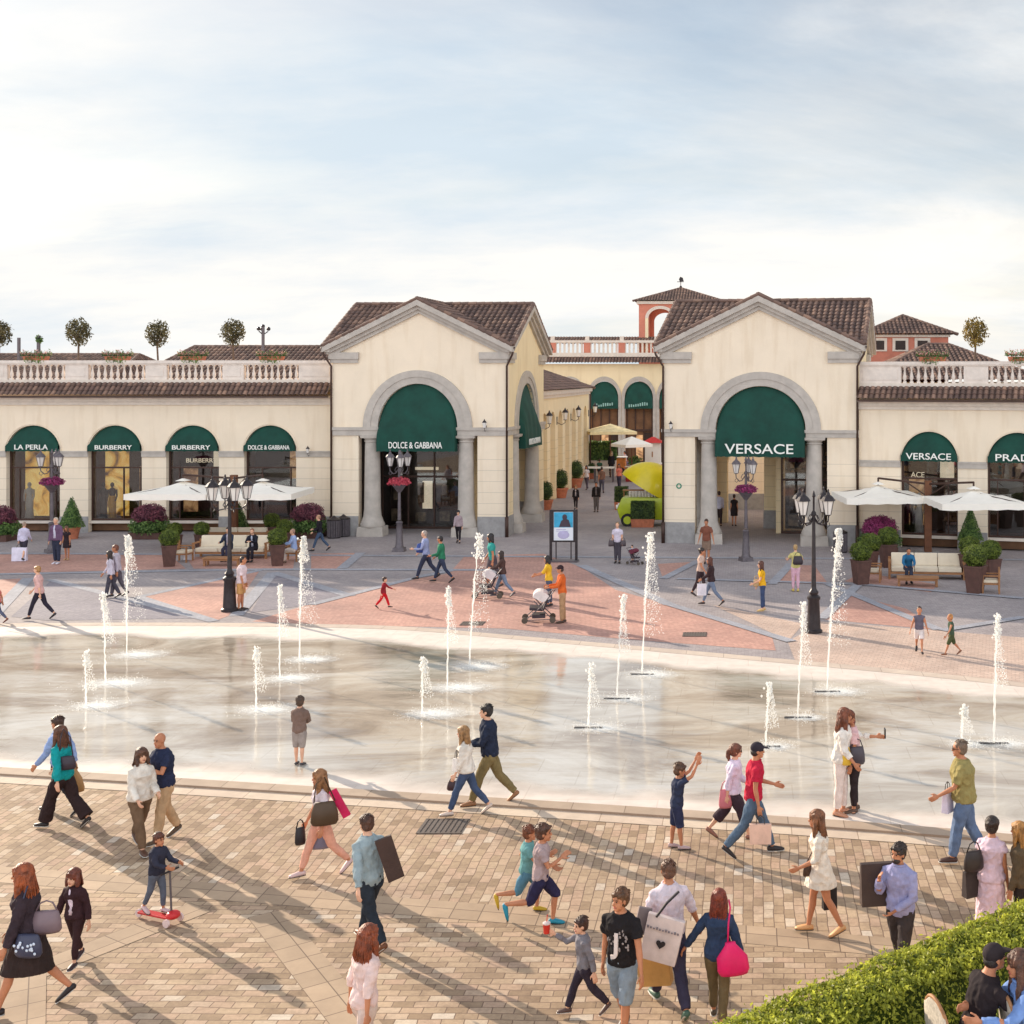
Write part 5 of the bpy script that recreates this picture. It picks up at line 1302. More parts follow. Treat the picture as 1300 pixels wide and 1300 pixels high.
# lemon-shaped stand -------------------------------------------------------------
LEM = mat('lemon_yellow_paint', S(226, 206, 30), 0.35, var=0.05, coat=0.3, bump=0.3, bscale=14); LEMG = mat('lime_green_paint', S(176, 190, 30), 0.4, var=0.06, coat=0.3)
p = G(822, 666); t = thing('lemon_stand', 'lime green drinks cart with an open lemon-shaped yellow lid in the street', 'drinks cart', (p[0], p[1], 0))
def lemon(mb, c, a, b_, h, rot, z0, n=28, m=10):
    vs = []; 
    for i in range(m+1):
        ph = i/m*PI/2
        for k in range(n):
            an = 2*PI*k/n; x = a*math.cos(ph)*math.cos(an); tip = (abs(math.cos(an))**14)*math.cos(ph)**3*0.22*a
            v = Vector((x+math.copysign(tip, math.cos(an)), b_*math.cos(ph)*math.sin(an), h*math.sin(ph))); vs.append(Vector(c)+rot @ v)
    fs = [(i*n+k, i*n+(k+1) % n, (i+1)*n+(k+1) % n, (i+1)*n+k) for i in range(m) for k in range(n)]; mb.add(vs, fs)
b = MB(); rr = Matrix.Identity(3)
b.add([(-1.35, -0.7, 0.3), (1.3, -0.7, 0.3), (1.3, 0.7, 0.3), (-1.35, 0.7, 0.3), (-1.25, -0.78, 1.45), (1.4, -0.78, 1.45), (1.4, 0.78, 1.45), (-1.25, 0.78, 1.45), (-1.5, -0.74, 0.85), (1.45, -0.74, 0.85), (1.45, 0.74, 0.85), (-1.5, 0.74, 0.85)],
      [(0,3,2,1), (0,1,9,8), (8,9,5,4), (1,2,10,9), (9,10,6,5), (2,3,11,10), (10,11,7,6), (3,0,8,11), (11,8,4,7), (4,5,6,7)])
b.build('cart_body', LEMG, t, bevel=0.12, smooth=True, angle=R(50))
b = MB(); rr = Matrix.Rotation(R(31), 3, 'Y'); lemon(b, (0.0, 0.05, 1.82), 1.25, 1.0, 1.42, rr, 0)
b.build('lid', LEM, t, smooth=True)
b = MB(); b.tube([(1.1, 0.0, 1.0), (1.25, 0.0, 1.4), (1.1, 0, 2.0)], [0.35, 0.4, 0.3], 12); b.build('hinge_post', LEM, t, smooth=True)
b = MB(); rn = random.Random(3)
for k in range(12): x = -0.85+k*0.16; b.lathe([(0.06, 1.46), (0.075, 1.72), (0.06, 1.74)], (x, -0.4+0.1*rn.random()), 8)
b.build('cup', mat('clear_cups', S(214, 206, 196), 0.3), t)
for x in (-0.95,):
    w = MB(); w.tube([(x, -0.86, 0.32), (x, -0.66, 0.32)], 0.33, 20); w.build('wheel', mat('tyre_rubber', S(40, 38, 38), 0.8), t, smooth=True, angle=R(40)); 
    w = MB(); w.tube([(x, -0.875, 0.32), (x, -0.84, 0.32)], 0.2, 16); w.build('hubcap', LEMG, t, smooth=True, angle=R(40))
w = MB(); w.tube([(-1.46, -0.45, 0.95), (-1.56, -0.45, 0.95)], 0.11, 12); w.tube([(-1.46, 0.45, 0.95), (-1.56, 0.45, 0.95)], 0.11, 12); w.build('headlight', LGLASS, t)
b = MB(); b.box(-1.3, -0.2, 0.3, 0.6, 1.7, 1.76); b.tube([(-1.25, 0.45, 1.4), (-1.25, 0.45, 1.7)], 0.03); b.build('counter_shade', WOOD, t)

# red kiosk, parasols and tables at the far end of the street -----------------------
def far(x, y): return G(x, y)
RED = mat('red_paint', S(206, 44, 36), 0.4, var=0.1); WHP = mat('white_paint', S(236, 230, 220), 0.6, var=0.02)
p = G(828, 609); t = thing('kiosk', 'white and red kiosk with a small red roof at the far end of the street', 'kiosk', (p[0], p[1], 0))
MB().box(-0.7, 0.9, -0.6, 0.8, 0, 1.15).build('counter', RED, t, bevel=0.02); MB().box(-0.6, 0.8, -0.5, 0.7, 1.16, 1.22).build('counter_top', WHP, t); MB().box(-0.5, 0.62, -0.45, 0.6, 1.22, 2.75).build('panel', WHP, t)
MB().box(0.0, 0.08, -0.47, -0.452, 1.7, 2.1).build('panel_mark', mat('tan_mark', S(170, 120, 80)), t)
MB().frustum((0.06, 0.05), 2.75, 3.15, 0.85, 0.8, 0.1, 0.1).build('roof', RED, t)
p = G(808, 611); t = thing('food_counter', 'dark red counter with green plants beside the white and red kiosk', 'counter', (p[0], p[1], 0))
MB().box(-0.75, 0.4, -0.4, 0.4, 0, 1.05).build('body', mat('dark_red_paint', S(150, 30, 34), 0.5), t, bevel=0.02); MB().box(-0.8, 0.45, -0.45, 0.45, 1.052, 1.1).build('top', WHP, t)
rn = random.Random(5); leaves('plant', sphere_pts((-0.15, 0, 1.5), 0.5, 0.4, 300, rn, 0.5), L_GREEN, t, 0.1, 4)
def mini_parasol(lab, x, y, half, zc, m, rz=0.3):
    p = G(x, y); t = thing('parasol', lab, 'parasol', (p[0], p[1], 0), rz); MB().tube([(0, 0, 0), (0, 0, zc+0.4)], 0.04).build('pole', WOODD, t); q = half
    mb = MB(); mb.add([(-q, -q, zc), (q, -q, zc), (q, q, zc), (-q, q, zc), (0, 0, zc+0.55), (-q, -q, zc-0.2), (q, -q, zc-0.2), (q, q, zc-0.2), (-q, q, zc-0.2)], [(0,1,4),(1,2,4),(2,3,4),(3,0,4),(0,1,6,5),(1,2,7,6),(2,3,8,7),(3,0,5,8)]); mb.build('canopy', m, t)
mini_parasol('wide cream and yellow parasol at the far end of the street, left side', 775, 606, 1.75, 3.5, mat('yellowish_canvas', S(240, 220, 170), 0.8), 0.25)
mini_parasol('small pale parasol beside the red kiosk at the far end of the street', 802, 612, 1.1, 2.75, CANVAS, 0.6)
p = G(783, 603); t = thing('orange_food_cart', 'small orange food cart under the far parasols', 'cart', (p[0], p[1], 0)); MB().box(-0.7, 0.7, -0.4, 0.4, 0.5, 1.35).build('body', mat('orange_paint', S(216, 130, 60), 0.6), t, bevel=0.04); MB().box(-0.8, 0.8, -0.5, 0.5, 1.36, 1.42).build('top', WHP, t)
w = MB(); w.tube([(-0.4, -0.42, 0.3), (-0.4, -0.36, 0.3)], 0.3, 14); w.tube([(0.4, -0.42, 0.3), (0.4, -0.36, 0.3)], 0.3, 14); w.build('wheel', IRON, t)
p = G(757, 612); t = thing('white_counter', 'long white standing table at the far left of the street', 'counter', (p[0], p[1], 0)); MB().box(-1.5, 1.3, -0.35, 0.35, 1.0, 1.1).build('top', WHP, t)
for sx in (-1.4, -0.1, 1.2):
    for sy in (-0.28, 0.28): MB().box(sx-0.04, sx+0.04, sy-0.04, sy+0.04, 0, 0.999).build('leg', IRONG, t)
# poles behind the left balustrade
for (x, y0, y1, r_, lab, kind) in ((24, 428, 456, 0.09, 'plain grey post behind the left balustrade, far left', 0), (49, 425, 456, 0.1, 'post with a green top behind the left balustrade', 1), (334, 414, 450, 0.09, 'post with a branched lamp head behind the left balustrade', 2)):
    Y = 70; X, _, zt = AT(x, y0, Y); zb = AT(x, y1+8, Y)[2]; t = thing('rooftop_post', lab, 'post', (X, Y, zb)); h = zt-zb
    MB().tube([(0, 0, 0), (0, 0, h*0.98)], r_, 8).build('shaft', IRONG, t)
    if kind == 1: rn = random.Random(3); leaves('greenery', sphere_pts((0.05, 0, h*0.85), 0.2, 0.25, 120, rn, 0.3), L_GREEN, t, 0.08, 4)
    if kind == 2:
        m_ = MB()
        for a in (0, 2.1, 4.2): m_.tube([(0, 0, h*0.75), (0.28*math.cos(a), 0.28*math.sin(a), h*0.85)], 0.03, 5); m_.ball((0.3*math.cos(a), 0.3*math.sin(a), h*0.92), 0.11)
        m_.ball((0, 0, h), 0.1); m_.build('lamp_head', IRON, t)

# ---------------------------------------------------------------- raised terrace with a hedge, bottom right
TZ = 1.0
a = Vector((-1.4, 10.15)); d = Vector((0.78, 0.625)).normalized(); nrm = Vector((d.y, -d.x))     # towards the viewer
def hp(s, w, z): q = a + d*s + nrm*w; return (q.x, q.y, z)
tr = MB(); tr.add([hp(-6, 0.02, 0), hp(12, 0.02, 0), hp(12, 9, 0), hp(-6, 9, 0), hp(-6, 0.02, TZ), hp(12, 0.02, TZ), hp(12, 9, TZ), hp(-6, 9, TZ)], [(0,3,2,1),(4,5,6,7),(0,1,5,4),(1,2,6,5),(2,3,7,6),(3,0,4,7)])
tag(tr.build('raised_terrace', mat('terrace_slabs', S(196, 176, 154), 0.8, var=0.08)), kind='structure')
hd = thing('hedge', 'long bright green clipped hedge bordering the raised terrace, lower right', 'hedge', hp(3, 0.4, 0)); rn = random.Random(21)
pts = []; Lh = 8.5; W_h = 0.62; z0h, z1h = 0.75, 1.9
for _ in range(64000):
    s = rn.uniform(-1.5, Lh); k = rn.random(); nz_ = 0.05*noise.noise(Vector((s*2.2, k*3, 0)))
    if k < 0.52:
        w = rn.uniform(0, W_h); z = z1h - rn.random()**2*0.10 + 0.06*noise.noise(Vector((s*1.6, w*2.5, 3))) - 0.07*(abs(w-W_h/2)/(W_h/2))**4; pts.append((hp(s, w, z), (0, 0, 1)))
    elif k < 0.80:
        z = rn.uniform(z0h+0.2, z1h); pts.append((hp(s, W_h+nz_+rn.uniform(-0.1, 0.05)+0.06*noise.noise(Vector((s*1.8, z*2, 7))), z), (nrm.x, nrm.y, 0.3)))
    else:
        z = rn.uniform(z0h-0.1, z1h); pts.append((hp(s, 0.0+nz_-rn.uniform(-0.1, 0.05), z), (-nrm.x, -nrm.y, 0.3)))
wm = wmat(hd).inverted(); pts = [(wm @ Vector(p_), n_) for p_, n_ in pts]
c = MB(); c.add([hp(-1.5, 0.1, 0.6), hp(Lh, 0.1, 0.6), hp(Lh, W_h-0.1, 0.6), hp(-1.5, W_h-0.1, 0.6), hp(-1.5, 0.1, z1h-0.12), hp(Lh, 0.1, z1h-0.12), hp(Lh, W_h-0.1, z1h-0.12), hp(-1.5, W_h-0.1, z1h-0.12)], [(0,3,2,1),(4,5,6,7),(0,1,5,4),(1,2,6,5),(2,3,7,6),(3,0,4,7)])
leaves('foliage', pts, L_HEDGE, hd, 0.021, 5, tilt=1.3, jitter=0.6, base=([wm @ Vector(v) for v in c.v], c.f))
MB().add([hp(-1.5, 0.05, 0.0), hp(Lh, 0.05, 0.0), hp(Lh, -0.05, 0.0), hp(-1.5, -0.05, 0.0)], [(0,1,2,3)])
tw_ = MB(); tw_.add([hp(-6, -0.12, 0), hp(12, -0.12, 0), hp(12, 0.0, 0), hp(-6, 0.0, 0), hp(-6, -0.12, 0.85), hp(12, -0.12, 0.85), hp(12, 0.0, 0.85), hp(-6, 0.0, 0.85)], [(0,3,2,1),(4,5,6,7),(0,1,5,4),(1,2,6,5),(2,3,7,6),(3,0,4,7)])
tag(tw_.build('terrace_wall', PALE), 'low pale wall carrying the terrace edge behind the hedge', 'wall')
# ================================================================ WATER JETS
def water_mat():
    m, nt, b = newmat('white_water'); L = nt.links.new
    b.inputs['Base Color'].default_value = (0.92, 0.93, 0.93, 1); b.inputs['Roughness'].default_value = 0.25
    tl = N(nt, 'ShaderNodeBsdfTranslucent'); tl.inputs[0].default_value = (0.95, 0.93, 0.88, 1)
    mx = N(nt, 'ShaderNodeMixShader', i_0=0.5); L(b.outputs[0], mx.inputs[1]); L(tl.outputs[0], mx.inputs[2])
    tr = N(nt, 'ShaderNodeBsdfTransparent'); m2 = N(nt, 'ShaderNodeMixShader', i_0=0.4); L(mx.outputs[0], m2.inputs[1]); L(tr.outputs[0], m2.inputs[2])
    L(m2.outputs[0], nt.nodes['Material Output'].inputs[0]); return m
def foam_mat():
    m, nt, b = newmat('water_foam'); L = nt.links.new
    b.inputs['Base Color'].default_value = (0.88, 0.87, 0.84, 1); b.inputs['Roughness'].default_value = 0.4
    tc = N(nt, 'ShaderNodeTexCoord'); ln = N(nt, 'ShaderNodeVectorMath', operation='LENGTH'); L(tc.outputs['Object'], ln.inputs[0])
    nz = N(nt, 'ShaderNodeTexNoise', i_Scale=5.0, i_Detail=7.0, i_Roughness=0.75); L(tc.outputs['Object'], nz.inputs['Vector'])
    fa = N(nt, 'ShaderNodeMapRange'); fa.inputs[1].default_value = 0.0; fa.inputs[2].default_value = 1.0; fa.inputs[3].default_value = 0.62; fa.inputs[4].default_value = -0.35; L(ln.outputs['Value'], fa.inputs[0])
    ad = N(nt, 'ShaderNodeMath', operation='ADD'); L(nz.outputs['Fac'], ad.inputs[0]); L(fa.outputs[0], ad.inputs[1])
    r = ramp(nt, [(0.45, (0, 0, 0, 1)), (0.95, (0.85, 0.85, 0.85, 1))]); L(ad.outputs[0], r.inputs[0]); L(r.outputs[0], b.inputs['Alpha'])
    return m
WATER = water_mat(); FOAM = foam_mat(); NOZ = mat('nozzle_grate', S(70, 66, 66), 0.6, var=0.1)
OCT = [(0, 2, 4), (2, 1, 4), (1, 3, 4), (3, 0, 4), (2, 0, 5), (1, 2, 5), (3, 1, 5), (0, 3, 5)]
def drops(pts):
    mb = MB()
    for p, r_ in pts:
        x, y, z = p; a = r_*1.35
        mb.add([(x+r_, y, z), (x-r_, y, z), (x, y+r_, z), (x, y-r_, z), (x, y, z+a), (x, y, z-a)], OCT)
    return mb
def jet(xb, yb, xt, yt, kind, lab, noz=False, foam=1.0, seed=0):
    bx, by = G(xb, yb); X, _, H_ = AT(xt, yt, by); dx = X-bx; t = thing('water_jet', lab, 'water jet', (bx, by, 0.012), 0, 'water jets in the pool'); rn = random.Random(seed+31)
    path = lambda k: (dx*k**1.3, 0.0, H_*k)
    col = MB(); n = 26; top = 1.0 if kind != 'tall' else 0.93
    pts = []; rr = []
    for i in range(n+1):
        k = top*i/n; p = path(k); pts.append((p[0]+rn.uniform(-1, 1)*0.006*(1+3*k), rn.uniform(-1, 1)*0.008, p[2])); rr.append((0.013+0.014*rn.random())*(1.0 if k < 0.6 else 0.85))
    col.tube(pts, rr, 7).build('column', WATER, t, smooth=True)
    dp = []
    if kind == 'tall':
        spread = 0.27; N_ = 2200; ph_ = rn.uniform(0, 50)
        for _ in range(N_):
            k = 1-rn.random()**1.5*0.72; w = spread*(0.25+1.6*(1-k))*rn.random()**0.6; a = rn.uniform(0, 6.28); p = path(k)
            q_ = (p[0]+w*math.cos(a)*0.8+0.6*w, p[1]+w*math.sin(a), p[2])
            if noise.noise(Vector((q_[0]*4+ph_, q_[1]*4, q_[2]*2.2))) < -0.12: continue
            dp.append((q_, rn.uniform(0.004, 0.013)*(1.5 if k > 0.88 else 1)))
        for _ in range(110): k = rn.uniform(0.8, 1.0); p = path(k); dp.append(((p[0]+rn.gauss(0.01, 0.045), rn.gauss(0, 0.045), p[2]), rn.uniform(0.010, 0.032)))
    elif kind == 'mid':
        for _ in range(900):
            k = 1-rn.random()**1.3*0.55; w = 0.5*(1-k); p = path(k); dp.append(((p[0]+w*rn.uniform(-0.15, 1.0)+rn.gauss(0, 0.02), rn.gauss(0, 0.05), p[2]), rn.uniform(0.004, 0.012)))
        for _ in range(70): k = rn.uniform(0.82, 1.02); p = path(k); dp.append(((p[0]+rn.gauss(0.01, 0.035), rn.gauss(0, 0.035), p[2]), rn.uniform(0.010, 0.030)))
    elif kind == 'low':
        for _ in range(600):
            k = 1-rn.random()*0.7; w = 0.35*(1-k)+0.03; p = path(k); dp.append(((p[0]+w*rn.uniform(-0.2, 1.0), rn.gauss(0, 0.05), p[2]), rn.uniform(0.004, 0.011)))
        for _ in range(70): k = rn.uniform(0.75, 1.03); p = path(k); dp.append(((p[0]+rn.gauss(0.01, 0.04), rn.gauss(0, 0.04), p[2]), rn.uniform(0.010, 0.030)))
    for _ in range(320): r_ = abs(rn.gauss(0, 0.42))*foam; a = rn.uniform(0, 6.28); dp.append(((0.25*foam+r_*math.cos(a), r_*math.sin(a), abs(rn.gauss(0, 0.05))), rn.uniform(0.004, 0.010)))
    tag(drops(dp).build('spray', WATER, t), kind='stuff')
    if foam:
        f_ = MB(); f_.add([(math.cos(2*PI*k/32), math.sin(2*PI*k/32), 0.0) for k in range(32)], [tuple(range(32))])
        o = f_.build('foam', FOAM, t); o.location = (0.28*foam, 0.0, 0.008); o.scale = (1.25*foam, 0.85*foam, 1)
    if noz: MB().box(-0.30, 0.30, -0.05, 0.05, 0.002, 0.02).build('nozzle_grate', NOZ, t)
J = [(161, 832, 161, 679, 'tall', 'tall water jet with heavy spray at the left, right of its close neighbour', False, 1.1), (134, 868, 131, 755, 'mid', 'medium water jet with a wide haze of drops left of the tallest left jet', False, 1.1),
     (109, 897, 109, 829, 'low', 'low water jet, leftmost in the pool', False, 0.9), (355, 862, 355, 744, 'mid', 'medium water jet just left of the tall one in front of the left lamp post', False, 1.0),
     (380, 838, 384, 682, 'tall', 'tall water jet just right of the man in a white shirt and tan shorts', False, 1.0), (325, 902, 325, 824, 'low', 'low water jet above and left of the boy standing in the pool', False, 0.9),
     (596, 847, 608, 677, 'tall', 'tall leaning water jet in the middle with a bulky head of drops', False, 1.0), (568, 874, 569, 747, 'mid', 'medium water jet left of the tall leaning one', False, 1.1),
     (536, 907, 537, 837, 'low', 'low water jet left of and nearer than the middle pair', False, 1.0), (747, 925, 750, 844, 'low', 'thin low water jet over a dark grate in the middle of the pool', True, 0.8),
     (783, 888, 791, 758, 'mid', 'medium thin water jet over a dark grate, between a low and a tall one', True, 0.8), (815, 857, 825, 677, 'tall', 'tall thin water jet over a dark grate, right of centre', True, 0.9),
     (1050, 879, 1064, 672, 'tall', 'tall water jet with a big cloud of drops beside the right lamp post', True, 0.9), (1013, 912, 1020, 767, 'mid', 'medium water jet over a dark grate left of the big cloud of drops', True, 0.6),
     (972, 949, 977, 869, 'low', 'low water jet over a dark grate beside the man in a dark cap', True, 0.6), (1221, 946, 1223, 897, 'low', 'low water jet behind the man in the olive shirt', False, 0.6), (1262, 945, 1266, 783, 'mid', 'tall thin water jet nearest the right edge', True, 0.8)]
for i, j in enumerate(J): jet(*j, seed=i)

# ================================================================ PEOPLE
SKINS = {'l': mat('skin_light', S(222, 170, 140), 0.55, var=0.06, scale=6), 't': mat('skin_tan', S(190, 126, 92), 0.55, var=0.08, scale=6), 'd': mat('skin_brown', S(150, 96, 70), 0.55, var=0.08, scale=6)}
def cloth(c): return mat('cloth_%d_%d_%d' % c, S(*c), 0.85, var=0.12, scale=7, bump=0.7, bscale=11, spec=0.15)
def hairm(c): return mat('hair_%d_%d_%d' % c, S(*c), 0.45, var=0.30, scale=14, bump=0.6, bscale=60, spec=0.5)
def shoem(c): return mat('shoe_%d_%d_%d' % c, S(*c), 0.5, var=0.06)
TMPS = []
def remesh(mb, name, vox, m, parent, folds=0.0, smooth_it=2, seed=0, fscale=7.0, stretch=(1, 1, 0.45)):
    me = mb.mesh('tmp'); bm = bmesh.new(); bm.from_mesh(me); bmesh.ops.recalc_face_normals(bm, faces=bm.faces); bm.to_mesh(me); bm.free()
    o = bpy.data.objects.new('tmp', me); C.objects.link(o)
    r_ = o.modifiers.new('r', 'REMESH'); r_.mode = 'VOXEL'; r_.voxel_size = vox
    if smooth_it: s_ = o.modifiers.new('s', 'SMOOTH'); s_.iterations = smooth_it; s_.factor = 0.5
    bpy.context.view_layer.update(); dg = bpy.context.evaluated_depsgraph_get()
    res = bpy.data.meshes.new_from_object(o.evaluated_get(dg)); C.objects.unlink(o); bpy.data.objects.remove(o); bpy.data.meshes.remove(me)
    if folds:
        sd = Vector((seed*3.7, seed*1.3, seed)); co = [v.co.copy() for v in res.vertices]; nn = [v.normal.copy() for v in res.vertices]
        for v, c, n in zip(res.vertices, co, nn):
            q = Vector((c.x*stretch[0], c.y*stretch[1], c.z*stretch[2]))*fscale + sd
            a = 1-abs(noise.noise(q))*2.2; b_ = noise.noise(q*2.3)
            n.z *= 0.12; v.co = c + n*(folds*max(-0.25, min(0.9, a*0.6+b_*0.5)))
    res.name = name; res.materials.clear(); res.materials.append(m); res.polygons.foreach_set('use_smooth', [True]*len(res.polygons))
    ob = bpy.data.objects.new(name, res); C.objects.link(ob)
    if parent is not None: ob.parent = parent
    return ob

def person(x, y, yt, face, lab, top=None, bot=None, shoe=(50, 45, 45), hair=('short', (60, 42, 34)), skin='l', sex='m', pose='stand', lean=4, legs=None, arms=None,
           child=False, hyaw=0, hpitch=0, wide=1.0, group=None, z0=0.0, H=None, loc=None, hem=0.30, sleeve=None, extra=None, fat=1.0):
    """x,y: pixel between the feet; yt: pixel of the top of the head. Built in metres, forward = +Y"""
    if loc is None: p = G(x, y); loc = (p[0], p[1]); Hm = (y-yt)/(y-CY)*CH
    else: Hm = H
    if H: Hm = H
    ppm = F/loc[1]; vox = 0.0085 if ppm > 85 else (0.011 if ppm > 60 else (0.016 if ppm > 36 else 0.022))
    near = ppm > 50
    # ---- joints, unit height
    hipz = 0.0; UL_ = 0.235 if not child else 0.225; LL = 0.24 if not child else 0.225
    hw = 0.048*wide; sw = (0.108 if sex == 'm' else 0.094); 
    if child: sw = 0.100
    hs = 1.0 if not child else 1.22
    if legs is None:
        legs = {'stand': ((3, 3), (-3, 2)), 'walk': ((24, 6), (-20, 22)), 'walk2': ((-20, 22), (24, 6)), 'step': ((14, 5), (-12, 16)), 'step2': ((-12, 16), (14, 5)), 'run': ((38, 45), (-24, 62)), 'run2': ((-24, 62), (38, 45)), 'sit': ((84, 84), (80, 86))}[pose]
    if arms is None:
        arms = {'stand': ((2, 6, 12), (2, 6, 12)), 'walk': ((-22, 6, 14), (20, 6, 22)), 'walk2': ((20, 6, 22), (-22, 6, 14)), 'step': ((-12, 6, 14), (14, 6, 22)), 'step2': ((14, 6, 22), (-12, 6, 14)), 'run': ((-30, 10, 80), (30, 10, 85)), 'run2': ((30, 10, 85), (-30, 10, 80)), 'sit': ((35, 8, 50), (32, 8, 55))}[pose]
    ln = R(lean); up = Vector((0, math.sin(ln), math.cos(ln))); fw = Vector((0, math.cos(ln), -math.sin(ln))); X = Vector((1, 0, 0))
    T = lambda xx, f, u: X*xx + fw*f + up*u
    lj = []
    for s, (th, kn) in zip((-1, 1), legs):
        h = Vector((s*hw, 0, hipz)); a = R(th); k = h + Vector((s*0.004, math.sin(a), -math.cos(a)))*UL_; b = a - R(kn); an = k + Vector((0, math.sin(b), -math.cos(b)))*LL
        fp = min(0, b)*0.9; 
        if pose == 'sit': fp = 0
        fd = Vector((s*0.10, math.cos(fp), math.sin(fp))); lj.append((h, k, an, fd.normalized(), b))
    aj = []
    for s, A in zip((-1, 1), arms):
        sg, ab, el = A[:3]; inward = A[3] if len(A) > 3 else 8
        sh = T(s*sw*0.90, 0, 0.276); a = R(sg)-ln*0.0; d = Vector((s*math.sin(R(ab)), math.cos(R(ab))*math.sin(a), -math.cos(R(ab))*math.cos(a))); e = sh + d*0.168
        fwd = Vector((0, math.cos(a), math.sin(a))); c = R(el); iw = R(inward)*min(1, el/40.0); d2 = d*math.cos(c) + (fwd*math.cos(iw) + Vector((-s, 0, 0))*math.sin(iw))*math.sin(c); d2.normalize(); w = e + d2*0.145
        aj.append((sh, e, w, d2))
    nb = T(0, 0.0, 0.325); hc0 = T(0, 0.012, 0.408 if not child else 0.412)
    low = min(min((an - Vector((0, 0, 0.045*hs)) + fd*0.0).z, (an+fd*0.11*hs-Vector((0, 0, 0.04))).z) for (h, k, an, fd, b) in lj)
    topz = hc0.z + 0.068*hs
    if pose == 'sit': K = Hm; base = -low
    else: K = Hm/(topz-low); base = -low
    V = lambda v: (Vector(v)+Vector((0, 0, base)))*K
    root_loc = (loc[0], loc[1], z0+0.012)
    hr = Matrix.Rotation(R(hyaw), 3, 'Z') @ Matrix.Rotation(R(-hpitch)-ln*0.5, 3, 'X')
    hc = hc0; HV = lambda x_, y_, z_: V(hc + hr @ Vector((x_, y_, z_))*hs)
    ft = fat
    # ---- body
    mb = MB(); n = 10
    TR_m = [(-0.035, .06, .05), (-0.01, .084, .06), (.02, .088, .064), (.07, .084, .058), (.125, .078, .052), (.18, .088, .058), (.235, .099, .064), (.268, .096, .058), (.292, .076, .048), (.310, .050, .040), (.335, .031, .033)]
    TR_f = [(-0.035, .062, .05), (-0.01, .090, .064), (.02, .092, .066), (.07, .080, .054), (.125, .066, .046), (.18, .076, .054), (.23, .085, .066), (.262, .083, .054), (.288, .064, .043), (.308, .040, .035), (.335, .027, .029)]
    TR = TR_m if sex == 'm' else TR_f
    def torso(m_, z0_, z1_, off=0.0, rings=None, flare=0.0, ext=None):
        pts = []; rx = []; ry = []
        zs = [z0_] + [q[0] for q in TR if z0_ < q[0] < z1_] + [z1_]
        for zz in zs:
            for (a, b) in zip(TR[:-1], TR[1:]):
                if a[0] <= zz <= b[0]: f = (zz-a[0])/(b[0]-a[0]); r1 = a[1]+(b[1]-a[1])*f; r2 = a[2]+(b[2]-a[2])*f; break
            else: r1, r2 = (TR[0][1], TR[0][2]) if zz < TR[0][0] else (TR[-1][1], TR[-1][2])
            if zz < 0.16: r1 = max(r1, 0.084 if flare else r1); 
            fl = flare*max(0, 0.16-zz)
            # below the hip the torso hangs straight down
            c = T(0, 0, zz) if zz > 0 else Vector((0, 0, zz)); bf = ft if zz < 0.26 else 1+(ft-1)*0.4
            pts.append(V(c)); rx.append((r1*bf+off+fl)*K); ry.append((r2*bf*(1.0 if ft <= 1 else 1.12)+off+fl)*K)
        m_.loft(pts, rx, ry, (1, 0, 0), 18)
    torso(mb, -0.035, 0.335)
    mb.loft([V(T(0, 0, 0.31)), V(T(0, 0.004, 0.35)), V(hc + Vector((0, -0.006, -0.02)))], [.033*K, .029*K*(1.05 if sex == 'm' else 0.92), .03*K], [.034*K, .031*K, .032*K], (1, 0, 0), 12)
    # head: skull, jaw, nose, ears, brow
    hk = K*hs
    mb.ball(HV(0, -0.004, 0.012), .043*hk, .053*hk, .054*hk, 16, 12, hr); mb.ball(HV(0, 0.012, -0.026), .034*hk, .038*hk, .040*hk, 14, 10, hr); mb.ball(HV(0, 0.036, -0.052), .016*hk, .014*hk, .013*hk, 10, 8, hr)
    mb.loft([HV(0, 0.046, 0.004), HV(0, 0.058, -0.014), HV(0, 0.055, -0.020)], [.005*hk, .009*hk, .007*hk], [.005*hk, .008*hk, .005*hk], (1, 0, 0), 8)
    for s in (-1, 1): mb.ball(HV(s*0.044, -0.002, -0.008), .006*hk, .010*hk, .016*hk, 8, 6, hr)
    thk = 1.0 if sex == 'm' else 1.02
    for (h, k, an, fd, b) in lj:
        mid = h.lerp(k, 0.45); cf = k.lerp(an, 0.32)-Vector((0, math.cos(b)*0.006, 0))
        mb.loft([V(h+Vector((0, 0, 0.02))), V(h-Vector((0, 0, 0.02))), V(mid), V(k), V(cf), V(k.lerp(an, 0.75)), V(an), V(an-Vector((0, 0, 0.02)))], [q*K*thk*ft**0.5 for q in (.045, .050, .042, .029, .029, .021, .017, .018)], [q*K*thk*ft**0.5 for q in (.05, .054, .045, .030, .0305, .022, .018, .020)], (1, 0, 0), 14)
        # bare foot with toes' end
        fdn = Vector((0, 0, -1)); q = an - Vector((0, 0, 0.024*hs)); mb.loft([V(q-fd*0.03), V(q), V(q+fd*0.05+fdn*0.006), V(q+fd*0.098+fdn*0.012)], [.014*K, .02*K, .024*K, .016*K], [.018*K, .022*K, .014*K, .008*K], (1, 0, 0), 10)
    hands = []
    for s, (sh, e, w, d2) in zip((-1, 1), aj):
        mb.loft([V(sh+T(-s*0.03, 0, 0.004)), V(sh+T(-s*0.004, 0, -0.006)), V(sh.lerp(e, 0.4)), V(e), V(e.lerp(w, 0.25)), V(w)], [q*K for q in (.024, .029, .027, .020, .021, .0135)], [q*K for q in (.024, .029, .027, .021, .022, .0115)], (0, 1, 0), 12)
        # hand: palm, four curled fingers, thumb leaving the side of the palm
        side = Vector((0, 1, 0)) - d2*d2.y
        if side.length < 0.2: side = Vector((0, 0, 1)) - d2*d2.z
        side.normalize(); pn = d2.cross(side).normalized()*(-s if d2.z < 0 else s)   # palm looks inward
        if pn.x*s > 0: pn = -pn
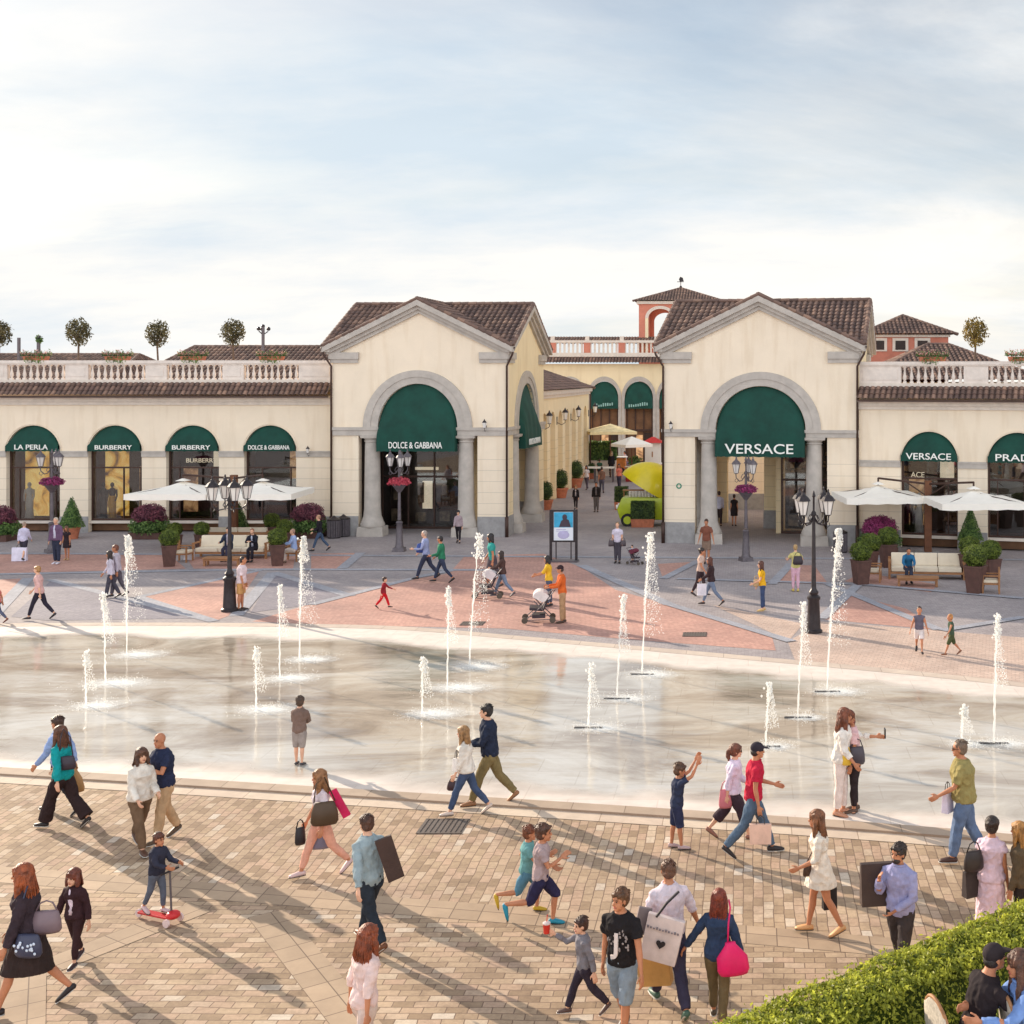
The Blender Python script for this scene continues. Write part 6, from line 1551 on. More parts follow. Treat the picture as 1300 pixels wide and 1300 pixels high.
        p0 = w; p1 = w + d2*0.052*hs; mb.loft([V(p0), V(p0+d2*0.02), V(p1)], [.012*K, .021*K*hs, .021*K*hs], [.010*K, .0105*K, .009*K], side, 10)
        for q, ln_ in zip((-1.5, -0.5, 0.5, 1.5), (0.040, 0.049, 0.052, 0.044)):
            a_ = p1 + side*q*0.0115*hs; b_ = a_ + (d2*0.93+pn*0.25)*ln_*0.5*hs; c_ = b_ + (d2*0.7+pn*0.72)*ln_*0.5*hs
            mb.loft([V(a_-d2*0.012), V(a_), V(b_), V(c_)], [.0058*K*hs, .0056*K*hs, .0052*K*hs, .0042*K*hs], [.0058*K*hs, .0056*K*hs, .0052*K*hs, .0042*K*hs], side, 6)
        a_ = p0 + d2*0.016 + side*0.016*hs; mb.loft([V(a_), V(a_+(side*0.7+d2*0.7+pn*0.2)*0.022*hs), V(a_+(side*0.45+d2*0.95+pn*0.45)*0.042*hs)], [.0075*K*hs, .0065*K*hs, .005*K*hs], [.0075*K*hs, .0065*K*hs, .005*K*hs], pn, 6)
        hands.append(w + d2*0.085*hs)
    body = remesh(mb, 'person', vox*0.85 if near else vox, SKINS[skin], None, smooth_it=1)
    body.location = root_loc; body.rotation_euler = (0, 0, R(face-90)); tag(body, lab, 'person', group)
    sd = len(TMPS)+1; TMPS.append(1)
    if near:
        for s in (-1, 1):
            MB().ball(HV(s*0.0175, 0.0455, 0.002), .0065*hk, .004*hk, .0036*hk, 8, 6, hr).build('eye', mat('eye_dark', S(48, 36, 32), 0.2), body, smooth=True)
            MB().loft([HV(s*0.008, 0.050, 0.012), HV(s*0.018, 0.0495, 0.0155), HV(s*0.028, 0.044, 0.012)], [.0022*hk]*3, [.0026*hk]*3, None, 6).build('eyebrow', hairm(hair[1]), body)
        MB().loft([HV(-0.013, 0.0475, -0.036), HV(0, 0.0515, -0.0355), HV(0.013, 0.0475, -0.036)], [.002*hk, .004*hk, .002*hk], [.003*hk, .0035*hk, .003*hk], None, 6).build('mouth', mat('lips', S(176, 92, 84), 0.4), body, smooth=True)
    # ---- clothes
    off = 0.010
    def sleeves(m_, frac, puff):
        for (sh, e, w, d2), s in zip(aj, (-1, 1)):
            if frac <= 1: pts = [sh+T(-s*0.034, 0, 0.005), sh+T(-s*0.004, 0, -0.007), sh.lerp(e, frac*0.6), sh.lerp(e, frac)]; rr = [.026, .036, .036+puff, .037+puff]
            else: q = min(frac-1, 0.99); pts = [sh+T(-s*0.034, 0, 0.005), sh+T(-s*0.004, 0, -0.007), sh.lerp(e, 0.5), e, e.lerp(w, q*0.5), e.lerp(w, q)]; rr = [.026, .036, .034+puff*0.5, .030+puff*0.5, .028+puff*0.6, .022+puff*0.6]
            m_.loft([V(q_) for q_ in pts], [q_*K for q_ in rr], [q_*K for q_ in rr], (0, 1, 0), 12)
    def trouser_legs(m_, frac, puff, flare=0.0, band=True):
        if band: torso(m_, -0.045, 0.045, off*0.7 if ft <= 1.06 else -0.002)
        for (h, k, an, fd, b) in lj:
            mid = h.lerp(k, 0.45)
            if frac <= 1: pts = [h+Vector((0, 0, 0.015)), h-Vector((0, 0, 0.03)), h.lerp(k, frac*0.55), h.lerp(k, frac)]; rr = [.052, .058, .053+puff, .050+puff]
            else: q = min(frac-1, 1.0); pts = [h+Vector((0, 0, 0.015)), h-Vector((0, 0, 0.03)), mid, k, k.lerp(an, q*0.5), k.lerp(an, q*0.97)]; rr = [.052, .057, .050+puff, max(.0355, .038+puff), .037+puff+flare*0.5, .028+puff+flare]
            m_.loft([V(q_) for q_ in pts], [q_*K*thk*ft**0.5 for q_ in rr], [q_*K*1.04*thk*ft**0.5 for q_ in rr], (1, 0, 0), 14)
    if bot:
        kind, col = bot[0], bot[1]; m_ = MB(); nm = 'trousers'
        if kind == 'trousers': trouser_legs(m_, 2.0, 0.002)
        elif kind == 'skinny': trouser_legs(m_, 1.93, -0.003)
        elif kind == 'wide': trouser_legs(m_, 1.97, 0.008, 0.022)
        elif kind == 'crop': trouser_legs(m_, 1.55, 0.012, 0.012)
        elif kind == 'shorts': trouser_legs(m_, 0.92, 0.006); nm = 'shorts'
        elif kind == 'shortshorts': trouser_legs(m_, 0.5, 0.004); nm = 'shorts'
        elif kind == 'bermuda': trouser_legs(m_, 1.1, 0.006); nm = 'shorts'
        if kind == 'skirt':
            nm = 'skirt'; L_ = bot[2] if len(bot) > 2 else 0.24
            km = (lj[0][1]+lj[1][1])/2; sp = abs(lj[0][1].y-lj[1][1].y)/2
            pts = [T(0, 0, 0.10), Vector((0, 0, 0.03)), Vector((0, km.y*0.3, -L_*0.5)), Vector((0, km.y*0.7, -L_))]
            m_.loft([V(q_) for q_ in pts], [q_*K for q_ in (.082, .102, .104, .108)], [q_*K for q_ in (.060, .080, .080+sp*0.6, .078+sp*0.95)], (1, 0, 0), 20)
        remesh(m_, nm, vox*1.1, cloth(col), body, folds=0.009*K if near else 0.003, seed=sd, fscale=12)
    if top:
        kind, col = top[0], top[1]; m_ = MB(); nm = {'tee': 'tshirt', 'shirt': 'shirt', 'jacket': 'jacket', 'dress': 'dress', 'polo': 'polo_shirt', 'tank': 'top', 'coat': 'coat', 'blouse': 'blouse'}[kind]
        fr_ = sleeve if sleeve is not None else {'tee': 0.62, 'polo': 0.62, 'shirt': 1.95, 'jacket': 1.97, 'coat': 1.97, 'dress': 0.4, 'tank': 0.12, 'blouse': 1.6}[kind]
        o_ = {'tee': .012, 'polo': .013, 'shirt': .013, 'jacket': .019, 'coat': .021, 'dress': .011, 'tank': .009, 'blouse': .018}[kind]
        hz = {'tee': -0.02, 'polo': -0.02, 'shirt': -0.035, 'jacket': -0.02, 'coat': -0.10, 'dress': -0.01, 'tank': 0.0, 'blouse': -0.02}[kind]
        torso(m_, hz, 0.322, o_, flare=0.06 if kind in ('blouse', 'coat') else 0.0)
        if kind == 'dress':
            L_ = hem; km = (lj[0][1]+lj[1][1])/2; sp = abs(lj[0][1].y-lj[1][1].y)/2; e_ = bot[1] if False else None
            if L_ > 0.3: pts = [T(0, 0, 0.12), Vector((0, 0, 0.02)), Vector((0, km.y*0.4, -L_*0.5)), Vector((0, km.y*0.9, -L_))]
            else: pts = [T(0, 0, 0.12), Vector((0, 0, 0.02)), Vector((0, km.y*0.3, -L_*0.5)), Vector((0, km.y*0.5, -L_))]
            m_.loft([V(q_) for q_ in pts], [q_*K for q_ in (.076, .104, .112, .120)], [q_*K for q_ in (.058, .080, .086+sp*0.5, .088+sp*0.8)], (1, 0, 0), 22)
        sleeves(m_, fr_, 0.006 if kind in ('blouse', 'coat', 'jacket') else 0.0)
        g_ = remesh(m_, nm, vox, cloth(col), body, folds=0.012*K if near else 0.004, seed=sd+50, fscale=11, stretch=(1, 1, 0.7))
        if kind in ('jacket', 'coat', 'shirt', 'polo') and near:
            cm = MB(); R_ = []
            for k_ in range(11):
                a_ = R(-150+30*k_)+R(90); R_.append(V(T(0.042*math.cos(a_), 0.042*math.sin(a_)+0.002, 0.322+0.006*math.sin(a_))))
            cm.tube(R_, 0.010*K, 6).build('collar', cloth(col), g_, smooth=True)
        if kind in ('jacket', 'coat') and len(top) > 2:      # open front shows the shirt
            ps = MB(); zz = [0.04, 0.12, 0.2, 0.26, 0.31]
            def rr_(z_): 
                for (a, b) in zip(TR[:-1], TR[1:]):
                    if a[0] <= z_ <= b[0]: return (a[2]+(b[2]-a[2])*(z_-a[0])/(b[0]-a[0]))*ft
                return 0.04
            ps.loft([V(T(0, rr_(z_)+0.010, z_)) for z_ in zz], [q_*K for q_ in (.03, .028, .027, .025, .018)], [q_*K for q_ in (.014, .014, .014, .014, .012)], (1, 0, 0), 10)
            ps.build('undershirt', cloth(top[2]), g_, smooth=True)
    if shoe:
        for (h, k, an, fd, b) in lj:
            q = an-Vector((0, 0, 0.024*hs)); fdn = Vector((0, 0, -1)); m_ = MB()
            m_.loft([V(q-fd*0.040), V(q-fd*0.028), V(q+Vector((0, 0, 0.002))), V(q+fd*0.05+fdn*0.004), V(q+fd*0.09+fdn*0.009), V(q+fd*0.112+fdn*0.012)], [q_*K for q_ in (.012, .022, .027, .031, .027, .012)], [q_*K for q_ in (.014, .022, .025, .019, .014, .008)], (1, 0, 0), 12)
            m_.build('shoe', shoem(shoe), body, smooth=True)
            if near:
                sl = MB(); c0 = q+fdn*0.021; sl.loft([V(c0-fd*0.04), V(c0-fd*0.02), V(c0+fd*0.05), V(c0+fd*0.1), V(c0+fd*0.115)], [q_*K for q_ in (.014, .025, .031, .027, .012)], [.004*K]*5, (1, 0, 0), 10); sl.build('sole', shoem((70, 62, 58)) if sum(shoe) > 250 else shoem((190, 184, 176)), body, smooth=True)
    hk2 = hair[0]; hcol = hairm(hair[1])
    if hk2 != 'bald':
        m_ = MB()
        if hk2 == 'cap':
            m_.ball(HV(0, -0.006, 0.024), .049*hk, .060*hk, .052*hk, 16, 10, hr); m_.loft([HV(0, 0.03, 0.03), HV(0, 0.07, 0.026), HV(0, 0.105, 0.018)], [.036*hk, .034*hk, .02*hk], [.006*hk, .004*hk, .003*hk], (1, 0, 0), 12)
            cmx = cloth(hair[1]); remesh(m_, 'cap', vox, cmx, body, smooth_it=1)
            m_ = MB(); m_.ball(HV(0, -0.022, -0.012), .043*hk, .042*hk, .040*hk, 14, 10, hr); m_.build('hair', hairm((46, 34, 30)), body, smooth=True)
        else:
            vol = 1.0 if hk2 in ('short', 'crew') else 1.1
            if hk2 == 'crew': vol = 0.95
            m_.ball(HV(0, -0.013, 0.022), .048*hk*vol, .056*hk*vol, .054*hk*vol, 16, 12, hr)
            m_.ball(HV(0, -0.022, -0.008), .044*hk*vol, .044*hk*vol, .048*hk*vol, 14, 10, hr)
            if hk2 != 'crew': m_.loft([HV(-0.035, 0.022, 0.032), HV(0, 0.042, 0.046), HV(0.035, 0.022, 0.032)], [.012*hk]*3, [.014*hk]*3, None, 8)
            if hk2 in ('long', 'wavy', 'bob'):
                dn = {'long': 0.17, 'wavy': 0.15, 'bob': 0.07}[hk2]/hs; vw = 1.25 if hk2 == 'wavy' else 1.0
                bk = T(0, -0.055, 0.27); p0 = hc+hr @ Vector((0, -0.025, 0.02))*hs; p1 = hc+hr @ Vector((0, -0.036, -0.05))*hs; dwn = Vector((0, -0.012, -1))
                p2 = p1+dwn*dn*0.5+Vector((0, -0.012, 0)); p3 = p1+dwn*dn+Vector((0, -0.006, 0))
                m_.loft([V(p0), V(p1), V(p2), V(p3)], [q_*K*vw for q_ in (.048*hs, .054*hs, .056, .036)], [q_*K*vw for q_ in (.04*hs, .034*hs, .027, .014)], (1, 0, 0), 16)
                for s in (-1, 1): q0 = hc+hr @ Vector((s*0.042, 0.004, 0.02))*hs; q1 = hc+hr @ Vector((s*0.047, 0.008, -0.04))*hs; q2 = q1+Vector((s*0.006, 0.01, -dn*0.75)); m_.loft([V(q0), V(q1), V(q2)], [.014*K*vw*hs, .017*K*vw*hs, .010*K*vw], [.02*K*vw*hs, .02*K*vw*hs, .012*K*vw], (1, 0, 0), 10)
            if hk2 == 'pony': m_.loft([HV(0, -0.06, 0.02), HV(0, -0.085, 0.0), HV(0, -0.085, -0.06), HV(0, -0.07, -0.11)], [.014*hk, .02*hk, .022*hk, .008*hk], [.014*hk, .02*hk, .02*hk, .008*hk], (1, 0, 0), 10)
            if hk2 == 'bun': m_.ball(HV(0, -0.07, 0.03), .026*hk)
            hob = remesh(m_, 'hair', vox, hcol, body, folds=0.010*K if near else 0.003, seed=sd+9, fscale=18, stretch=(1.6, 1.6, 0.35), smooth_it=1)
            if near:
                rs = random.Random(sd*7+1); st = MB()
                if hk2 in ('long', 'wavy', 'bob'):
                    for _ in range(90):
                        a_ = rs.uniform(PI*0.95, PI*2.05); ca, sa = math.cos(a_), math.sin(a_); k_ = rs.uniform(1.0, 1.14)
                        q0 = p0+Vector((ca*.047*hs, sa*.040*hs, 0.012))*k_; q1 = p1+Vector((ca*.055*hs*vw, sa*.034*hs*vw, 0))*k_; q2 = p2+Vector((ca*.058*vw, sa*.029*vw, 0))*k_*rs.uniform(0.95, 1.15); q3 = p3+Vector((ca*.042*vw*k_, sa*.022*vw*k_, rs.uniform(-0.022, 0.02)))
                        st.tube([V(q0), V(q1), V(q2+Vector((rs.uniform(-.006, .006), rs.uniform(-.006, .006), 0))), V(q3)], [.0028*K, .0034*K, .0032*K, .0012*K], 4)
                else:
                    for _ in range(70):
                        a_ = rs.uniform(0, 2*PI); t_ = rs.uniform(0.15, 1.25); d_ = Vector((math.sin(t_)*math.cos(a_), math.sin(t_)*math.sin(a_), math.cos(t_)))
                        if d_.y > 0.75: continue
                        q_ = lambda e_, k_: HV(d_.x*.050*k_, -0.013+d_.y*.058*k_+e_*0.4, 0.022+d_.z*.056*k_-abs(e_)*0.25)
                        st.tube([q_(0.012, 0.98), q_(-0.012, 1.03), q_(-0.034, 1.05+rs.uniform(-.02, .05))], [.0036*hk, .0042*hk, .0012*hk], 4)
                st.build('hair_strands', hcol, hob, smooth=True)
    M_ = Matrix.Translation(Vector(root_loc)) @ Matrix.Rotation(R(face-90), 4, 'Z')
    info = {'hands': [M_ @ V(h_) for h_ in hands], 'obj': body, 'sh': [M_ @ V(a_[0]) for a_ in aj], 'T': (lambda xx, f, u: V(T(xx, f, u))), 'M': M_, 'K': K, 'HV': HV, 'face': face, 'hip': M_ @ V(Vector((0, 0, 0)))}
    if extra and 'glasses' in extra:
        gm = MB()
        for s in (-1, 1): gm.ball(HV(s*0.019, 0.053, 0.001), .015*hk, .004*hk, .011*hk, 10, 6, hr)
        gm.tube([HV(-0.045, 0.0, 0.004), HV(-0.034, 0.045, 0.004), HV(0.034, 0.045, 0.004), HV(0.045, 0.0, 0.004)], 0.002*hk, 5); gm.build('sunglasses', mat('dark_lens', S(30, 26, 28), 0.15), body, smooth=True)
    if extra and 'beard' in extra:
        bm_ = MB(); bm_.ball(HV(0, 0.026, -0.042), .033*hk, .030*hk, .026*hk, 14, 10, hr); bm_.build('beard', hcol, body, smooth=True)
    return info
# ================================================================ BAGS
def at_px(px, py, y): return Vector(AT(px, py, y))
def paper_bag(lab, loc, w, h, d, col, rz=0.0, tilt=0.0, handle=True, cat='shopping bag', tilt2=0.0, name='shopping_bag', mark=None):
    """loc = top centre of the bag"""
    t = thing(name, lab, cat, tuple(loc), rz); t.rotation_euler = (tilt2, tilt, rz); m = mat('paper_%d_%d_%d' % col, S(*col), 0.6, var=0.10, scale=4, bump=0.6, bscale=6)
    b = MB(); b.frustum((0, 0), -h, 0, w/2*0.97, d/2, w/2, d/2*0.55); b.build('body', m, t, bevel=0.006)
    if handle:
        for s in (-1, 1): MB().tube([(-w*0.2, s*d*0.2, -0.01), (-w*0.16, s*d*0.15, 0.09), (0, s*d*0.05, 0.13), (w*0.16, s*d*0.15, 0.09), (w*0.2, s*d*0.2, -0.01)], 0.006, 5).build('handle', mat('cord_dark', S(70, 60, 56), 0.7) if sum(col) > 200 else m, t)
    return t
def handbag(lab, loc, w, h, d, col, rz=0.0, strap=None, name='handbag', cat='handbag', tilt=0.0, taper=0.8):
    t = thing(name, lab, cat, tuple(loc), rz); t.rotation_euler = (0, tilt, rz); m = mat('leather_%d_%d_%d' % col, S(*col), 0.45, var=0.1, bump=0.2, bscale=14)
    b = MB(); b.loft([(0, 0, 0), (0, 0, -h*0.08), (0, 0, -h*0.45), (0, 0, -h*0.85), (0, 0, -h)], [w/2*taper*0.9, w/2*taper, w/2*0.95, w/2, w/2*0.85], [d/2*0.3, d/2*0.5, d/2, d/2, d/2*0.7], (1, 0, 0), 16)
    b.build('body', m, t, smooth=True)
    if strap is None: strap = [(-w*0.36, 0, -0.02), (-w*0.2, 0, h*0.35), (0, 0, h*0.45), (w*0.2, 0, h*0.35), (w*0.36, 0, -0.02)]
    MB().tube(strap, 0.010, 6).build('strap', m, t, smooth=True)
    return t
def strap_to(t, pt):      # a strap from the bag up to a shoulder, in the bag's own space
    pass

# ================================================================ THE CROWD
P_ = {}
def pp(key, *a, **k): P_[key] = person(*a, **k)
BR = (70, 44, 32); BLK = (38, 32, 32); BLO = (168, 124, 78); GNG = (158, 78, 38); RED_ = (130, 52, 30); DKB = (52, 36, 30)
# --- foreground and pool edge
pp('teal', 80, 1052, 923, 165, 'woman in a teal cardigan and wide black trousers, striding left by the pool', ('shirt', (24, 148, 150)), ('wide', (52, 38, 38)), (40, 32, 32), ('long', (104, 62, 40)), 'l', 'f', 'walk', arms=((-25, 14, 10), (12, 6, 40)))
pp('bluebehind', 77, 1034, 910, 172, 'man in a pale blue shirt and dark trousers walking behind the woman in teal', ('shirt', (150, 170, 214)), ('trousers', (54, 50, 56)), (40, 34, 34), ('short', BR), 't', 'm', 'walk2')
pp('bald', 208, 1068, 930, 235, 'bald man in a navy polo shirt and khaki trousers, hands at his chest', ('polo', (44, 50, 74)), ('trousers', (192, 158, 122)), (86, 66, 48), ('bald', BR), 't', 'm', 'step', arms=((30, 12, 95, 45), (25, 12, 100, 45)), fat=1.12, hyaw=10)
pp('beige', 178, 1080, 950, 318, 'woman with short brown hair in a light beige jacket beside the bald man', ('jacket', (222, 212, 200)), ('trousers', (112, 88, 68)), (84, 56, 42), ('bob', (92, 58, 40)), 'l', 'f', 'walk2', arms=((10, 5, 60), (14, 5, 40)), fat=1.1)
pp('poolboy', 380, 972, 885, 90, 'boy in a brown sweatshirt and grey shorts standing in the pool seen from behind', ('shirt', (122, 100, 90)), ('bermuda', (158, 146, 140)), (70, 64, 66), ('short', (78, 56, 42)), 'l', 'm', 'stand', child=True, arms=((22, 8, 55, 50), (22, 8, 55, 50)))
pp('peach', 408, 1112, 978, 215, 'woman with wavy hair in a white top and peach trousers, carrying a brown bag', ('tee', (226, 208, 212)), ('skinny', (226, 164, 140)), (206, 176, 172), ('wavy', (150, 102, 62)), 't', 'f', 'walk2', arms=((-4, 8, 18), (8, 6, 20)), lean=2)
pp('greyshirt', 470, 1203, 1037, 140, 'man in a light grey-blue shirt and dark jeans seen from behind', ('shirt', (152, 166, 170)), ('trousers', (46, 52, 60)), (108, 62, 34), ('short', (84, 52, 38)), 'l', 'm', 'walk2', arms=((-34, 16, 6), (12, 14, 30)), lean=6)
pp('blonde', 592, 1036, 923, 182, 'blonde woman in a loose white blouse and blue jeans walking left along the pool edge', ('blouse', (226, 216, 204)), ('skinny', (70, 84, 112)), (206, 186, 172), ('long', BLO), 'l', 'f', 'walk', arms=((6, 6, 20), (0, 6, 20)))
pp('navyjacket', 622, 1023, 895, 188, 'man in a dark navy jacket and olive trousers walking beside the blonde woman', ('jacket', (42, 48, 66)), ('trousers', (128, 112, 76)), (150, 104, 70), ('short', BLK), 'l', 'm', 'walk', arms=((18, 6, 75, 30), (12, 6, 70, 30)))
pp('runboy', 686, 1177, 1047, 5, 'running boy in a grey t-shirt, navy shorts and teal shoes', ('tee', (172, 150, 150)), ('bermuda', (48, 44, 72)), (30, 132, 156), ('short', (88, 54, 38)), 't', 'm', 'run', child=True, arms=((-10, 10, 85, 30), (25, 8, 95, 30)), lean=3)
pp('runboy2', 668, 1160, 1049, 8, 'boy in a teal top and yellow shoes running just behind the one in navy shorts', ('tee', (110, 160, 160)), ('bermuda', (88, 130, 150)), (196, 160, 40), ('short', (120, 66, 40)), 't', 'm', 'run', child=True, lean=4)
pp('cupboy', 742, 1290, 1165, 195, 'boy in a grey sweatshirt and dark trousers walking with a red drink', ('shirt', (128, 124, 130)), ('trousers', (58, 50, 62)), (90, 66, 60), ('short', (70, 44, 34)), 'l', 'm', 'walk2', child=True, arms=((-25, 10, 15), (62, 18, 62, 5)), hyaw=18)
pp('jshirt', 790, 1324, 1127, 252, 'young man in a black t-shirt with a large white J print and pale grey-blue shorts', ('tee', (38, 34, 36)), ('bermuda', (136, 148, 160)), (70, 60, 56), ('short', (104, 68, 42)), 't', 'm', 'step', arms=((14, 15, 6), (-10, 8, 8)), hyaw=-22)
pp('heartman', 850, 1284, 1095, 108, 'man in a white shirt seen from behind, a white heart bag on his back', ('shirt', (222, 206, 214)), ('trousers', (62, 58, 78)), (66, 96, 82), ('crew', (110, 74, 56)), 't', 'm', 'walk', arms=((10, 14, 6), (12, 24, 8)), sleeve=1.15)
pp('denim', 912, 1300, 1133, 84, 'woman with long red-brown hair in a denim shirt and olive trousers, back turned', ('shirt', (52, 66, 92)), ('skinny', (108, 92, 66)), (80, 66, 52), ('long', RED_), 't', 'f', 'step', arms=((6, 34, 4), (-6, 18, 10)), fat=1.05)
pp('armsup', 859, 1078, 970, 12, 'boy in navy t-shirt and shorts raising both arms in front of the pool', ('tee', (52, 58, 80)), ('bermuda', (52, 56, 82)), (186, 160, 158), ('short', (96, 66, 46)), 't', 'm', 'stand', child=True, arms=((118, 8, 30, 5), (122, 8, 34, 5)), hpitch=12, legs=((-6, 2), (8, 4)))
pp('sunglass', 930, 1066, 946, 4, 'woman in a pale lilac blouse, dark culottes and sunglasses beside the man in red', ('blouse', (220, 206, 224)), ('crop', (66, 52, 60)), (150, 104, 88), ('pony', (116, 66, 46)), 'l', 'f', 'walk2', extra=['glasses'])
pp('redpolo', 956, 1087, 944, 6, 'man in a red polo shirt, jeans and a dark cap walking right', ('polo', (196, 40, 66)), ('trousers', (86, 104, 124)), (46, 38, 38), ('cap', (54, 48, 56)), 't', 'm', 'walk', arms=((14, 8, 60), (-4, 8, 14)))
pp('whitedress', 1042, 1187, 1030, 182, 'woman in a short white dress and sandals with long straight brown hair walking left', ('dress', (234, 220, 204)), None, (214, 160, 108), ('long', (132, 82, 50)), 't', 'f', 'step2', arms=((10, 8, 55, 10), (0, 6, 8)), hem=0.13, sleeve=1.3)
pp('selfie1', 1068, 1035, 900, 345, 'woman with wavy brown hair all in white holding up a phone at the pool edge', ('blouse', (236, 226, 216)), ('skinny', (232, 214, 206)), (196, 140, 110), ('wavy', (124, 66, 40)), 't', 'f', 'stand', arms=((62, 4, 32, 10), (10, 6, 30)), hem=0.1)
pp('selfie2', 1084, 1031, 903, 190, 'woman in a pink top and black leggings posing behind the woman in white', ('tee', (226, 184, 184)), ('skinny', (52, 42, 44)), (90, 66, 52), ('long', (120, 62, 36)), 't', 'f', 'stand', hyaw=130)
pp('beard', 1143, 1250, 1070, 240, 'bearded man in a lilac-blue shirt carrying a large dark bag over his shoulder', ('shirt', (160, 158, 196)), ('trousers', (66, 58, 58)), (70, 50, 44), ('short', DKB), 't', 'm', 'step', arms=((10, 6, 55, 60), (20, 12, 128, 10)), extra=['beard'], hyaw=-12)
pp('olive', 1224, 1096, 941, 172, 'heavy man in an olive shirt and blue jeans holding a white bag by the pool', ('polo', (152, 138, 88)), ('trousers', (100, 118, 148)), (70, 44, 38), ('crew', (120, 98, 80)), 't', 'm', 'step', arms=((22, 6, 38), (8, 8, 20)), fat=1.22, sleeve=0.8, extra=['glasses'])
pp('pinkdress', 1258, 1200, 1040, 62, 'woman in a long pinkish white dress with dark pinned hair behind the hedge', ('dress', (228, 198, 210)), None, (120, 84, 70), ('bun', DKB), 't', 'f', 'stand', hem=0.34, sleeve=0.35, fat=1.12)
pp('edge', 1299, 1205, 1046, 150, 'person with light brown hair in a brown jacket at the right edge above the hedge', ('jacket', (96, 80, 62)), ('trousers', (54, 46, 44)), (50, 44, 42), ('long', (176, 122, 62)), 't', 'f', 'stand')
pp('blackcoat', 36, 1284, 1098, 200, 'woman with ginger hair in a black coat and skirt, bags at her side', ('coat', (60, 48, 54)), ('skirt', (56, 44, 42), 0.24), (38, 30, 32), ('wavy', GNG), 't', 'f', 'walk', arms=((12, 8, 12), (10, 10, 20)))
pp('girl', 96, 1226, 1103, 262, 'girl in a dark cardigan over a white top, with black leggings', ('jacket', (62, 40, 44), (226, 208, 222)), ('skinny', (60, 40, 42)), (60, 40, 44), ('bob', (118, 58, 40)), 'l', 'f', 'step', child=True, arms=((-6, 14, 14), (4, 18, 8)))
pp('scooterboy', 199, 1170, 1067, 338, 'boy in a dark jacket riding a red kick scooter', ('jacket', (56, 56, 70)), ('skinny', (96, 102, 116)), (206, 176, 176), ('short', (92, 50, 34)), 't', 'm', 'stand', child=True, arms=((34, 6, 52, 10), (34, 6, 52, 10)), legs=((12, 10), (-14, 14)), z0=0.10)
pp('whitewavy', 462, 1376, 1178, 48, 'woman with long wavy ginger-brown hair in a white and yellow top at the bottom edge', ('shirt', (234, 206, 200)), ('skinny', (210, 190, 180)), (90, 70, 60), ('wavy', (140, 66, 34)), 't', 'f', 'step', arms=((-12, 10, 12), (-20, 10, 10)), sleeve=1.35)
# --- behind the pool
pp('lampman', 306, 775, 707, 12, 'man in a white shirt and tan shorts standing right of the dark lamp post', ('polo', (228, 206, 208)), ('shorts', (196, 146, 92)), (60, 46, 40), ('crew', DKB), 't', 'm', 'stand', fat=1.15, sleeve=0.85)
pp('redkid', 487, 773, 733, 4, 'small child in a red outfit running right behind the pool', ('shirt', (150, 44, 52)), ('trousers', (206, 34, 44)), (60, 40, 40), ('short', BR), 'l', 'f', 'walk', child=True, arms=((40, 8, 30), (-20, 10, 20)))
pp('bluejacket', 541, 736, 674, 184, 'grey-haired man in a pale blue shirt carrying a dark blue jacket, walking left', ('shirt', (152, 160, 196)), ('trousers', (58, 62, 82)), (44, 40, 44), ('crew', (176, 160, 150)), 'l', 'm', 'walk', arms=((20, 8, 70), (10, 8, 40)))
pp('greenhood', 561, 740, 681, 182, 'person in a green hooded top and dark jeans beside a grey-haired man', ('shirt', (52, 124, 92)), ('skinny', (58, 66, 88)), (44, 36, 36), ('short', BLK), 't', 'm', 'walk2', arms=((15, 8, 60), (10, 8, 40)))
pp('stripes', 582, 690, 648, 275, 'woman in a striped pale top and black trousers in front of the left pavilion', ('jacket', (172, 152, 156)), ('skinny', (48, 42, 46)), (60, 48, 46), ('bun', BLK), 'l', 'f', 'step')
pp('tealfar', 625, 748, 678, 190, 'woman in a turquoise top partly hidden behind the leaning jet', ('tee', (60, 160, 150)), ('skirt', (84, 76, 82), 0.3), (70, 56, 52), ('bob', BLK), 't', 'f', 'step')
pp('dappled', 638, 758, 700, 186, 'woman with dark hair in a brown patterned jacket and light jeans pushing a pushchair', ('jacket', (84, 64, 60)), ('skinny', (124, 140, 164)), (90, 84, 88), ('long', DKB), 'l', 'f', 'walk2', arms=((35, 6, 40), (35, 6, 40)))
pp('yellow1', 697, 770, 706, 182, 'woman in a yellow top and jeans behind the double stroller', ('shirt', (226, 178, 52)), ('skinny', (84, 92, 112)), (50, 44, 46), ('bob', BLK), 't', 'f', 'stand', arms=((34, 6, 40), (34, 6, 40)), sleeve=1.0)
pp('orange', 714, 791, 718, 192, 'man in an orange shirt, tan trousers and dark cap beside the stroller', ('shirt', (212, 102, 48)), ('trousers', (176, 140, 106)), (70, 52, 42), ('cap', (60, 44, 48)), 't', 'm', 'stand', arms=((25, 6, 60), (25, 6, 60)))
pp('whitetee', 784, 715, 663, 268, 'man in a white t-shirt and jeans with bags at both sides', ('tee', (216, 206, 220)), ('trousers', (80, 74, 82)), (50, 44, 46), ('crew', (150, 120, 80)), 'l', 'm', 'stand')
pp('rustman', 897, 716, 659, 262, 'man in a rust-brown t-shirt left of the lamp post with the dark red basket', ('tee', (132, 82, 66)), ('shorts', (140, 116, 100)), (60, 50, 46), ('short', BR), 't', 'm', 'stand', arms=((4, 14, 8), (4, 14, 8)))
pp('beigegirl', 889, 757, 696, 345, 'woman with tied dark hair in a pale top partly hidden by her companion', ('tee', (206, 176, 160)), ('skinny', (64, 50, 54)), (60, 46, 46), ('bun', DKB), 't', 'f', 'step')
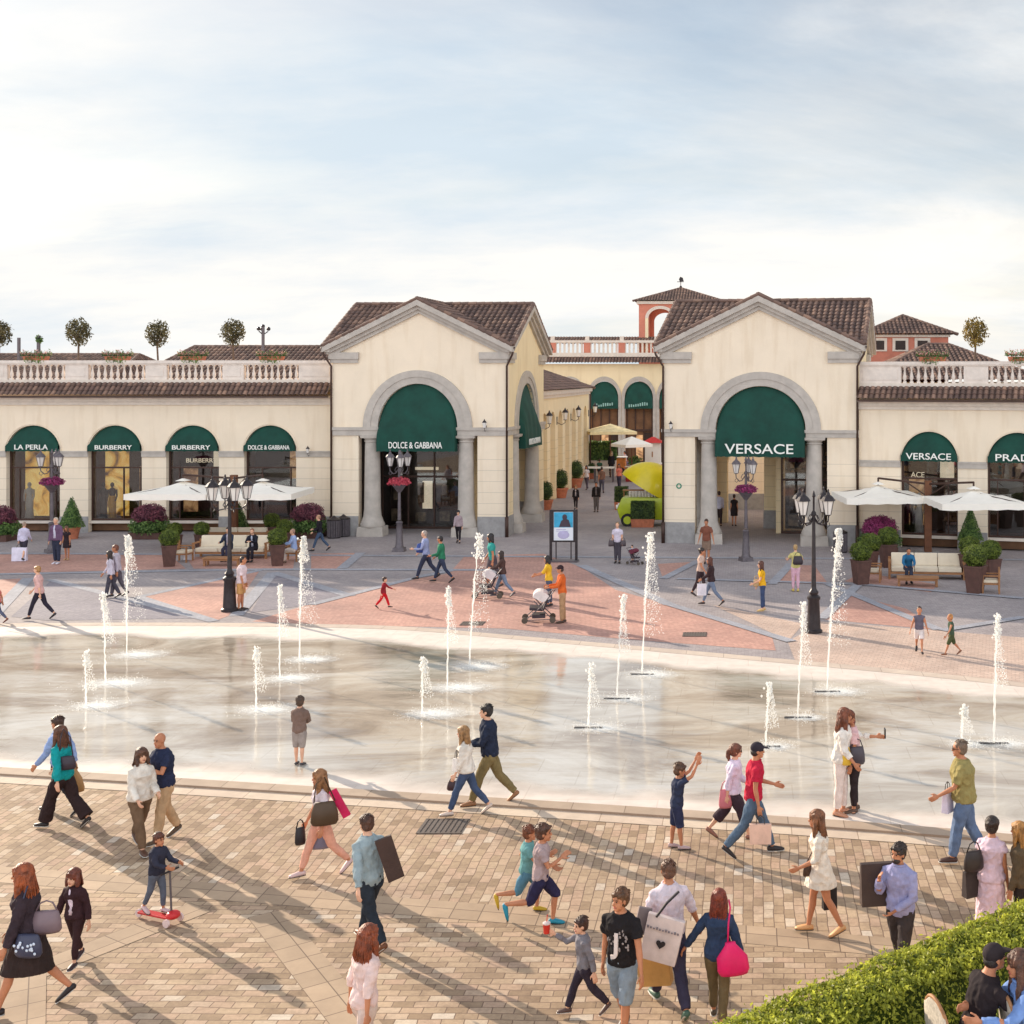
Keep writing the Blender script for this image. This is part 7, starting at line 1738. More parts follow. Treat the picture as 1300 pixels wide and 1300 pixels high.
pp('darkjacket', 903, 769, 708, 178, 'woman in a dark brown jacket and light jeans walking left past the lamp post', ('jacket', (62, 46, 48)), ('skinny', (118, 130, 152)), (60, 46, 44), ('long', (96, 50, 34)), 't', 'f', 'walk2', arms=((18, 6, 40), (14, 6, 40)))
pp('arch1', 913, 668, 624, 92, 'man in a white shirt and dark trousers inside the arch of the right pavilion', ('shirt', (206, 200, 216)), ('trousers', (64, 50, 48)), (50, 42, 40), ('short', BR), 'l', 'm', 'stand')
pp('arch2', 932, 668, 628, 88, 'woman in a short black dress inside the arch of the right pavilion', ('dress', (52, 44, 44)), None, (50, 42, 40), ('short', BR), 't', 'f', 'stand', hem=0.2)
pp('yellow2', 968, 776, 713, 186, 'woman in a mustard yellow top and cropped jeans standing behind the pool', ('tee', (230, 174, 40)), ('skinny', (66, 80, 112)), (206, 170, 110), ('long', (92, 52, 38)), 'l', 'f', 'stand', arms=((14, 6, 50), (4, 6, 20)))
pp('pinktrousers', 1010, 751, 692, 96, 'woman in a pale yellow top and pink trousers with a bag on her back', ('tee', (210, 196, 130)), ('skinny', (222, 176, 190)), (206, 180, 90), ('short', (186, 150, 100)), 'l', 'f', 'stand', arms=((20, 30, 70), (20, 30, 70)))
pp('boygrey', 1167, 830, 770, 265, 'boy in a grey vest and white shorts walking at the back edge of the pool', ('tank', (104, 98, 112)), ('shorts', (222, 208, 204)), (50, 42, 42), ('crew', DKB), 't', 'm', 'walk', child=True, arms=((12, 16, 20), (-12, 18, 16)))
pp('boygreen', 1208, 833, 780, 186, 'boy in a dark green outfit walking left at the back edge of the pool', ('tank', (70, 86, 70)), ('bermuda', (78, 84, 56)), (130, 84, 60), ('crew', (190, 130, 70)), 't', 'm', 'walk', child=True, arms=((22, 14, 16), (-14, 16, 20)))
pp('left1', 30, 712, 663, 95, 'man in a white shirt and dark shorts at the left holding a large white bag', ('shirt', (206, 200, 222)), ('bermuda', (60, 56, 68)), (60, 50, 52), ('crew', (176, 150, 130)), 'l', 'm', 'step')
pp('left2', 72, 716, 657, 268, 'man in a plum jacket and dark trousers left of the woman in black', ('jacket', (110, 84, 110), (206, 204, 222)), ('trousers', (56, 60, 78)), (214, 206, 214), ('crew', (214, 200, 180)), 'l', 'm', 'stand')
pp('left3', 85, 711, 668, 272, 'woman in a short black dress with bare legs at the left by the cone shrub', ('dress', (54, 44, 48)), None, (190, 150, 110), ('long', (120, 84, 60)), 't', 'f', 'stand', hem=0.17)
pp('left4', 50, 787, 719, 184, 'woman with short fair hair in a pink top and black trousers striding left', ('shirt', (222, 176, 170)), ('skinny', (50, 46, 58)), (50, 42, 46), ('short', (176, 130, 80)), 'l', 'f', 'walk', sleeve=1.2)
pp('left5', -3, 791, 740, 184, 'person in a pink top cut by the left edge behind the pool', ('tee', (206, 120, 110)), ('skinny', (86, 90, 112)), (110, 60, 50), ('long', (96, 56, 50)), 't', 'f', 'walk2')
pp('spray1', 141, 760, 700, 205, 'woman with dark hair and a pale top seen through the left tall jet', ('shirt', (206, 196, 208)), ('trousers', (78, 74, 84)), (60, 50, 52), ('long', DKB), 't', 'f', 'step')
pp('spray2', 149, 758, 692, 200, 'taller person in a pale jacket just behind the woman at the left tall jet', ('shirt', (190, 180, 190)), ('trousers', (96, 88, 96)), (60, 50, 52), ('short', (120, 70, 50)), 't', 'm', 'step')
pp('darkman', 406, 700, 654, 192, 'man in a black shirt and dark jeans walking beside the maroon bush', ('shirt', (40, 36, 42)), ('skinny', (72, 88, 112)), (44, 38, 40), ('short', (186, 140, 110)), 'l', 'm', 'walk', arms=((12, 8, 40), (6, 8, 70)))
# --- in the street
pp('street1', 731, 648, 616, 272, 'woman in a black jacket and skirt walking towards the poster stand', ('jacket', (44, 38, 40), (206, 190, 190)), ('skinny', (52, 44, 46)), (44, 38, 38), ('long', BLO), 'l', 'f', 'step')
pp('street2', 757, 650, 612, 270, 'man in a black jacket and grey trousers walking down the middle of the street', ('jacket', (44, 38, 38), (120, 110, 110)), ('trousers', (106, 98, 96)), (70, 60, 58), ('short', BLK), 't', 'm', 'stand')
pp('street3', 776, 606, 573, 90, 'tall person in dark clothes standing further up the street', ('shirt', (46, 42, 46)), ('skinny', (50, 44, 46)), (40, 36, 36), ('long', (190, 150, 110)), 'l', 'f', 'stand')
pp('street4', 771, 592, 565, 100, 'person in a white shirt and dark shorts by the far food stalls', ('shirt', (226, 218, 224)), ('shorts', (50, 46, 70)), (60, 50, 50), ('short', (120, 80, 50)), 't', 'm', 'stand', H=None)
pp('street5', 752, 602, 577, 270, 'person in a pale pink shirt behind the far white counter', ('shirt', (226, 196, 216)), ('trousers', (90, 80, 90)), (60, 50, 50), ('short', BLK), 't', 'm', 'stand')
pp('street6', 794, 600, 573, 200, 'person in pale clothes beside the small parasol at the far end of the street', ('tee', (214, 186, 190)), ('shorts', (120, 96, 90)), (60, 50, 50), ('short', BLK), 't', 'm', 'stand')
for i_, (x_, y_, t_, fc_, lab_, c1_, c2_, sx_) in enumerate((
    (745, 622, 591, 250, 'woman in a white top by the last oval clipped bush of the street', (226, 214, 214), (90, 80, 90), 'f'), (764, 626, 593, 100, 'man in a brown shirt walking away up the middle of the street', (120, 90, 76), (84, 80, 92), 'm'),
    (786, 621, 589, 265, 'woman in a coral top coming down the street beside the tall dark-clothed person', (216, 122, 104), (70, 66, 80), 'f'), (761, 610, 583, 80, 'person in a dark green top near the long white standing table', (60, 90, 74), (60, 54, 60), 'm'),
    (798, 609, 582, 200, 'person in a lilac shirt beside the orange food cart', (186, 170, 210), (80, 72, 84), 'm'), (770, 603, 577, 280, 'person in a cream shirt under the wide yellow parasol', (226, 210, 180), (96, 84, 80), 'f'), (749, 597, 572, 260, 'person in a red top in front of the far plant trough', (190, 50, 50), (60, 56, 66), 'f'))):
    pp('street_extra%d' % i_, x_, y_, t_, fc_, lab_, ('tee', c1_), ('trousers', c2_), (60, 50, 50), ('short' if sx_ == 'm' else 'long', BR), 't', sx_, 'step')
# --- seated
def seated(key, x, y, face, lab, z=0.46, dy=0.0, H=1.72, **k):
    p = G(x, y); a = R(face); hz = H*0.5; P_[key] = person(0, 0, 0, face, lab, loc=(p[0], p[1]+dy), H=H, pose='sit', **k); return P_[key]
seated('benchblue', 1154, 741, 268, 'person in a blue denim top sitting on the right cream sofa', top=('shirt', (48, 108, 148)), bot=('trousers', (58, 62, 78)), shoe=(40, 36, 40), hair=('short', BLK), skin='t', sex='m', lean=25, hpitch=-25, arms=((35, 8, 40, 30), (35, 8, 40, 30)), dy=0.30)
seated('sofa1', 286, 713, 270, 'person in a dark jacket sitting on the left sofa behind the lamp post', top=('jacket', (50, 56, 74), (180, 170, 180)), bot=('trousers', (60, 58, 76)), shoe=(40, 36, 40), hair=('short', BR), skin='l', sex='m', lean=6, dy=0.35)
seated('sofa2', 318, 714, 270, 'person in a black jacket reading on the left sofa, right of the lamp post', top=('jacket', (40, 40, 50), (190, 190, 206)), bot=('trousers', (46, 42, 50)), shoe=(40, 36, 40), hair=('short', (150, 100, 76)), skin='l', sex='m', lean=14, hpitch=-22, arms=((40, 6, 70, 35), (40, 6, 70, 35)), dy=0.35)
seated('chair1', 370, 716, 200, 'man in a light blue shirt sitting in the armchair right of the left sofas', top=('shirt', (158, 176, 216)), bot=('trousers', (206, 190, 178)), shoe=(120, 96, 80), hair=('crew', (180, 140, 120)), skin='l', sex='m', lean=4, dy=0.3)

# ---------------------------------------------------------------- what they carry
def hand(key, s): return P_[key]['hands'][s]      # 0 left, 1 right
def near_hand(key, px): return min(P_[key]['hands'], key=lambda h: abs(CX+F*h.x/h.y-px))
D = lambda key: P_[key]['obj'].location.y
h = at_px(84, 960, D('teal')-0.1); handbag('dark shoulder bag at the hip of the woman in teal', h, 0.3, 0.22, 0.12, (58, 48, 58), 0.3, strap=[(-0.1, 0, 0), (-0.08, -0.02, 0.3), (-0.05, 0.02, 0.45), (0.05, 0.05, 0.3), (0.1, 0, 0)])
h = at_px(90, 976, D('bluebehind')-0.25); handbag('tan leather tote behind the woman in teal', h, 0.30, 0.42, 0.12, (176, 132, 84), 0.2, taper=0.6, tilt=-0.2)
h = at_px(412, 1018, D('peach')-0.2); handbag('big brown shoulder bag of the woman in peach trousers', h, 0.40, 0.34, 0.16, (78, 58, 40), 0.35, taper=0.75, strap=[(-0.15, 0, 0), (-0.12, 0, 0.28), (0, 0.02, 0.36), (0.15, 0, 0.0)])
h = at_px(422, 1003, D('peach')-0.06); paper_bag('flat magenta folder tucked under the arm of the woman in peach trousers', h, 0.12, 0.46, 0.06, (206, 24, 84), 0.2, tilt=-0.48, handle=False, cat='folder', name='folder')
h = near_hand('peach', 390); handbag('small black bag in the hand of the woman in peach trousers', h+Vector((-0.02, -0.03, 0.05)), 0.16, 0.26, 0.1, (44, 38, 42), 0.5)
h = at_px(405, 1052, D('peach')+0.1); handbag('grey jacket bundled over the brown shoulder bag', h, 0.34, 0.30, 0.14, (132, 128, 150), 0.2, name='bundled_jacket', cat='jacket', taper=0.7, strap=[(-0.1, 0, -0.02), (0, 0, 0.02), (0.1, 0, -0.02)])
h = at_px(486, 1064, D('greyshirt')-0.12); paper_bag('long dark brown bag over the shoulder of the man in the grey-blue shirt', h, 0.22, 0.58, 0.09, (66, 46, 40), 0.4, tilt=-0.30, handle=False, name='garment_bag', cat='garment bag')
h = near_hand('blonde', 595); handbag('small black and red bag in the hand of the blonde woman', h+Vector((-0.08, -0.03, -0.08)), 0.26, 0.16, 0.1, (62, 38, 42), 0.1)
h = at_px(580, 962, D('blonde')-0.15); paper_bag('white shopping bag in front of the blonde woman', h, 0.14, 0.22, 0.1, (236, 228, 220), 1.0)
h = hand('cupboy', 1); c_ = thing('drink_cup', 'red drink in a clear cup held out by the boy in grey', 'cup', tuple(h+Vector((0, 0, -0.05)))); MB().lathe([(0.035, 0), (0.045, 0.11)], n=14).build('cup', mat('red_drink', S(206, 52, 40), 0.3), c_, smooth=True, angle=R(40)); MB().lathe([(0.047, 0.111), (0.047, 0.125), (0.02, 0.14)], n=14).build('lid', mat('cup_lid', S(226, 206, 200), 0.3), c_, smooth=True, angle=R(40)); MB().tube([(0, 0, 0.13), (0.01, 0, 0.22)], 0.005, 6).build('straw', RED, c_)
h = at_px(829, 1208, D('jshirt')+0.80); paper_bag('large tan paper bag behind the young man in the J t-shirt', h, 0.40, 0.38, 0.16, (200, 150, 84), -0.15, tilt=-0.12)
hb = at_px(847, 1164, D('heartman')-0.30); wb = paper_bag('large white shopping bag printed with a black heart on a man\'s back', hb, 0.44, 0.52, 0.12, (226, 206, 200), -0.12, tilt=0.22, handle=False)
hm = MB(); pts = []
for k in range(28):
    a = 2*PI*k/28; pts.append((0.0035*16*math.sin(a)**3, -0.075, -0.30+0.0035*(13*math.cos(a)-5*math.cos(2*a)-2*math.cos(3*a)-math.cos(4*a))))
hm.add(pts+[(p_[0], p_[1]+0.006, p_[2]) for p_ in pts], [tuple(range(28))]+[(k, (k+1) % 28, 28+(k+1) % 28, 28+k) for k in range(28)]); ho = hm.build('heart_print', mat('black_print', S(44, 38, 42), 0.6), wb)
hm = MB()
for k in range(11): x = -0.20+k*0.036; hm.box(x, x+0.022, -0.066, -0.050, -0.15, -0.125-0.008*(k % 3))
hm.build('lettering_print', mat('grey_print', S(130, 120, 126), 0.6), wb)
MB().tube([(-0.12, -0.03, -0.02), (-0.04, -0.02, 0.16), (0.06, 0.1, 0.28)], 0.016, 6).build('handle', mat('black_print', S(44, 38, 42), 0.6), wb)
h = at_px(820, 1152, D('heartman')-0.2); paper_bag('grey folded bag under the left arm of the man in the white shirt', h, 0.16, 0.30, 0.08, (126, 112, 112), 0.2, tilt=0.25, handle=False)
h = at_px(927, 1196, D('denim')-0.28); handbag('bright pink drawstring bag on the back of the woman in denim', h, 0.37, 0.37, 0.16, (226, 20, 100), 0.0, taper=0.35, tilt=-0.12, strap=[(-0.03, 0, -0.02), (0.0, 0.04, 0.18), (0.04, 0.12, 0.34), (0.03, 0.2, 0.40)])
h = near_hand('redpolo', 955); paper_bag('pale peach paper bag in the hand of the man in the red polo', h+Vector((0, -0.02, -0.11)), 0.34, 0.30, 0.12, (232, 190, 168), 0.0)
h = at_px(921, 1002, D('sunglass')-0.15); handbag('striped pink and white bag of the woman in sunglasses', h, 0.22, 0.3, 0.1, (206, 120, 130), 0.2)
h = near_hand('whitedress', 1045); paper_bag('small black shopping bag in the hand of the woman in the short white dress', at_px(1053, 1127, D('whitedress')+0.1), 0.20, 0.28, 0.1, (34, 28, 32), 0.3)
h = at_px(1027, 1098, D('whitedress')-0.05); handbag('small dark clutch at the front of the woman in the short white dress', h, 0.2, 0.14, 0.08, (70, 48, 38), 0.6, strap=[(-0.06, 0, 0), (0.02, 0, 0.12), (0.14, 0, 0.26)])
h = hand('selfie1', 0); c_ = thing('phone', 'dark phone held up by the woman in white at the pool edge', 'phone', tuple(h)); MB().box(-0.012, 0.012, -0.06, 0.06, -0.02, 0.14).build('phone_body', mat('phone_black', S(30, 28, 32), 0.2), c_, bevel=0.006)
h = at_px(1088, 948, D('selfie2')-0.2); handbag('dark grey handbag on the woman posing in pink', h, 0.30, 0.30, 0.14, (72, 64, 72), 0.3)
h = at_px(1075, 955, D('selfie1')-0.2); handbag('small yellow bag between the two women at the pool edge', h, 0.16, 0.22, 0.08, (222, 180, 60), 0.1)
h = at_px(1115, 1095, D('beard')+0.10); paper_bag('large dark brown shopping bag behind the bearded man', h, 0.46, 0.52, 0.14, (66, 50, 46), 0.15, handle=False)
h = near_hand('olive', 1205); paper_bag('white shopping bag in the hand of the man in olive', at_px(1203, 1003, D('olive')), 0.20, 0.34, 0.12, (216, 206, 222), 0.9)
h = at_px(1236, 1080, D('pinkdress')-0.1); handbag('dark bag on the arm of the woman in the long pinkish dress', h, 0.30, 0.26, 0.15, (56, 46, 44), 0.4)
h = at_px(1233, 1105, D('pinkdress')); paper_bag('dark shopping bag hanging below the arm of the woman in the long pinkish dress', h, 0.24, 0.34, 0.12, (60, 50, 50), 0.5)
h = at_px(36, 1186, D('blackcoat')-0.25); bb_ = handbag('rounded bag with blue and white dots on the woman in the black coat', h, 0.34, 0.26, 0.14, (60, 62, 84), -0.1, strap=[(-0.16, 0, -0.05), (-0.13, 0.02, 0.25), (-0.08, 0.1, 0.52)])
rn = random.Random(6); dm = MB()
for k in range(16): a = rn.uniform(0, 6.28); dm.ball((rn.uniform(-0.13, 0.13), -0.066, -0.13+rn.uniform(-0.07, 0.06)), 0.017, 0.008, 0.017, 8, 6)
dm.build('dots', mat('pale_blue_dot', S(206, 216, 232), 0.4), bb_)
h = at_px(59, 1156, D('blackcoat')-0.05); handbag('grey patterned tote on the arm of the woman in the black coat', h, 0.34, 0.26, 0.16, (124, 104, 110), 0.2)
h = at_px(50, 1012, D('teal')); 
h = at_px(25, 695, D('left1')-0.1); paper_bag('large white shopping bag held by the man in dark shorts at the left', h, 0.58, 0.55, 0.2, (226, 220, 236), 0.1)
p = G(240, 711); paper_bag('white shopping bag standing on the ground by the left sofas', (p[0], p[1], 0.44), 0.40, 0.42, 0.18, (232, 226, 232), 0.2)
h = at_px(891, 741, D('darkjacket')-0.1); paper_bag('white and black shopping bag of the woman in the dark brown jacket', h, 0.30, 0.38, 0.12, (222, 214, 220), 0.1)
h = at_px(534, 690, D('bluejacket')-0.1); handbag('dark blue jacket over the arm of the grey-haired man', h, 0.32, 0.34, 0.14, (48, 72, 140), 0.3, name='folded_jacket', cat='jacket', strap=[(-0.08, 0, -0.02), (0, 0, 0.02), (0.08, 0, -0.02)])
for x, w_ in ((776, 'left'), (791, 'right')): handbag('dark bag at the %s side of the man in the white t-shirt' % w_, at_px(x, 686, D('whitetee')-0.1), 0.24, 0.24, 0.12, (78, 66, 70), 0.2)
handbag('dark bag on the back of the woman in pale pink trousers', at_px(1013, 706, D('pinktrousers')-0.2), 0.36, 0.30, 0.16, (56, 46, 52), 0.1)
handbag('tan bag held by the woman in the mustard top', at_px(960, 735, D('yellow2')-0.1), 0.2, 0.24, 0.1, (190, 160, 120), 0.2)
# J print on the black t-shirt
jt = P_['jshirt']; q = jt['M']; K_ = jt['K']
for ch in jt['obj'].children:
    if ch.name.startswith('tshirt'):
        fc = jt['T'](0.0, 0.086, 0.13); nM = jt['M'] @ Matrix.Translation(jt['T'](0.0, 0.094, 0.10)) @ Matrix.Rotation(PI, 4, 'Z') @ Matrix.Rotation(R(90-4), 4, 'X')
        text_obj('J', 0.30, mat('white_print', S(222, 206, 200), 0.7), ch, nM, name='letter_print', extrude=0.012, bold=0.006)
        rn = random.Random(8); pm = MB()
        for k in range(26):
            xx, zz = rn.uniform(-0.075, 0.075), rn.uniform(0.09, 0.24); c_ = jt['T'](xx, 0.083-abs(xx)*0.24, zz); pm.ball(c_, rn.uniform(0.008, 0.02), 0.005, rn.uniform(0.008, 0.02), 8, 6)
        pm.build('pattern_print', mat('grey_shirt_print', S(150, 138, 136), 0.7), ch)
# kick scooter
so = P_['scooterboy']['obj']; a = R(338); t = thing('kick_scooter', 'red three-wheeled kick scooter under the boy in the dark jacket', 'scooter', (so.location.x, so.location.y, 0.012), a)
MB().box(-0.30, 0.26, -0.06, 0.06, 0.07, 0.10).build('deck', mat('scooter_red', S(206, 46, 50), 0.4), t, bevel=0.012); MB().tube([(0.27, 0, 0.1), (0.24, 0, 0.72)], 0.014, 8).build('stem', IRONG, t); MB().tube([(0.24, -0.15, 0.72), (0.24, 0.15, 0.72)], 0.015, 8).build('handlebar', IRON, t)
MB().ball((0.30, 0, 0.13), 0.09, 0.10, 0.06).build('front_guard', mat('scooter_red', S(206, 46, 50), 0.4), t, smooth=True)
for x, y in ((0.30, -0.12), (0.30, 0.12), (-0.33, 0)): MB().tube([(x, y-0.014, 0.055), (x, y+0.014, 0.055)], 0.055, 14).build('wheel', mat('scooter_wheel', S(226, 200, 196), 0.5), t, smooth=True, angle=R(40))
# strollers
def stroller(lab, x, y, rz, double, col, s=1.0):
    p = G(x, y); t = thing('stroller', lab, 'stroller', (p[0], p[1], 0), rz); t.scale = (s, s, s); w = 0.62 if double else 0.42; f_ = MB()
    for sy in (-1, 1):
        f_.tube([(-0.42, sy*w/2, 0.12), (0.1, sy*w/2, 0.55), (0.48, sy*w/2, 1.02)], 0.016, 6); f_.tube([(0.42, sy*w/2, 0.14), (0.05, sy*w/2, 0.5), (-0.15, sy*w/2, 0.72)], 0.016, 6); f_.tube([(-0.42, sy*w/2, 0.12), (0.42, sy*w/2, 0.14)], 0.012, 6)
    f_.tube([(0.48, -w/2, 1.02), (0.48, w/2, 1.02)], 0.018, 6); f_.build('frame', IRONG, t)
    for x_ in (-0.42, 0.42):
        for sy in (-1, 1): MB().tube([(x_, sy*w/2-0.025, 0.12), (x_, sy*w/2+0.025, 0.12)], 0.095, 16).build('wheel', mat('stroller_wheel', S(86, 76, 66), 0.6), t, smooth=True, angle=R(40))
    st = MB(); st.add([(-0.28, -w/2+0.03, 0.42), (0.12, -w/2+0.03, 0.38), (0.12, w/2-0.03, 0.38), (-0.28, w/2-0.03, 0.42), (-0.28, -w/2+0.03, 0.50), (0.12, -w/2+0.03, 0.46), (0.12, w/2-0.03, 0.46), (-0.28, w/2-0.03, 0.50)], [(0,3,2,1),(4,5,6,7),(0,1,5,4),(1,2,6,5),(2,3,7,6),(3,0,4,7)])
    st.add([(0.10, -w/2+0.03, 0.40), (0.32, -w/2+0.03, 0.92), (0.32, w/2-0.03, 0.92), (0.10, w/2-0.03, 0.40), (0.16, -w/2+0.03, 0.40), (0.38, -w/2+0.03, 0.9), (0.38, w/2-0.03, 0.9), (0.16, w/2-0.03, 0.40)], [(0,3,2,1),(4,5,6,7),(0,1,5,4),(1,2,6,5),(2,3,7,6),(3,0,4,7)]); st.build('seat', mat('stroller_dark', S(64, 54, 60), 0.8), t, bevel=0.02)
    hd_ = MB(); n = 8
    for k in range(n):
        a0, a1 = R(20+130*k/n), R(20+130*(k+1)/n); r_ = 0.34
        hd_.add([(0.12+r_*math.cos(a0+0.3)*0.9, -w/2, 0.66+r_*math.sin(a0)), (0.12+r_*math.cos(a1+0.3)*0.9, -w/2, 0.66+r_*math.sin(a1)), (0.12+r_*math.cos(a1+0.3)*0.9, w/2, 0.66+r_*math.sin(a1)), (0.12+r_*math.cos(a0+0.3)*0.9, w/2, 0.66+r_*math.sin(a0))], [(0,1,2,3)])
        for sy in (-1, 1): hd_.add([(0.12, sy*w/2, 0.66), (0.12+r_*math.cos(a0+0.3)*0.9, sy*w/2, 0.66+r_*math.sin(a0)), (0.12+r_*math.cos(a1+0.3)*0.9, sy*w/2, 0.66+r_*math.sin(a1))], [(0,1,2)])
    hd_.build('hood', mat('stroller_hood_%d' % col[0], S(*col), 0.8), t)
    MB().box(-0.2, 0.2, -w/2+0.06, w/2-0.06, 0.17, 0.27).build('basket', mat('stroller_dark', S(64, 54, 60), 0.8), t)
stroller('double stroller with a white hood pushed by the couple in yellow and orange', 684, 790, 0.15, True, (226, 214, 210))
stroller('pushchair pushed by the woman in the brown patterned jacket behind the leaning jet', 619, 760, 0.1, False, (214, 206, 206))
stroller('small pushchair with a dark red seat beside the man in the white t-shirt', 806, 717, 2.6, False, (110, 44, 60), 0.65)
person(803, 716, 692, 240, 'toddler in pale clothes by the small pushchair', ('tee', (200, 206, 226)), ('shorts', (200, 190, 200)), (180, 160, 160), ('short', BR), 'l', 'm', 'stand', child=True)
# mannequins in the windows
MANN = mat('mannequin_dark', S(66, 50, 44), 0.4); MANG = mat('mannequin_gold_dress', S(220, 160, 40), 0.5); MANW = mat('mannequin_white', S(226, 220, 214), 0.5)
def mannequin(fr, x, v, lab, m, s=1.0):
    p = fr.P(fr.u(x), v, 0.6); t = thing('mannequin', lab, 'mannequin', p); b = MB()
    b.loft([(0, 0, 0.75), (0, 0, 0.95), (0, 0, 1.1), (0, 0, 1.35), (0, 0, 1.45), (0, 0, 1.52)], [.15, .17, .13, .19, .14, .05], [.11, .12, .1, .12, .09, .05], (1, 0, 0), 12); b.ball((0, 0, 1.65), 0.09, 0.1, 0.13)
    b.loft([(0.2, 0, 1.42), (0.24, -0.03, 1.1), (0.2, -0.1, 0.85)], [.05, .04, .03], [.05, .04, .03]); b.loft([(-0.2, 0, 1.42), (-0.24, -0.03, 1.1), (-0.2, -0.1, 0.85)], [.05, .04, .03], [.05, .04, .03]); b.build('body', MANN if m is not MANW else MANW, t, smooth=True)
    d_ = MB(); d_.loft([(0, 0, 0.0), (0, 0, 0.45), (0, 0, 0.8), (0, 0, 1.12)], [.22, .17, .19, .145], [.16, .14, .14, .115], (1, 0, 0), 14); d_.build('dress', m, t, smooth=True)
mannequin(fWL, 120, 0.85, 'dark mannequin at the left of the second lettered window', MANN); mannequin(fWL, 132, 0.8, 'mannequin in a gold dress in the second lettered window', MANG); mannequin(fWL, 172, 0.9, 'dark mannequin at the right of the second lettered window', MANN)
mannequin(fWL, 24, 0.9, 'pale mannequin in the leftmost lettered window', MANW); mannequin(fWR, 1163, 0.9, 'white mannequin in the first window of the right arcade', MANW); mannequin(fWR, 1156, 1.0, 'dark mannequin beside the white one in the first window of the right arcade', MANN); mannequin(fWL, 327, 0.9, 'dark mannequin in the window nearest the left pavilion', MANN)

# ---------------------------------------------------------------- on the raised terrace
def tpx(px, py, z): t_ = (CH-z)/(py-CY)*F; return ((px-CX)*t_/F, t_)
q = tpx(1262, 1420, TZ)
P_['capman'] = person(0, 0, 0, 20, 'man in a black t-shirt and dark cap sitting at the terrace table behind the hedge', loc=(AT(1236, 0, 11.35)[0], 11.35), H=1.75, pose='sit', top=('tee', (44, 36, 38)), bot=('trousers', (50, 46, 52)), hair=('cap', (52, 44, 46)), skin='t', lean=16, hpitch=-12, z0=TZ-0.01, arms=((40, 8, 50, 20), (40, 8, 50, 20)))
P_['bluewoman'] = person(0, 0, 0, 190, 'person in a light blue shirt at the right edge of the terrace table', loc=(AT(1308, 0, 11.3)[0], 11.3), H=1.72, pose='sit', top=('shirt', (120, 150, 206)), bot=('trousers', (226, 222, 230)), hair=('long', (96, 60, 44)), skin='t', sex='f', lean=8, z0=TZ-0.01, arms=((45, 8, 50, 20), (45, 8, 50, 20)))
def bistro(lab, x, y, rz):
    t = thing('terrace_chair', lab, 'chair', (x, y, TZ), rz); WK = mat('pale_wicker', S(196, 184, 168), 0.7, var=0.15, scale=30)
    b = MB(); n = 14
    b.loft([(0, 0.24, 0.5), (0, 0.27, 0.7), (0, 0.29, 0.88), (0, 0.30, 0.98)], [.19, .23, .20, .07], [.018]*4, (1, 0, 0), 16); b.build('backrest', WK, t, smooth=True, angle=R(50))
    r_ = []; 
    for k in range(15): a = PI*k/14; r_.append((0.235*math.cos(a), 0.24+0.06*math.sin(a), 0.66+0.34*math.sin(a)))
    MB().tube([(0.21, 0.23, 0.44)]+r_+[(-0.21, 0.23, 0.44)], 0.017, 8).build('back_frame', WOOD, t, smooth=True)
    MB().lathe([(0.24, 0.43), (0.25, 0.45), (0.24, 0.47)], n=18).build('seat', WK, t)
    for sx in (-1, 1):
        for sy in (-1, 1): MB().tube([(sx*0.17, sy*0.17, 0.43), (sx*0.22, sy*0.22, 0)], 0.016, 6).build('leg', WOOD, t)
cx_, cy_ = P_['capman']['obj'].location.x, P_['capman']['obj'].location.y
bistro('terrace chair with a rounded pale back under the man in the dark cap', cx_-0.10, cy_-0.05, R(20+90+180+180))
bx_, by_ = P_['bluewoman']['obj'].location.x, P_['bluewoman']['obj'].location.y
bistro('terrace chair with a rounded pale back at the right edge', bx_+0.06, by_, R(190-90))
def ttable(lab, x, y, r_, m, sq=False):
    t = thing('terrace_table', lab, 'table', (x, y, TZ))
    if sq: MB().box(-r_, r_, -r_, r_, 0.72, 0.75).build('table_top', m, t, bevel=0.01)
    else: MB().lathe([(r_, 0.72), (r_, 0.75)], n=28).build('table_top', m, t)
    MB().tube([(0, 0, 0.03), (0, 0, 0.72)], 0.035).build('pedestal', IRON, t); MB().lathe([(0.25, 0), (0.25, 0.03)], n=18).build('base', IRON, t)
ttable('square white-topped terrace table at the lower right corner', AT(1300, 0, 10.6)[0], 10.55, 0.42, mat('white_table', S(232, 222, 208), 0.5), True)
x_, y_, _ = AT(1172, 0, 10.75); t = thing('terrace_bench', 'wooden bench against the hedge left of the man in the dark cap', 'bench', (x_, y_+0.05, TZ), 0.67); 
b = MB()
for k in range(4): b.box(-0.55, 0.35, -0.2+k*0.1, -0.11+k*0.1, 0.42, 0.46)
b.build('seat', WOOD, t)
for x in (-0.5, 0.3): MB().box(x-0.03, x+0.03, -0.18, 0.18, 0, 0.419).build('leg', WOOD, t)

# ================================================================ CAMERA, LIGHT, SKY
cam = bpy.data.cameras.new('camera'); co = bpy.data.objects.new('camera', cam); C.objects.link(co); SC.camera = co
co.location = (0, 0, CH); co.rotation_euler = (R(90), 0, 0); cam.sensor_width = 36; cam.lens = 36*F/1300; cam.shift_x = -(CX-650)/1300; cam.shift_y = -(650-CY)/1300
cam.clip_end = 4000; cam.clip_start = 0.1
EL, SDIR = 18.5, Vector((-0.77, 0.64))
sun = bpy.data.lights.new('sun', 'SUN'); sun.energy = 5.0; sun.angle = R(0.5); sun.color = (1.0, 0.86, 0.68)
so_ = bpy.data.objects.new('sun', sun); C.objects.link(so_)
sd = Vector((SDIR.x*math.cos(R(EL)), SDIR.y*math.cos(R(EL)), math.sin(R(EL)))); so_.rotation_euler = sd.to_track_quat('Z', 'Y').to_euler(); so_.location = (-20, 30, 30)
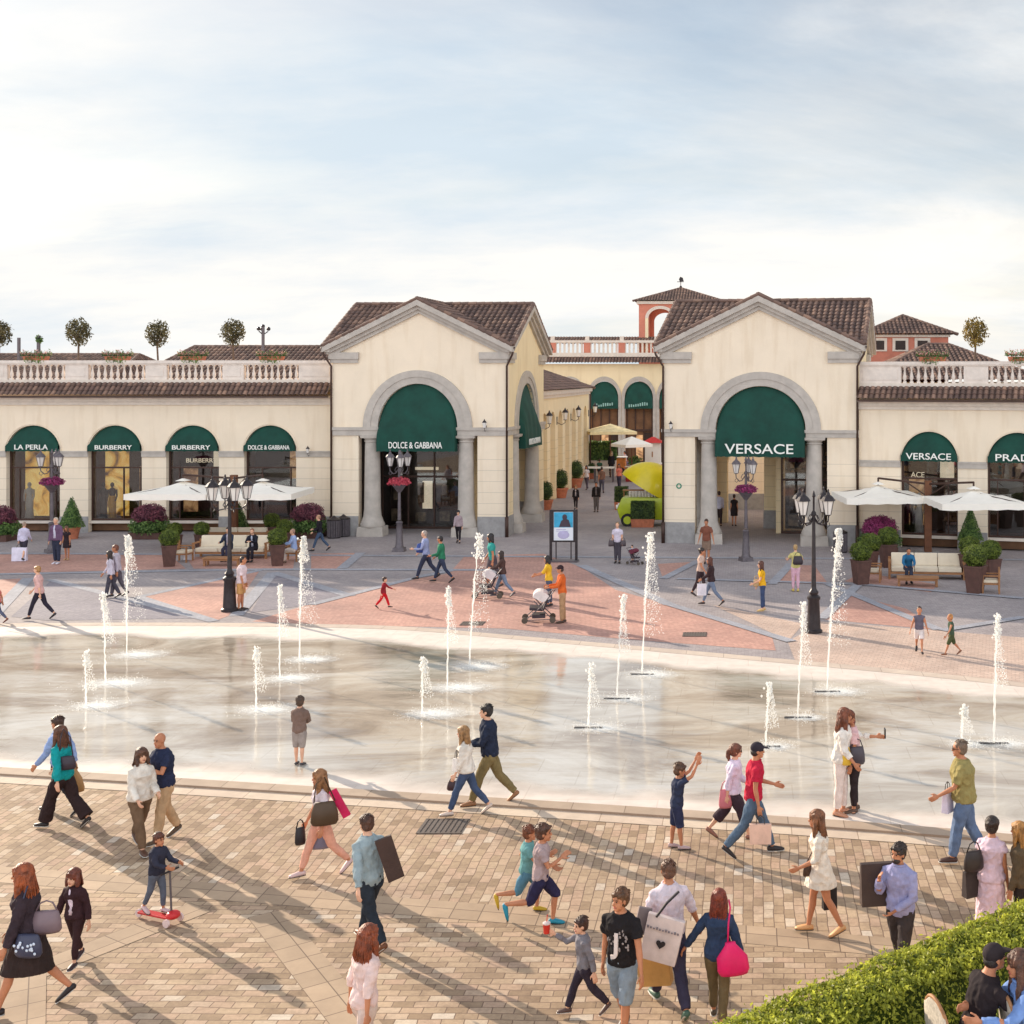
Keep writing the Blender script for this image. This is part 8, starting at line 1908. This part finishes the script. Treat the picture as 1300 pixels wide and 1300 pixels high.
w = bpy.data.worlds.new('World'); SC.world = w; w.use_nodes = True; nt = w.node_tree; L = nt.links.new; bg = nt.nodes['Background']
sky = nt.nodes.new('ShaderNodeTexSky'); sky.sky_type = 'NISHITA'; sky.sun_disc = False; sky.sun_elevation = R(EL); sky.sun_rotation = math.atan2(SDIR.x, SDIR.y); sky.air_density = 1.0; sky.dust_density = 1.0; sky.ozone_density = 1.0
tc = nt.nodes.new('ShaderNodeTexCoord'); sp = nt.nodes.new('ShaderNodeSeparateXYZ'); L(tc.outputs['Generated'], sp.inputs[0])
# cloud plane projection: direction / (z + 0.12)
az = N(nt, 'ShaderNodeMath', operation='ADD', i_1=0.26); L(sp.outputs[2], az.inputs[0]); mx_ = N(nt, 'ShaderNodeMath', operation='MAXIMUM', i_1=0.05); L(az.outputs[0], mx_.inputs[0])
dx_ = N(nt, 'ShaderNodeMath', operation='DIVIDE'); L(sp.outputs[0], dx_.inputs[0]); L(mx_.outputs[0], dx_.inputs[1]); dy_ = N(nt, 'ShaderNodeMath', operation='DIVIDE'); L(sp.outputs[1], dy_.inputs[0]); L(mx_.outputs[0], dy_.inputs[1])
cb = nt.nodes.new('ShaderNodeCombineXYZ'); L(dx_.outputs[0], cb.inputs[0]); L(dy_.outputs[0], cb.inputs[1])
mp = nt.nodes.new('ShaderNodeMapping'); mp.inputs['Scale'].default_value = (0.55, 1.0, 1); mp.inputs['Location'].default_value = (1.3, 0.4, 0); mp.inputs['Rotation'].default_value = (0, 0, R(-18)); L(cb.outputs[0], mp.inputs[0])
n1 = N(nt, 'ShaderNodeTexNoise', i_Scale=0.95, i_Detail=12.0, i_Roughness=0.6, i_Distortion=0.9); L(mp.outputs[0], n1.inputs['Vector'])
cr_ = ramp(nt, [(0.40, (0, 0, 0, 1)), (0.50, (0.35, 0.35, 0.35, 1)), (0.62, (1, 1, 1, 1))]); L(n1.outputs['Fac'], cr_.inputs[0])
# thin veil: thick towards the horizon
veil = nt.nodes.new('ShaderNodeMapRange'); veil.inputs[1].default_value = 0.0; veil.inputs[2].default_value = 0.30; veil.inputs[3].default_value = 0.95; veil.inputs[4].default_value = 0.30; L(sp.outputs[2], veil.inputs[0])
cmx = N(nt, 'ShaderNodeMath', operation='MULTIPLY', i_1=0.62); L(cr_.outputs[0], cmx.inputs[0]); ad_ = N(nt, 'ShaderNodeMath', operation='MAXIMUM'); L(cmx.outputs[0], ad_.inputs[0]); L(veil.outputs[0], ad_.inputs[1])
ov = N(nt, 'ShaderNodeMath', operation='ADD', use_clamp=True); ml_ = N(nt, 'ShaderNodeMath', operation='MULTIPLY', i_1=0.45); L(cr_.outputs[0], ml_.inputs[0]); L(veil.outputs[0], ov.inputs[0]); L(ml_.outputs[0], ov.inputs[1])
n2 = N(nt, 'ShaderNodeTexNoise', i_Scale=1.4, i_Detail=8.0, i_Roughness=0.6); L(mp.outputs[0], n2.inputs['Vector'])
ccol = ramp(nt, [(0.34, (4.9, 5.6, 6.2, 1)), (0.5, (6.4, 6.5, 6.5, 1)), (0.64, (7.8, 7.4, 6.8, 1))]); L(n2.outputs['Fac'], ccol.inputs[0])
skc = N(nt, 'ShaderNodeVectorMath', operation='MULTIPLY'); skc.inputs[1].default_value = (0.74, 0.74, 0.76); L(sky.outputs[0], skc.inputs[0])
# whole sky brightened behind the viewpoint, an added fill for the shaded facades
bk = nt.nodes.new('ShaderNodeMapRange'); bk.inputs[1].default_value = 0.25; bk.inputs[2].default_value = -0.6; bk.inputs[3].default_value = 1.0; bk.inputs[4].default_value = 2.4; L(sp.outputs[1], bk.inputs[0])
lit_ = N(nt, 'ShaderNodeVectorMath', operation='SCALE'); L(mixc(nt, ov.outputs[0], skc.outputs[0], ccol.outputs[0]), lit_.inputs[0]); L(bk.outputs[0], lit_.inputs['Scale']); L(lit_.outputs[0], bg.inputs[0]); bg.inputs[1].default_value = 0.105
SC.view_settings.view_transform = 'Standard'; SC.view_settings.look = 'None'; SC.view_settings.gamma = 1.0; SC.view_settings.exposure = 0.47
SC.cycles.max_bounces = 6; SC.cycles.transparent_max_bounces = 16; SC.cycles.use_denoising = True
for o in list(SC.objects):                       # names without helper words
    if o.name.startswith('tmp'): bpy.data.objects.remove(o)
